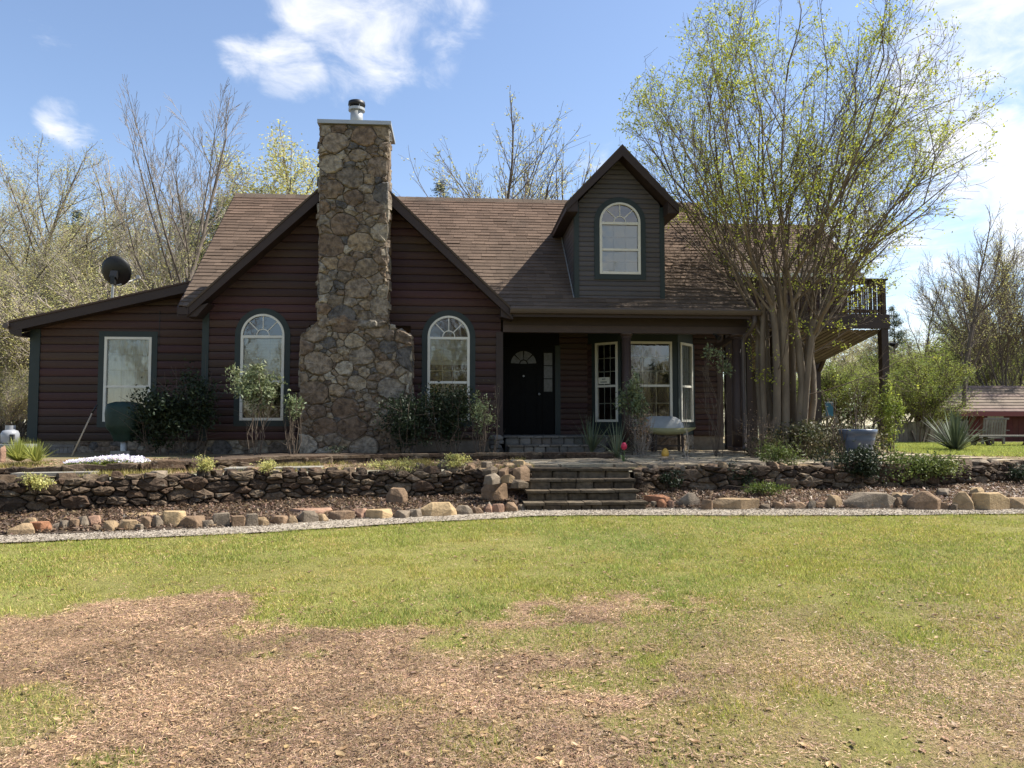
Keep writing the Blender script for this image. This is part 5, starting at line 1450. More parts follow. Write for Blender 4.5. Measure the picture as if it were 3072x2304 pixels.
ORD = lambda n: '%d%s' % (n, 'th' if 10 <= n % 100 <= 20 else {1: 'st', 2: 'nd', 3: 'rd'}.get(n % 10, 'th'))
def edge_rocks(lst, side, seed):
    for i, (x0, x1, yt, yb, c) in enumerate(lst):
        g = Pg((x0+x1)/2, yb); k = F_PX/math.hypot(g[0], g[1]); ww_ = (x1-x0)/k*1.20; hh = max(.12, (yb-yt)/k*1.32)
        dd_ = min(max(ww_*.7, .13), .28)
        size = 'large' if ww_ > .38 else ('small' if ww_ < .16 else 'mid-sized')
        o = rock('edging_rock', (g[0], g[1]+dd_*.5, g[2]-.01), ww_, dd_, hh*.98, ROCKM[c], random.uniform(-.12, .12), flat=1, sink=.012, seed=seed+i)
        order = ORD(i+1)+(' from the left edge' if side == 'left' else ' from the bottom step')
        tag(o, '%s %s rock, %s in the edging %s of the steps' % (size, COLW[c], order, side), 'rock', 'rocks edging the gravel path')
random.seed(5)
edge_rocks(EDGE, 'left', 900); edge_rocks(EDGE_R, 'right', 1100)
def loose(name, x0, x1, yt, yb, c, z, dpt, label, rot=0, flat=1, tilt=0, hmul=1.0):
    g = P((x0+x1)/2, yb, Z=z); k = F_PX/math.hypot(g[0], g[1]); w = (x1-x0)/k; h = (yb-yt)/k*1.25*hmul; w *= 1.1
    o = rock(name, (g[0], g[1]+dpt/2, z), w, dpt, h, ROCKM[c], rot, flat, .015, seed=int(x0*3+yt)); o.rotation_euler = (tilt, 0, 0)
    return tag(o, label, 'rock', 'loose rocks in the beds')
loose('stone_slab', 371, 481, 1545, 1557, 'yellow', .35, .40, 'pale flat slab lying on the mulch behind the left edging')
loose('stone_slab', 865, 993, 1530, 1544, 'pink', .36, .40, 'reddish flat slab tilted on the mulch below the chimney', tilt=.08)
loose('loose_rock', 1160, 1225, 1473, 1514, 'brown', .40, .24, 'brown angular boulder standing alone against the wall foot')
loose('stone_block', 1440, 1522, 1459, 1503, 'brown', .42, .26, 'squared brown stone block beside the left of the steps')
loose('stone_slab', 1428, 1530, 1509, 1518, 'yellow', .37, .34, 'pale thin slab below the squared block by the steps')
loose('stone_slab', 1938, 2026, 1489, 1505, 'red', .42, .34, 'rust coloured flat slab just right of the bottom step')
loose('loose_rock', 2690, 2745, 1484, 1498, 'tan', .42, .3, 'thin tan slab behind the right edging under the shrubs')
loose('loose_rock', 2925, 2962, 1468, 1483, 'yellow', .45, .2, 'pale yellow rock on the mulch near the right end of the wall')
loose('loose_rock', 2820, 2855, 1470, 1484, 'grey', .45, .2, 'small grey rock on the mulch below the right wall end')
# tumbled pile at the wall end left of the steps
PILE = [(1445,1478,1382,1402,'grey'),(1480,1510,1390,1412,'brown'),(1510,1545,1386,1402,'tan'),(1545,1572,1378,1398,'yellow'),(1568,1592,1388,1404,'tan'),(1452,1490,1400,1424,'dark'),(1492,1530,1404,1428,'brown'),(1540,1590,1402,1445,'brown'),(1455,1500,1424,1452,'grey'),(1502,1540,1426,1448,'tan'),(1535,1580,1440,1462,'dark'),(1395,1432,1390,1410,'brown'),(1362,1400,1385,1405,'grey'),(1315,1345,1378,1405,'grey'),(1248,1275,1388,1408,'dark')]
for i, (x0, x1, yt, yb, c) in enumerate(PILE):
    g = P((x0+x1)/2, yb, Y=11.98+.012*(1400-yb) if yb > 1412 else 12.25); k = F_PX/12.1
    o = rock('tumbled_rock', g, (x1-x0)/k*1.15, .26, (yb-yt)/k*1.15, ROCKM[c], .5*i, 0, .01, seed=1500+i)
    lv = 'top' if yb < 1412 else ('middle' if yb < 1440 else 'lower')
    row = sorted(q[0] for q in PILE if ('top' if q[3] < 1412 else ('middle' if q[3] < 1440 else 'lower')) == lv)
    tag(o, '%s rock, %s from left in the %s row of the tumbled pile' % (COLW[c], ORD(row.index(x0)+1), lv), 'rock', 'tumbled rocks beside the steps')
# grey slabs lying on the terrace
SLABM = mat('grey_slab', (.27, .25, .215), (.20, .185, .155), 8, .9, .5, 34)
for (px, py, w, d, r, lab) in ((800, 1410, 1.45, .5, .18, 'long grey slab lying on the terrace in front of the chimney'), (90, 1428, 1.0, .3, .2, 'tan slab on the terrace at the far left')):
    c = P(px, py, Z=.90); ca, sa = math.cos(r), math.sin(r)
    c = (c[0], max(c[1], float(y_wall(c[0]))+.55*d+.2))
    q = [(c[0]+u*w/2*ca-v*d/2*sa, c[1]+u*w/2*sa+v*d/2*ca) for u, v in ((-1, -1), (.9, -.95), (1, .9), (-.92, 1))]
    zz = .865+.03*max(0, c[1]-float(y_wall(c[0])))
    tag(MB().prism(q, lambda u, v, d: (u, v, zz+d), -.02, .035).build('paving_slab', SLABM), lab, 'slab', 'slabs on the terrace')

# ------------------------------------------------------------------ satellite dish on the wing roof
dx, dy = P(345, 822, Y=17.0)[0], 17.0
zr = wing_top(dx)
dish = thing('satellite_dish', (dx-.02, dy, zr), 'black satellite dish on a short mast on the left wing roof', 'satellite dish')
cz = P(342, 818, Y=17.0)[2]
n_ = Vector((-.06, .92, .38)).normalized(); uu = n_.cross(Vector((0, 0, 1))).normalized(); vv = uu.cross(n_)
cc = Vector((dx, dy, cz+.02)); V = []; Fc = []; nr, na = 6, 28
for i in range(nr+1):
    r = .33*i/nr
    for k in range(na):
        a = 2*math.pi*k/na; V.append(cc+uu*(r*.93*math.cos(a))+vv*(r*1.0*math.sin(a))+n_*(.10*(r/.33)**2))
for i in range(nr+1):
    r = .33*i/nr
    for k in range(na):
        a = 2*math.pi*k/na; V.append(cc+uu*(r*.93*math.cos(a))+vv*(r*1.0*math.sin(a))+n_*(.10*(r/.33)**2-.012))
M0 = (nr+1)*na
for i in range(nr):
    for k in range(na):
        a, b, c, d = i*na+k, i*na+(k+1) % na, (i+1)*na+(k+1) % na, (i+1)*na+k
        Fc += [(a, b, c, d), (M0+d, M0+c, M0+b, M0+a)]
for k in range(na): Fc.append((nr*na+k, nr*na+(k+1) % na, M0+nr*na+(k+1) % na, M0+nr*na+k))
npmesh('reflector', V, Fc, BLACKM, dish, True)
bk = cc-n_*.10+Vector((.0, 0, -.12))
m = MB().bar(cc-n_*.02, bk, .14, .10); m.bar(bk+Vector((0, 0, .05)), bk+Vector((0, 0, -.13)), .09, .09, (0, 1, 0)); m.build('mount', BLACKM, dish)
MB().tube([bk+Vector((0, 0, -.05)), (dx-.02, dy-.06, zr+.12), (dx-.02, dy-.06, zr-.02)], .028, 8).build('mast', METAL, dish)
m = MB(); m.tube([(dx-.02, dy-.06, zr+.20), (dx+.16, dy+.15, wing_top(dx+.16))], .012, 6); m.tube([(dx-.02, dy-.06, zr+.20), (dx-.2, dy+.12, wing_top(dx-.2))], .012, 6); m.build('brace', METAL, dish)
arm0 = cc-vv*.30; arm1 = cc+n_*.42-vv*.20+Vector((.36, 0, -.02))
ARMW = mat('pale_metal', (.55, .54, .50), None, 4, .5)
MB().tube([arm0, arm1], .018, 6).build('feed_arm', ARMW, dish)
MB().tube([arm1, arm1-n_*.10+vv*.05], [.03, .045], 8).build('feed_horn', ARMW, dish)

# ------------------------------------------------------------------ left corner: covered grill, handle, gas bottle, ledge
def gz(x): return 1.0
COVER = mat('green_cover', (.005, .020, .014), (.009, .030, .021), 6, .55, .5, 14, .35)
gx0, gyy = P(372, 1330, Y=15.1)[0], 15.1
grill = thing('covered_grill', (gx0, gyy, .91), 'pedestal grill under a dark green cover in front of the wing window', 'grill')
zt_, zb_ = P(372, 1208, Y=gyy)[2], P(372, 1292, Y=gyy)[2]
V = []; Fc = []; prof = [(.16, zb_-.20), (.20, zb_-.10), (.23, zb_-.04), (.31, zb_+.05), (.325, zb_+.12), (.33, zt_-.20), (.315, zt_-.09), (.28, zt_-.03), (.16, zt_+.005), (0.001, zt_+.012)]
na = 28
for i, (r, z) in enumerate(prof):
    for k in range(na):
        a = 2*math.pi*k/na; q = 1/(abs(math.cos(a))**4+abs(math.sin(a))**4)**.25
        rr2 = r*q*.98*(1+(.05*math.sin(7*a+i) if i < 5 else .015*math.sin(5*a)))
        V.append((gx0+rr2*math.cos(a), gyy+rr2*.72*math.sin(a), z+.012*math.sin(5*a+i)))
for i in range(len(prof)-1):
    for k in range(na): Fc.append((i*na+k, i*na+(k+1) % na, (i+1)*na+(k+1) % na, (i+1)*na+k))
npmesh('cover', V, Fc, COVER, grill, True)
MB().lathe([(.075, .99), (.06, 1.06), (.06, zb_-.05)], (gx0, gyy, 0), 16).build('post', METAL, grill, True)
MB().box((gx0-.19, gyy-.15, .88), (gx0+.17, gyy+.15, 1.06)).build('base_block', SLABM, grill)
HAND = mat('pale_wood_handle', (.42, .33, .22), (.35, .27, .17), 4, .6)
hb = P(212, 1376, Y=14.6); ht = P(276, 1240, Y=15.0); he = P(291, 1214, Y=15.05)
hd = thing('garden_tool', (hb[0], hb[1], hb[2]-.02), 'long pale wooden tool handle leaning against the left wing', 'tool')
MB().tube([hb, ht], .014, 8).build('handle', HAND, hd, True)
MB().tube([ht, he], .016, 8).build('grip', BLACKM, hd, True)
blade = MB().tube([(hb[0]-.005, hb[1]-.004, hb[2]+.03), (hb[0]-.05, hb[1]-.04, hb[2]-.09)], [.02, .05], 6); blade.build('head', BLACKM, hd)
LEDGE = mat('ledge_board', (.24, .25, .26), (.20, .21, .22), 5, .7)
lx1 = P(84, 1335, Y=15.3)[0]
lz = P(40, 1333, Y=15.3)[2]
ledge = thing('side_ledge', (lx1-.6, 15.4, .95), 'low grey board ledge at the left end of the house', 'ledge')
MB().box((lx1-1.6, 15.1, lz-.07), (lx1, 15.75, lz)).build('top_board', LEDGE, ledge)
for xx in (lx1-.5, lx1-1.4): MB().box((xx, 15.2, .9), (xx+.09, 15.3, lz-.07)).build('leg', WOODG, ledge)
MB().box((lx1-1.55, 15.65, .93), (lx1-.05, 15.7, lz-.15)).build('skirt_board', WOODD, ledge)
tx_ = P(25, 1330, Y=15.35)[0]
tank = thing('gas_bottle', (tx_, 15.4, lz), 'white steel gas bottle with a valve collar on the side ledge', 'gas bottle')
TANK = mat('tank_paint', (.27, .28, .30), (.22, .23, .25), 4, .4, 0, 30, .4)
MB().lathe([(.10, .0), (.115, .0), (.12, .02), (.152, .035), (.156, .20), (.13, .255), (.06, .285)], (tx_, 15.4, lz), 24).build('body', TANK, tank, True)
m = MB()
for a0, a1 in ((.4, 2.6), (3.5, 5.8)):
    pts = [(tx_+.085*math.cos(a), 15.4+.085*math.sin(a)) for a in np.linspace(a0, a1, 10)]
    n = len(pts); v = [(x, y, lz+.265) for x, y in pts]+[(x, y, lz+.36) for x, y in pts]; m.add(v, [(i, i+1, n+i+1, n+i) for i in range(n-1)])
m.build('collar', TANK, tank); MB().lathe([(.02, .28), (.02, .33), (.035, .33), (.035, .35)], (tx_, 15.4, lz), 10).build('valve', METAL, tank)
MB().box((tx_+.07, 15.255, lz+.04), (tx_+.145, 15.30, lz+.19)).build('label_plate', INK, tank)
DUSK = tag(rock('garden_ornament', P(3, 1385, Z=1.0), .16, .14, .26, ROCKM['pink'], .3, 0, .02, seed=77), 'small pinkish stone ornament at the far left edge', 'ornament')

# ------------------------------------------------------------------ patio bench, ornaments, pot, bins
BENW = mat('bench_grey', (.40, .41, .40), (.34, .35, .34), 6, .6, .2, 30)
BENY = mat('bench_yellow', (.36, .33, .17), (.28, .26, .12), 6, .6, .2, 30)
by = 15.9
b0 = P(1925, 1300, Y=by); b1 = P(2060, 1248, Y=by)
bench = thing('garden_bench', ((b0[0]+b1[0])/2, by, .97), 'curved garden bench with grey back and yellow-green rounded underside before the bay window', 'bench')
bx0, bx1, zt2, zs, zlow = b0[0]+.01, b1[0]-.01, b1[2], P(1990, 1282, Y=by)[2], P(1990, 1305, Y=by)[2]
V = []; Fc = []; n = 24
for k in range(n+1):
    t = k/n; x = bx0+(bx1-bx0)*t; e = 1-(abs(2*t-1))**5
    V += [(x, by+.20+.05*(2*t-1)**2*-1, zs-.02), (x, by+.30-.06*(2*t-1)**2, zs+(zt2-zs)*(.35+.65*e)), (x, by+.33-.06*(2*t-1)**2, zs+(zt2-zs)*(.33+.65*e)), (x, by+.24, zs-.04)]
for k in range(n):
    a = 4*k; b = a+4; Fc += [(a, b, b+1, a+1), (a+1, b+1, b+2, a+2), (a+2, b+2, b+3, a+3)]
Fc += [(0, 1, 2, 3), (4*n, 4*n+3, 4*n+2, 4*n+1)]
npmesh('backrest', V, Fc, BENW, bench, True)
V = []; Fc = []; xc = (bx0+bx1)/2+.06; hw = (bx1-bx0)/2+.08
for k in range(n+1):
    t = 2*k/n-1; x = xc+hw*t; lo = zlow+(zs-zlow)*.75*abs(t)**3
    V += [(x, by-.22, zs-.02+.02*abs(t)), (x, by+.22, zs-.02), (x, by+.20, lo), (x, by-.16, lo+.01)]
for k in range(n):
    a = 4*k; b = a+4; Fc += [(a, b, b+1, a+1), (a+1, b+1, b+2, a+2), (a+2, b+2, b+3, a+3), (a+3, b+3, b, a)]
Fc += [(0, 1, 2, 3), (4*n, 4*n+3, 4*n+2, 4*n+1)]
npmesh('seat', V, Fc, BENY, bench, True)
for sx in (-.28, .30):
    for sy in (-.12, .14): MB().bar((xc+sx, by+sy, .93), (xc+sx*.95, by+sy, zlow+.06), .045, .045).build('leg', WOODD, bench)
MB().bar((xc-.27, by-.12, 1.12), (xc+.29, by-.12, 1.12), .035, .035).build('stretcher', WOODD, bench)
TUL = mat('tulip_red', (.62, .05, .10), (.50, .03, .07), 8, .5)
STEMG = mat('stem_green', (.09, .14, .05), (.12, .17, .06), 6, .7)
p = P(1872, 1340, Y=13.3)
tl = thing('tulip', (p[0], 13.3, .88), 'single red tulip beside the patio edge', 'flower')
MB().tube([(p[0], 13.3, .87), (p[0]+.01, 13.3, 1.0), (p[0], 13.3, p[2]-.05)], .006, 6).build('stem', STEMG, tl)
for k in range(6):
    a = k*math.pi/3; q = .055
    V = []
    for i, (rr3, h, w) in enumerate(((.005, -.06, .01), (.045, -.03, .035), (.055, .01, .042), (.04, .05, .028), (.02, .075, .004))):
        for s in (-1, 0, 1):
            aa = a+s*w/max(rr3, .02); V.append((p[0]+rr3*math.cos(aa), 13.3+rr3*math.sin(aa), p[2]+h))
    npmesh('petal', V, [(i*3+j, i*3+j+1, i*3+j+4, i*3+j+3) for i in range(4) for j in range(2)], TUL, tl, True)
for k in range(3):
    a = k*2.1; V = []
    for i in range(5):
        t = i/4; w = .022*math.sin(math.pi*min(1, t*.9+.1)); c = (p[0]+math.cos(a)*.10*t, 13.3+math.sin(a)*.10*t, .88+.22*t-.06*t*t)
        V += [(c[0]-math.sin(a)*w, c[1]+math.cos(a)*w, c[2]), (c[0]+math.sin(a)*w, c[1]-math.cos(a)*w, c[2])]
    npmesh('leaf', V, [(2*i, 2*i+1, 2*i+3, 2*i+2) for i in range(4)], STEMG, tl)
EGG = mat('egg_yellow', (.70, .40, .07), (.60, .33, .06), 6, .45, .1, 20)
p = P(1996, 1382, Z=.87); ez0 = P(1996, 1373, Y=p[1])[2]; ez1 = P(1996, 1344, Y=p[1])[2]
eg = thing('egg_ornament', (p[0], p[1], .86), 'yellow egg-shaped ornament on a grey stand at the patio edge', 'ornament')
h = ez1-ez0; MB().lathe([(.001, 0), (h*.22, h*.05), (h*.37, h*.22), (h*.40, h*.42), (h*.33, h*.68), (h*.2, h*.88), (h*.08, h*.98), (.001, h)], (p[0], p[1], ez0), 20, False).build('egg', EGG, eg, True)
MB().lathe([(.075, -.09), (.06, -.06), (.035, -.02), (.045, .015)], (p[0]-.01, p[1], ez0), 12).build('stand', METAL, eg, True)
POTB = mat('blue_glaze', (.075, .098, .150), (.06, .082, .128), 4, .35, .1, 20, .5)
p = P(2592, 1378, Z=.93); k_ = F_PX/math.hypot(p[0], p[1]); pr = 98/2/k_; ph = 84/k_
pot = thing('flower_pot', (p[0], p[1], .92), 'large slate blue flower pot on the patio in front of the deck', 'pot')
py_ = p[1]+pr*.6
MB().lathe([(pr*.62, 0), (pr*.66, .01), (pr*.86, ph*.62), (pr*.90, ph*.66), (pr*.88, ph*.70), (pr*.92, ph*.78), (pr*.94, ph*.82), (pr*1.0, ph*.86), (pr*1.02, ph*.97), (pr*.98, ph), (pr*.88, ph), (pr*.84, ph*.9), (pr*.80, ph*.88)], (p[0], py_, .915), 32).build('pot_body', POTB, pot, True)
MB().lathe([(.01, ph*.89), (pr*.82, ph*.885)], (p[0], py_, .915), 20, False).build('soil', MULCH, pot)
BINB = mat('blue_bin', (.015, .115, .185), (.02, .14, .21), 4, .4, 0, 30, .4)
LIDB = mat('pale_lid', (.36, .44, .44), None, 4, .5)
def bin_(x0, x1, yt, yb, Y, label):
    a = P(x0, yb, Y=Y); b = P(x1, yt, Y=Y); w = b[0]-a[0]; h = b[2]-a[2]
    t = thing('storage_bin', ((a[0]+b[0])/2, Y+w*.3, a[2]), label, 'bin', 'blue storage bins under the deck')
    f = lambda u, v, d: (u, v, d)
    cx, cy = (a[0]+b[0])/2, Y+w*.3
    v = [(cx+sx*w*.42, cy+sy*w*.30, a[2]) for sx, sy in ((-1,-1),(1,-1),(1,1),(-1,1))]+[(cx+sx*w*.49, cy+sy*w*.35, a[2]+h*.9) for sx, sy in ((-1,-1),(1,-1),(1,1),(-1,1))]
    MB().add(v, [(3,2,1,0),(0,1,5,4),(1,2,6,5),(2,3,7,6),(3,0,4,7),(4,5,6,7)]).build('tub', BINB, t)
    MB().box((cx-w*.5, cy-w*.36, a[2]+h*.9), (cx+w*.5, cy+w*.36, a[2]+h)).build('lid', LIDB, t)
    return a, b
TB = 24.0
a, b = bin_(2413, 2462, 1205, 1248, TB, 'blue storage bin on the rack just left of the rear deck posts')
bin_(2482, 2500, 1205, 1248, TB, 'narrow blue storage bin seen right of the rear deck posts')
bin_(2412, 2434, 1167, 1203, TB, 'upper blue storage bin stacked behind the tree trunks')
rk = thing('storage_rack', (P(2450, 1250, Y=TB)[0], TB+.2, .95), 'plain wooden rack carrying the blue bins under the deck', 'rack')
x0, x1 = P(2408, 1250, Y=TB)[0]-.1, P(2505, 1250, Y=TB)[0]+.05; zr1 = P(2450, 1248, Y=TB)[2]; zr2 = P(2450, 1203.5, Y=TB)[2]
MB().box((x0, TB-.05, zr1-.05), (x1, TB+.6, zr1-.001)).build('shelf', WOODG, rk)
MB().box((x0, TB-.05, zr2-.012), (x0+.38, TB+.6, zr2-.001)).build('shelf', WOODG, rk)
for xx in (x0, x1-.06):
    for yy in (TB-.05, TB+.54): MB().box((xx, yy, .9), (xx+.06, yy+.06, zr1-.05 if xx > x0 else zr2-.012)).build('leg', WOODG, rk)

# ------------------------------------------------------------------ far right: shed, fence, picnic table with bench
SHR = mat('shed_red', (.070, .022, .017), (.095, .030, .023), 5, .75, .3, 40, .2, objvar=.15)
SHRD = mat('shed_roof', (.19, .14, .115), (.135, .10, .08), 4, .9, .4, 60, objvar=.2)
sy0 = 25.5
sa = P(2905, 1235, Y=sy0); sb = P(3260, 1210, Y=sy0)
shed_t = thing('red_shed', ((sa[0]+sb[0])/2, sy0+1.5, .95), 'low red board shed with a pale shingled roof at the far right', 'shed')
sx0, sx1, sz = sa[0], sb[0]+.5, sa[2]
k = 0; x = sx0
wl = MB().box((sx0, sy0+.03, .93), (sx1, sy0+3.2, sz)).build('wall', SHR, shed_t)
while x < sx1-.05:
    MB().box((x+.004, sy0, .93), (min(x+.196, sx1), sy0+.029, sz)).build('wall_board', SHR, wl); x += .2
rz1 = P(3000, 1158, Y=sy0+1.6)[2]
ro = MB().add([(sx0-1.5, sy0-.35, sz-.02), (sx1+.3, sy0-.35, sz-.02), (sx1+.3, sy0+1.7, rz1), (sx0-.9, sy0+1.7, rz1), (sx1+.3, sy0+3.6, sz), (sx0-1.5, sy0+3.6, sz)], [(0, 1, 2, 3), (3, 2, 4, 5)]).build('roof', SHRD, shed_t)
for k in range(9):
    t0, t1 = k/9, (k+1.08)/9; yy = lambda t: sy0-.35+2.05*t; zz = lambda t: sz-.02+(rz1-sz+.02)*t; xx = lambda t: sx0-1.5+.6*t
    MB().add([(xx(t0), yy(t0), zz(t0)+.035), (sx1+.3, yy(t0), zz(t0)+.035), (sx1+.3, yy(t1), zz(t1)+.008), (xx(t1), yy(t1), zz(t1)+.008), (xx(t0), yy(t0), zz(t0)), (sx1+.3, yy(t0), zz(t0))], [(0, 1, 2, 3), (4, 5, 1, 0)]).build('shingle_course', SHRD, ro)
FASR = mat('red_fascia', (.16, .05, .045), None, 5, .6)
MB().box((sx0-.6, sy0-.38, sz-.16), (sx1+.3, sy0-.35, sz-.0)).build('fascia', FASR, ro)
wa = P(2962, 1257, Y=sy0); wb = P(3008, 1236, Y=sy0)
wd = MB().box((wa[0], sy0-.03, wa[2]-.12), (wb[0], sy0-.002, wb[2])).build('window', LIDB, shed_t)
for k in range(1, 4): MB().box((wa[0]+(wb[0]-wa[0])*k/4-.01, sy0-.045, wa[2]-.12), (wa[0]+(wb[0]-wa[0])*k/4+.01, sy0-.031, wb[2])).build('muntin', FRAME, wd)
fence = thing('board_fence', (15.0, 23.6, .95), 'weathered grey board fence beside the red shed', 'fence')
fa = P(2660, 1335, Y=23.8)[0]; fb = P(2900, 1335, Y=23.8)[0]
x = fa; ft = P(2820, 1262, Y=23.8)[2]
while x < fb:
    MB().box((x, 23.8, .9), (x+.135, 23.82, ft+random.uniform(-.03, .02))).build('board', WOODG, fence); x += .145
for zz in (1.15, ft-.25): MB().box((fa, 23.822, zz), (fb, 23.86, zz+.08)).build('rail', WOODG, fence)
ty = 19.0
ta, tb = P(2935, 1306, Y=ty), P(3110, 1300, Y=ty)
table = thing('picnic_table', ((ta[0]+tb[0])/2+.2, ty, .95), 'weathered grey picnic table by the red shed at the far right', 'table')
tz = ta[2]
for k in range(4): MB().box((ta[0], ty-.02+k*.17, tz-.04), (tb[0]+.5, ty+.14+k*.17, tz)).build('top_plank', WOODG, table)
for xx in (ta[0]+.3, tb[0]+.15):
    for s in (-1, 1): MB().bar((xx, ty+.32+s*.38, .93), (xx, ty+.32+s*.14, tz-.04), .07, .09).build('leg', WOODD, table)
for yy in (ty-.35, ty+.95): MB().box((ta[0], yy, tz-.34), (tb[0]+.5, yy+.22, tz-.30)).build('seat_plank', WOODD, table)
for xx in (ta[0]+.3, tb[0]+.15): MB().box((xx-.03, ty-.3, tz-.42), (xx+.03, ty+1.1, tz-.34)).build('cross_brace', WOODD, table)
ba, bb = P(2955, 1298, Y=20.2), P(3025, 1256, Y=20.2)
bch = thing('slatted_chair', ((ba[0]+bb[0])/2, 20.4, .95), 'weathered slatted wooden garden chair with a tall back behind the picnic table', 'chair')
for k in range(9):
    u0 = ba[0]+(bb[0]-ba[0])*k/9; MB().bar((u0+.03, 20.32, ba[2]-.1), (u0+.0, 20.2, bb[2]+.0), .055, .02, (0, 1, 0)).build('back_slat', WOODG, bch)
MB().bar((ba[0]-.01, 20.19, bb[2]), (bb[0]+.01, 20.19, bb[2]), .03, .05).build('top_rail', WOODG, bch)
for k in range(4): MB().box((ba[0]+.02, 20.35+k*.12, ba[2]-.16), (bb[0], 20.45+k*.12, ba[2]-.13)).build('seat_slat', WOODG, bch)
for xx in (ba[0]+.02, bb[0]-.06):
    for yy in (20.35, 20.78): MB().box((xx, yy, .93), (xx+.055, yy+.055, ba[2]-.16)).build('leg', WOODG, bch)
for xx in (ba[0]-.03, bb[0]-.02): MB().box((xx, 20.25, ba[2]+.05), (xx+.09, 20.9, ba[2]+.075)).build('armrest', WOODG, bch)
# ------------------------------------------------------------------ the large crape myrtle at the house corner
def crape():
    rs = np.random.default_rng(4)
    base = np.array([6.52, 15.05, .93])
    root = thing('crape_myrtle', tuple(base), 'large multi-stemmed tree with smooth tan trunks and sparse yellow-green leaves at the house corner', 'tree')
    spec = [(0, 0, 0, 0, 0), (9, .42, .55, .012, .12), (7, .46, .60, .03, .12), (3, .45, .6, .03, .15), (0, 0, 0, .02, 0)]
    # stems: offset at the foot, offset where they begin to fork, height of the fork, radius
    stems = [(-.36, .00, -.34, .10, 3.1, .075), (-.26, -.12, -.28, -.15, 3.4, .085), (-.16, .12, -.20, .30, 2.9, .080), (-.05, -.14, -.08, -.30, 3.3, .100), (.05, .10, .04, .20, 3.5, .085), (.14, -.08, .14, -.10, 3.0, .095), (.24, .14, .36, .35, 2.7, .085), (.34, -.06, .54, -.10, 2.5, .100), (.42, .12, .70, .30, 2.3, .080), (-.30, .18, -.30, .45, 3.0, .070), (.28, -.18, .46, -.42, 2.7, .072), (-.12, .0, -.05, .02, 3.4, .072)]
    trunks = []; out = []; forks = []
    for (ox, oy, fx, fy, fh, r) in stems:
        a = base+np.array([ox, oy, -.08]); e = base+np.array([fx, fy, fh]); t = np.linspace(0, 1, 5)[:, None]
        bend = rs.normal(size=3)*np.array([.07, .07, 0]); pts = a*(1-t)+e*t+np.sin(np.pi*t)*bend
        trunks.append((pts, r*1.0, r*.66, 0)); forks.append((e, r*.70, np.array([fx, fy]), pts))
    ZZ = [3.9, 4.7, 6.3, 7.9, 9.5, 10.6]
    def xlo(z): return np.interp(z, ZZ, [5.9, 5.5, 4.3, 3.0, 3.0, 3.0])
    def xhi(z): return np.interp(z, ZZ, [8.0, 9.4, 10.6, 11.2, 11.2, 11.2])
    def inside(p):
        e = ((p[:, 0]-7.05)/3.95)**2+((p[:, 1]-15.0)/3.5)**2+(np.maximum(p[:, 2]-7.0, 0)/3.75)**2
        return ((p[:, 0] > xlo(p[:, 2])) & (p[:, 0] < xhi(p[:, 2])) & (e < 1.0)).all()
    nl = 44
    for k in range(nl):
        e, r, off, pts = forks[k % len(forks)]
        th = .05+1.13*((k*.618+.31) % 1)**.8                    # angle from upright: a full, open vase
        az = math.atan2(off[1], off[0])+rs.normal()*.7
        if off[0] < -.15: az = math.pi+rs.normal()*.8
        if off[0] > .3: az = rs.normal()*.8
        if math.hypot(*off) < .2: az = rs.uniform(0, 6.283)
        q = pts[3]+(pts[4]-pts[3])*rs.uniform(.0, 1.0)
        best = None; sc = 1.0
        for tr in range(14):
            d = (math.sin(th)*math.cos(az), math.sin(th)*math.sin(az)*.9, math.cos(th))
            L = sc*(5.4-.3*th)*rs.uniform(.85, 1.1); o = []
            grow(rs, q, d, L, r*rs.uniform(.38, .58), 1, spec, o, .15, .0024, (.42, .60))
            if inside(o[0][0][2:]): best = o; break
            sc *= .95; th = max(.05, th*.97); az += rs.normal()*.15
        if best: out += best
    for q in range(16):                                        # low shoots hanging about the trunks
        e, r, off, pts = forks[q % len(forks)]; a = rs.uniform(0, 6.283)
        grow(rs, pts[rs.integers(2, 4)], (math.cos(a), math.sin(a), .5), rs.uniform(1.0, 2.2), .012, 2, spec, out, .13, .0024, (.42, .6))
    out = [b for b in out if b[3] < 2 or inside(b[0]) or b[0][-1][2] < 4.4 and b[0][-1][0] > 5.9]
    for b in trunks: tubes_mesh('trunk', [b[:3]], BARK_M, root, 9)
    for b in out:
        if b[3] == 1: tubes_mesh('limb', [(b[0], b[1], min(b[2], .007))], BARK_M, root, 6)
    tubes_mesh('branches', [b for b in out if b[3] == 2], TWIG, root, 4)['kind'] = 'stuff'
    tubes_mesh('twigs', [b for b in out if b[3] >= 3], TWIG, root, 3)['kind'] = 'stuff'
    fine = [b for b in out if b[3] >= 3]                        # leaves open in tufts at some of the twig ends
    ends = np.array([b[0][i] for b in fine for i in (2, 4)])
    dens = fbm(ends[:, 0]*1.1+ends[:, 1]*.7, ends[:, 2]*1.1, 5)+.10*np.clip((ends[:, 2]-6.0)/4, -1, 1)
    ends = ends[rs.uniform(0, 1, len(ends)) < np.clip((dens-.34)*1.9, .05, .5)]
    pts = np.repeat(ends, 6, 0)+rs.normal(size=(len(ends)*6, 3))*.045
    leaves_mesh('crown', pts, .052, LEAF_CM, root, .55, rng=rs, var=.4)
    print('crape branches', len(out), 'leaves', len(pts))
crape()

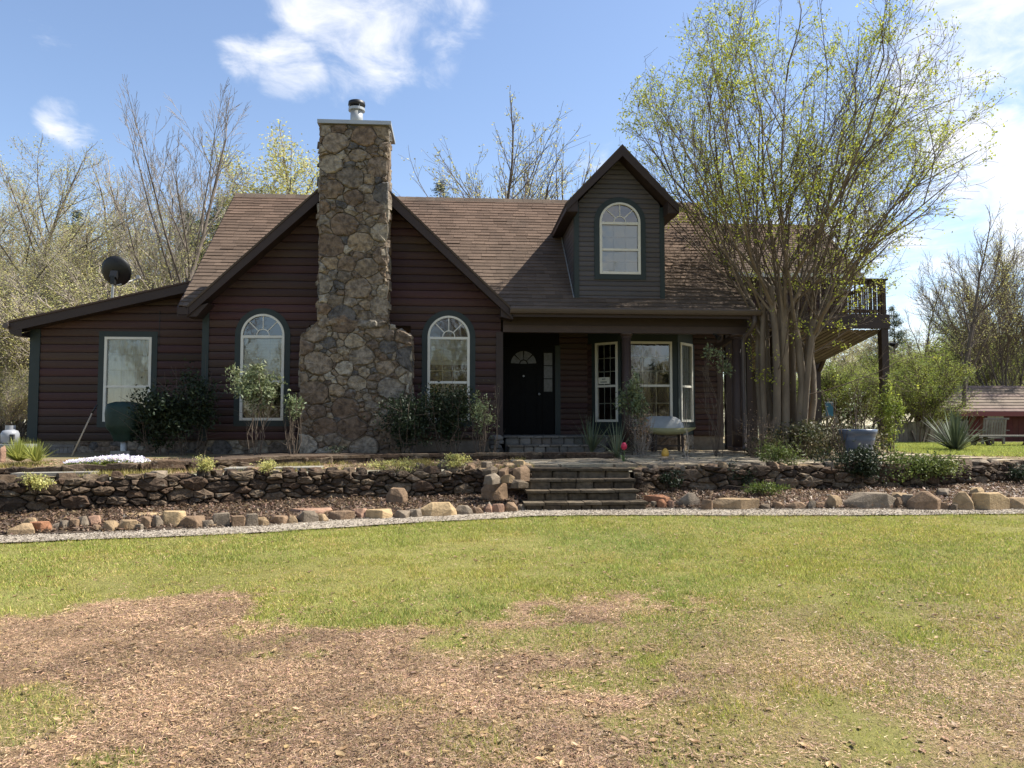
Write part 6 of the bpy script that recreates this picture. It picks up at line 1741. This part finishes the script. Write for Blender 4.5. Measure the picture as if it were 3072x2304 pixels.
# ------------------------------------------------------------------ tree kinds of the surrounding wood
BR = [(13, .50, .52, .06, .28), (9, .48, .50, .05, .12), (6, .46, .55, .03, .1), (3, .5, .55, .02, .1), (0, 0, 0, 0, 0)]
B3 = [(13, .46, .6, .06, .25), (9, .48, .55, .04, .12), (8, .45, .6, .03, .1), (0, 0, 0, .01, 0)]
UPR = [(11, .52, .40, .08, .28), (8, .5, .45, .06, .12), (7, .45, .55, .03, .1), (0, 0, 0, .02, 0)]
tree_proto('bare_a', 17, [(13, .68, .62, .075, .30), (7, .46, .48, .06, .12), (6, .46, .5, .04, .1), (3, .5, .5, .02, .1), (0, 0, 0, 0, 0)], 12, .13, BARK, TWIG_T, LEAF_OL, 0, .06, wob=.05)
tree_proto('bare_b', 2, UPR, 12, .10, BARK, TWIG_T, LEAF_OL, 2, .05, .06)
tree_proto('bud_a', 3, B3, 11, .10, BARK, TWIG_T, LEAF_OL, 8, .050, .12)
tree_proto('bud_b', 4, UPR, 11, .09, BARK, TWIG_T, LEAF_OL, 7, .055, .14)
tree_proto('yel_a', 5, B3, 12, .11, BARK, TWIG_T, LEAF_YG, 12, .080, .14)
tree_proto('sparse', 26, [(15, .66, .62, .07, .25), (8, .5, .55, .05, .15), (6, .46, .55, .04, .1), (0, 0, 0, .03, 0)], 12, .13, BARK, TWIG, LEAF_OL, 3, .085, .06, wob=.06)
tree_proto('thin_a', 7, UPR, 10, .09, BARK, TWIG, LEAF_YG, 3, .05, .08)
tree_proto('green_a', 8, B3, 5, .05, BARK, TWIG, LEAF_GR, 5, .052, .14, stems=4, lean=.35)
tree_proto('green_b', 9, UPR, 5, .05, BARK, TWIG, LEAF_GR, 5, .052, .16, stems=5, lean=.5)
tree_proto('under_a', 10, UPR, 4, .03, BARK, TWIG_T, LEAF_OL, 6, .032, .12, stems=5, lean=.5)
tree_proto('multi', 12, UPR, 9, .05, BARK, TWIG, LEAF_YG, 2, .05, .08, stems=6, lean=.16)
def pine_proto(key, seed, h):
    rs = np.random.default_rng(seed); B = [(np.array([[0, 0, -.1+h*t] for t in np.linspace(0, 1, 5)]), .16, .02, 0)]; pts = []
    L = []
    for k in range(90):
        t = rs.uniform(.35, .99); a = rs.uniform(0, 6.28); l = (1-t)*h*.30+.25
        p0 = np.array([0, 0, h*t]); e = p0+np.array([math.cos(a)*l, math.sin(a)*l, l*rs.uniform(-.05, .4)])
        s = np.linspace(0, 1, 5)[:, None]; L.append((p0*(1-s)+e*s, .025, .008, 1))
        n = 90; u = rs.uniform(.3, 1, n)[:, None]; pts.append(p0*(1-u)+e*u+rs.normal(size=(n, 3))*.13)
    a = tubes_mesh('trunk', B, BARK, None, 7); b = tubes_mesh('limbs', L, BARK, None, 4); c = leaves_mesh('crown', np.concatenate(pts), .22, LEAF_PN, None, .16, rng=rs, var=.4)
    TREE_PROTO[key] = [(o.name.split('.')[0], o.data) for o in (a, b, c)]
    for o in (a, b, c): bpy.data.objects.remove(o)
pine_proto('pine', 3, 12)

rt = random.Random(9)
def at_px(px, Y): return (P(px, 1275, Y=Y)[0], Y, .92)
def hscale(py, Y, h): return (CAM[2]+(1275-py)/F_PX*Y-.92)/h
# (kind, px, Y, top py, natural top height, label)
def nat_h(m):
    z = []
    for n, me in m:
        c = np.empty(len(me.vertices)*3, np.float32); me.vertices.foreach_get('co', c); z.append(c[2::3])
    return float(np.quantile(np.concatenate(z), .9996))
NAT = {k: nat_h(m) for k, m in TREE_PROTO.items()}
def T(key, px, Y, top, label, name='tree', wide=1.0, group=None, rot=None):
    s = hscale(top, Y, NAT[key]); place_tree(key, name, at_px(px, Y), (s*wide, s), rt.uniform(0, 6.28) if rot is None else rot, label, 'tree', group)
T('bare_a', 515, 31, 235, 'tall bare spreading tree rising above the left wing roof', 'bare_tree', 1.1, rot=4.1)
T('bare_b', 505, 36, 480, 'second bare tree crowded behind the tall bare tree at left', 'bare_tree', 1.1)
T('yel_a', 770, 38, 480, 'pale yellow-green budding tree just left of the chimney', 'budding_tree', 1.5)
T('yel_a', 905, 41, 455, 'pale yellow-green budding tree partly behind the chimney', 'budding_tree', 1.4)
T('yel_a', 1200, 44, 575, 'small yellow-green tree top just right of the chimney', 'budding_tree', .8)
T('sparse', 1560, 33, 335, 'sparse branching tree with small buds above the main ridge', 'budding_tree', 1.2, rot=2.0)
T('sparse', 1440, 37, 400, 'lower sparse budding tree above the ridge beside the pine top', 'budding_tree', 1.1, rot=4.0)
T('sparse', 1690, 38, 390, 'sparse budding tree above the ridge just left of the dormer', 'budding_tree', 1.1, rot=5.2)
T('bud_b', 2080, 40, 560, 'thin budding tree showing between dormer and large tree', 'budding_tree')
T('pine', 1328, 40, 535, 'dark pine top just above the ridge right of the chimney', 'pine_tree', .9)
T('pine', 200, 46, 640, 'dark pine tip standing in the left wood', 'pine_tree', .9)
T('pine', 640, 48, 590, 'dark pine half hidden behind the left roof edge', 'pine_tree', 1.2)
T('pine', 560, 44, 640, 'dark evergreen behind the tall bare tree', 'pine_tree', 1.3)
T('bud_a', -60, 30, 380, 'nearest budding tree at the left edge of the photo', 'budding_tree', 1.1)
for i, (px, Y, top) in enumerate([(40, 36, 560), (110, 40, 600), (20, 46, 520), (170, 34, 690), (250, 40, 610), (300, 46, 560), (360, 38, 620), (430, 42, 560), (600, 40, 610), (660, 50, 520), (90, 28, 760), (230, 30, 780), (380, 29, 760), (560, 33, 720), (470, 50, 560), (-120, 40, 520), (-200, 34, 560), (700, 44, 540), (150, 52, 560), (330, 33, 720), (0, 32, 660), (450, 34, 690)]):
    T(rt.choice(['bud_a', 'bud_b', 'bud_a', 'bare_b']), px, Y, top, 'tan budding tree in the dense wood behind the left wing', 'wood_tree', rt.uniform(1.0, 1.35), 'trees of the wood behind the left wing')
for i, (px, Y, top) in enumerate([(-40, 24, 1090), (30, 27, 1120), (-120, 26, 1080), (60, 30, 1040), (10, 33, 960), (110, 32, 980), (200, 28, 900), (320, 28, 880), (430, 30, 860), (540, 29, 840), (640, 31, 800)]):
    T('under_a', px, Y, top, 'olive undergrowth at the edge of the left wood', 'undergrowth', 1.5, 'undergrowth of the left wood')
# right side
T('thin_a', 2895, 25.5, 600, 'slender budding tree with a dark trunk left of the red shed', 'budding_tree', 1.15, rot=.4)
T('multi', 3020, 28, 690, 'clump of thin upright stems before the red shed', 'multi_stem_tree', 1.0)
T('multi', 3110, 30, 640, 'upright thin-stemmed tree at the right edge of the photo', 'multi_stem_tree', 1.0)
T('thin_a', 2760, 44, 830, 'thin budding tree far behind the deck corner', 'budding_tree', 1.2)
T('green_a', 2560, 27, 1070, 'yellow-green bush seen under the deck', 'green_bush', 1.3)
T('green_b', 2430, 29, 1090, 'yellow-green bush behind the blue bins', 'green_bush', 1.6)
T('green_a', 2760, 23.5, 1050, 'large fresh green bush right of the outer deck post', 'green_bush', 1.35)
T('green_b', 2860, 33, 1040, 'green bush behind the fence', 'green_bush', 1.4)
T('green_a', 2660, 30, 1040, 'green bush behind the outer deck post', 'green_bush', 1.3)
T('green_b', 2290, 28, 1090, 'green bush glimpsed between the tree trunks', 'green_bush', 1.5)
T('green_a', 2980, 38, 900, 'tall green tree behind the shed', 'green_tree', 1.25)
T('green_a', 2850, 46, 1000, 'round green tree far behind the fence', 'green_tree', 1.6)
T('green_b', 3100, 36, 980, 'green tree above the shed roof at the right edge', 'green_tree', 1.5)
T('pine', 2690, 52, 900, 'dark pine far behind the deck post', 'pine_tree', 1.0)
T('pine', 2640, 60, 960, 'dark distant pine behind the deck', 'pine_tree', 1.2)
for i, (px, Y, top) in enumerate([(2720, 60, 1060), (2800, 56, 1080), (2900, 62, 1050), (3000, 58, 1060), (3090, 60, 1040), (2600, 58, 1090), (2500, 56, 1110), (2400, 54, 1110), (2980, 32, 1120), (2900, 29, 1170), (3060, 31, 1130)]):
    T(rt.choice(['under_a', 'bud_b', 'under_a']), px, Y, top, 'hazy olive tree in the far wood at the right', 'wood_tree', 1.6, 'trees of the far wood at the right')
for i in range(26):
    px = -150+i*36 if i < 13 else 2240+(i-13)*75
    T(rt.choice(['under_a', 'bud_b', 'bud_a']), px, rt.uniform(58, 85), rt.uniform(930, 1120) if i >= 13 else rt.uniform(760, 900), 'faint tree in the farthest belt of woods', 'wood_tree', 2.2, 'farthest belt of woods')
# wood across the lawn behind the viewer, mirrored in the window panes
for i, (x, y, s) in enumerate([(-14, -16, 1.1), (-8, -20, 1.2), (-3, -15, 1.0), (3, -22, 1.25), (8, -17, 1.0), (-20, -24, 1.3), (13, -24, 1.2), (19, -19, 1.1), (0, -30, 1.4), (-10, -32, 1.4), (9, -33, 1.4), (24, -28, 1.3)]):
    if i % 2 == 0: place_tree('under_a', 'undergrowth', (x+3.1, y+2.0, SLOPE*y-.05), 1.9, i*.7, 'low undergrowth of the wood across the lawn, mirrored in the windows', 'shrub', 'undergrowth across the lawn behind the viewer')
    place_tree('bud_b' if i % 2 else 'bud_a', 'wood_tree', (x*1.25+2.5, y-7, SLOPE*y-.3), .95, i*2.1, 'tree of the wood across the lawn, mirrored in the windows', 'tree', 'trees across the lawn behind the viewer')
    place_tree(['bare_a', 'bud_a', 'bare_b', 'yel_a'][i % 4], 'wood_tree', (x, y, SLOPE*y-.05), s, i*1.3, 'tree of the wood across the lawn, mirrored in the windows', 'tree', 'trees across the lawn behind the viewer')

# ------------------------------------------------------------------ planting along the house
def px_at(px, Y, z): return (P(px, 1275, Y=Y)[0], Y, z)
shrub('nandina', px_at(762, 14.35, 1.0), .98, .75, 1.78, LEAF_ND, 'pale-leaved nandina on bare canes before the arched window left of the chimney', 2000, .075, 5, 8, low=.42, clump=30, cs=.2, stem_r=.008)
shrub('nandina', px_at(880, 14.4, 1.0), .42, .4, 1.15, LEAF_ND, 'small leggy nandina hugging the left foot of the chimney', 520, .065, 6, 9, low=.5, clump=14, stem_r=.009)
shrub('evergreen_shrub', px_at(490, 14.9, .99), 1.75, 1.1, 1.35, LEAF_DK, 'dark evergreen shrub below the wing corner, beside the covered grill', 5200, .075, 7, 10)
shrub('evergreen_shrub', px_at(570, 14.9, .99), 1.25, .9, 1.75, LEAF_DK, 'taller dark evergreen shrub against the corner board of the gable', 2800, .07, 8, 10)
shrub('evergreen_shrub', px_at(1220, 14.4, 1.02), 1.25, .9, 1.05, LEAF_DK, 'low dark evergreen at the right foot of the chimney', 4200, .06, 9, 10)
shrub('evergreen_shrub', px_at(1345, 14.5, 1.02), 1.3, .95, 1.35, LEAF_DK, 'dense dark evergreen below the arched window right of the chimney', 4800, .06, 10, 12)
shrub('evergreen_shrub', px_at(1440, 14.35, 1.02), .55, .5, 1.15, LEAF_ND, 'leggy green shrub left of the porch stoop', 900, .05, 11, 14, low=.3, stem_r=.009)
shrub('bare_shrub', px_at(1480, 14.4, 1.02), .6, .4, 1.4, LEAF_ND, 'thin bare twigs rising left of the porch opening', 25, .03, 12, 6, stem_r=.005)
shrub('climbing_rose', px_at(1905, 14.9, .95), .55, .45, 1.62, LEAF_ND, 'green leafy rose bush standing before the porch column', 1300, .075, 13, 10, low=.38, clump=16, stem_r=.009)
shrub('dry_shrub', px_at(1925, 14.8, .95), .65, .45, .95, LEAF_DR, 'dry brown shrub at the foot of the rose bush', 500, .05, 14, 26, stem_r=.006, low=.05, twig=TWIG_T)
blades_plant('yucca', px_at(1775, 14.9, 1.02), 46, .78, .9, LEAF_YU, 'spiky grey-green yucca right of the porch stoop', .032, 21)
blades_plant('daylily_clump', px_at(1850, 14.3, .95), 40, .75, .8, LEAF_YU, 'thin arching green blades behind the red tulip', .018, 22)
blades_plant('yucca', px_at(2865, 17.2, .95), 150, 1.0, 1.1, LEAF_YU, 'large spiky yucca at the right end of the patio', .045, 23, stiff=.22)
shrub('tall_rose', px_at(2160, 14.6, .95), .8, .5, 2.35, LEAF_ND, 'tall bare-stemmed rose before the right bay pane', 300, .07, 15, 9, low=.45, clump=6, cs=.16, stem_r=.007)
shrub('bare_sapling', px_at(2065, 13.6, .9), .25, .2, 1.45, LEAF_ND, 'single thin sapling in front of the garden seat', 20, .03, 16, 2, stem_r=.009, twig=TWIG_T)
shrub('twiggy_shrub', px_at(2270, 14.1, .93), .95, .6, .95, LEAF_DR, 'tangled bare shrub of arching twigs at the foot of the corner column', 120, .035, 17, 30, low=.05, stem_r=.005)
ivy = thing('ivy_mound', px_at(2440, 14.9, .93), 'broad mound of brownish ivy around the foot of the large tree', 'ground cover')
rs = np.random.default_rng(31); pp = []
for (cx, cy, rx, ry, rz, n) in ((2380, 14.3, .75, .7, .58, 4200), (2470, 14.4, .85, .8, .66, 5400), (2565, 15.0, .75, .8, .54, 3400), (2310, 14.7, .45, .6, .36, 1300)):
    c = px_at(cx, cy, .93); pp.append(blob_points(rs, n, (c[0], c[1], .98), rx, ry, rz, .7, 60, .16))
pp = np.concatenate(pp); pp = pp[pp[:, 2] > .93]
leaves_mesh('foliage', pp, .06, LEAF_IV, ivy, .6, rng=rs, var=.45)
B = []
for q in pp[::40]: s_ = np.linspace(0, 1, 5)[:, None]; b0 = np.array([q[0], q[1], .93]); B.append((b0*(1-s_)+q*s_, .006, .003))
tubes_mesh('stems', B, TWIG, ivy, 3)
shrub('potted_shrub', px_at(2545, 13.6, .92), 1.1, .8, 1.5, LEAF_ND, 'bare open-branched shrub in front of the blue pot', 160, .045, 18, 9, low=.4, stem_r=.014)
shrub('climbing_vine', (P(2672, 1275, Y=16.5)[0], 16.5, .93), .55, .45, 1.75, LEAF_GR, 'yellow-green vine climbing the outer deck post', 1700, .065, 19, 9, low=.02, clump=24)
shrub('hanging_shrub', px_at(2335, 12.75, .72), .75, .6, .55, LEAF_MG, 'grassy green cushion on the wall right of the egg ornament', 1500, .075, 41, 8, low=.0, aspect=.2)
shrub('hanging_shrub', px_at(2560, 12.7, .50), 1.35, .8, .72, LEAF_DK, 'dark green shrub draped over the right retaining wall', 3600, .06, 42, 10, low=.0)
shrub('hanging_shrub', px_at(2745, 12.85, .52), 1.55, .8, .66, LEAF_MG, 'bright green shrub draped over the right retaining wall below the pot', 3800, .06, 43, 10, low=.0)
shrub('hanging_shrub', px_at(2220, 12.5, .50), .6, .45, .42, LEAF_DK, 'small dark ivy patch on the wall right of the steps', 1200, .06, 44, 8, low=.0)
shrub('hanging_shrub', px_at(2010, 12.35, .52), .5, .4, .3, LEAF_DK, 'dark creeping plant on the wall beside the top step', 900, .05, 45, 8, low=.0)
shrub('weeds', px_at(2290, 11.9, .45), .75, .4, .22, LEAF_MG, 'bright weeds on the mulch right of the steps', 900, .05, 46, 8, low=.0)
shrub('weeds', px_at(3060, 13.2, .5), .5, .4, .4, LEAF_DK, 'dark weeds on the wall at the right edge of the photo', 900, .05, 47, 8, low=.0)
for i, (px, Y, w, z, lab) in enumerate(((112, 10.4, .42, .70, 'leafy cushion growing from the left retaining wall'), (800, 11.55, .5, .80, 'small yellow-green cushion plant on the wall below the chimney'), (1180, 11.95, .8, .80, 'yellow-green trailing sedum over the wall near the steps'), (1370, 12.1, .5, .85, 'yellow-green sedum tuft left of the tumbled rocks'), (620, 11.2, .35, .86, 'pale green tuft on the wall below the evergreen shrubs'))):
    shrub('sedum', px_at(px, Y, z), w, .35, .26, LEAF_YG if i else LEAF_YG, lab, 900, .035, 60+i, 6, low=0, clump=16)
# clump of young daylilies and the band of white phlox
blades_plant('daylily_clump', px_at(60, 12.6, .99), 240, .36, .9, GRASSM, 'bright green daylily clump at the left end of the bed', .018, 51)
blades_plant('daylily_clump', px_at(112, 12.4, .99), 140, .33, .9, GRASSM, 'smaller green daylily clump beside the crawlspace hatch', .016, 52)
ph_ = thing('creeping_phlox', px_at(315, 12.2, 1.0), 'low carpet of white creeping phlox flowers spilling over the bed kerb', 'flowers')
rs = np.random.default_rng(53); n = 2600
u = rs.uniform(0, 1, n); a0 = P(205, 1392, Z=1.0); b0 = P(428, 1384, Z=1.02)
xx = a0[0]+(b0[0]-a0[0])*u; hh = (.75+.6*fbm(xx*9, xx*3, 7))*np.clip(.02+.10*np.sin(np.pi*u)**.5*rs.uniform(.2, 1, n)*(.6+.4*u), .01, .14)
yy = np.interp(xx, [p[0] for p in KERB], [p[1] for p in KERB])+rs.uniform(.08, .62, n)
leaves_mesh('petals', np.stack([xx, yy, .99+hh], 1), .032, PETAL, ph_, .9, rng=rs, var=.15, normal_up=.6)
leaves_mesh('foliage', np.concatenate([np.stack([xx, yy+rs.normal(size=n)*.03, .97+hh*q], 1) for q in (.3, .6, .95)]), .03, LEAF_GR, ph_, .3, rng=rs, var=.5)
shrub('evergreen_shrub', px_at(1010, 14.6, 1.0), .4, .3, .2, LEAF_DK, 'tiny green plant at the foot of the chimney', 200, .04, 66, 4, low=0)
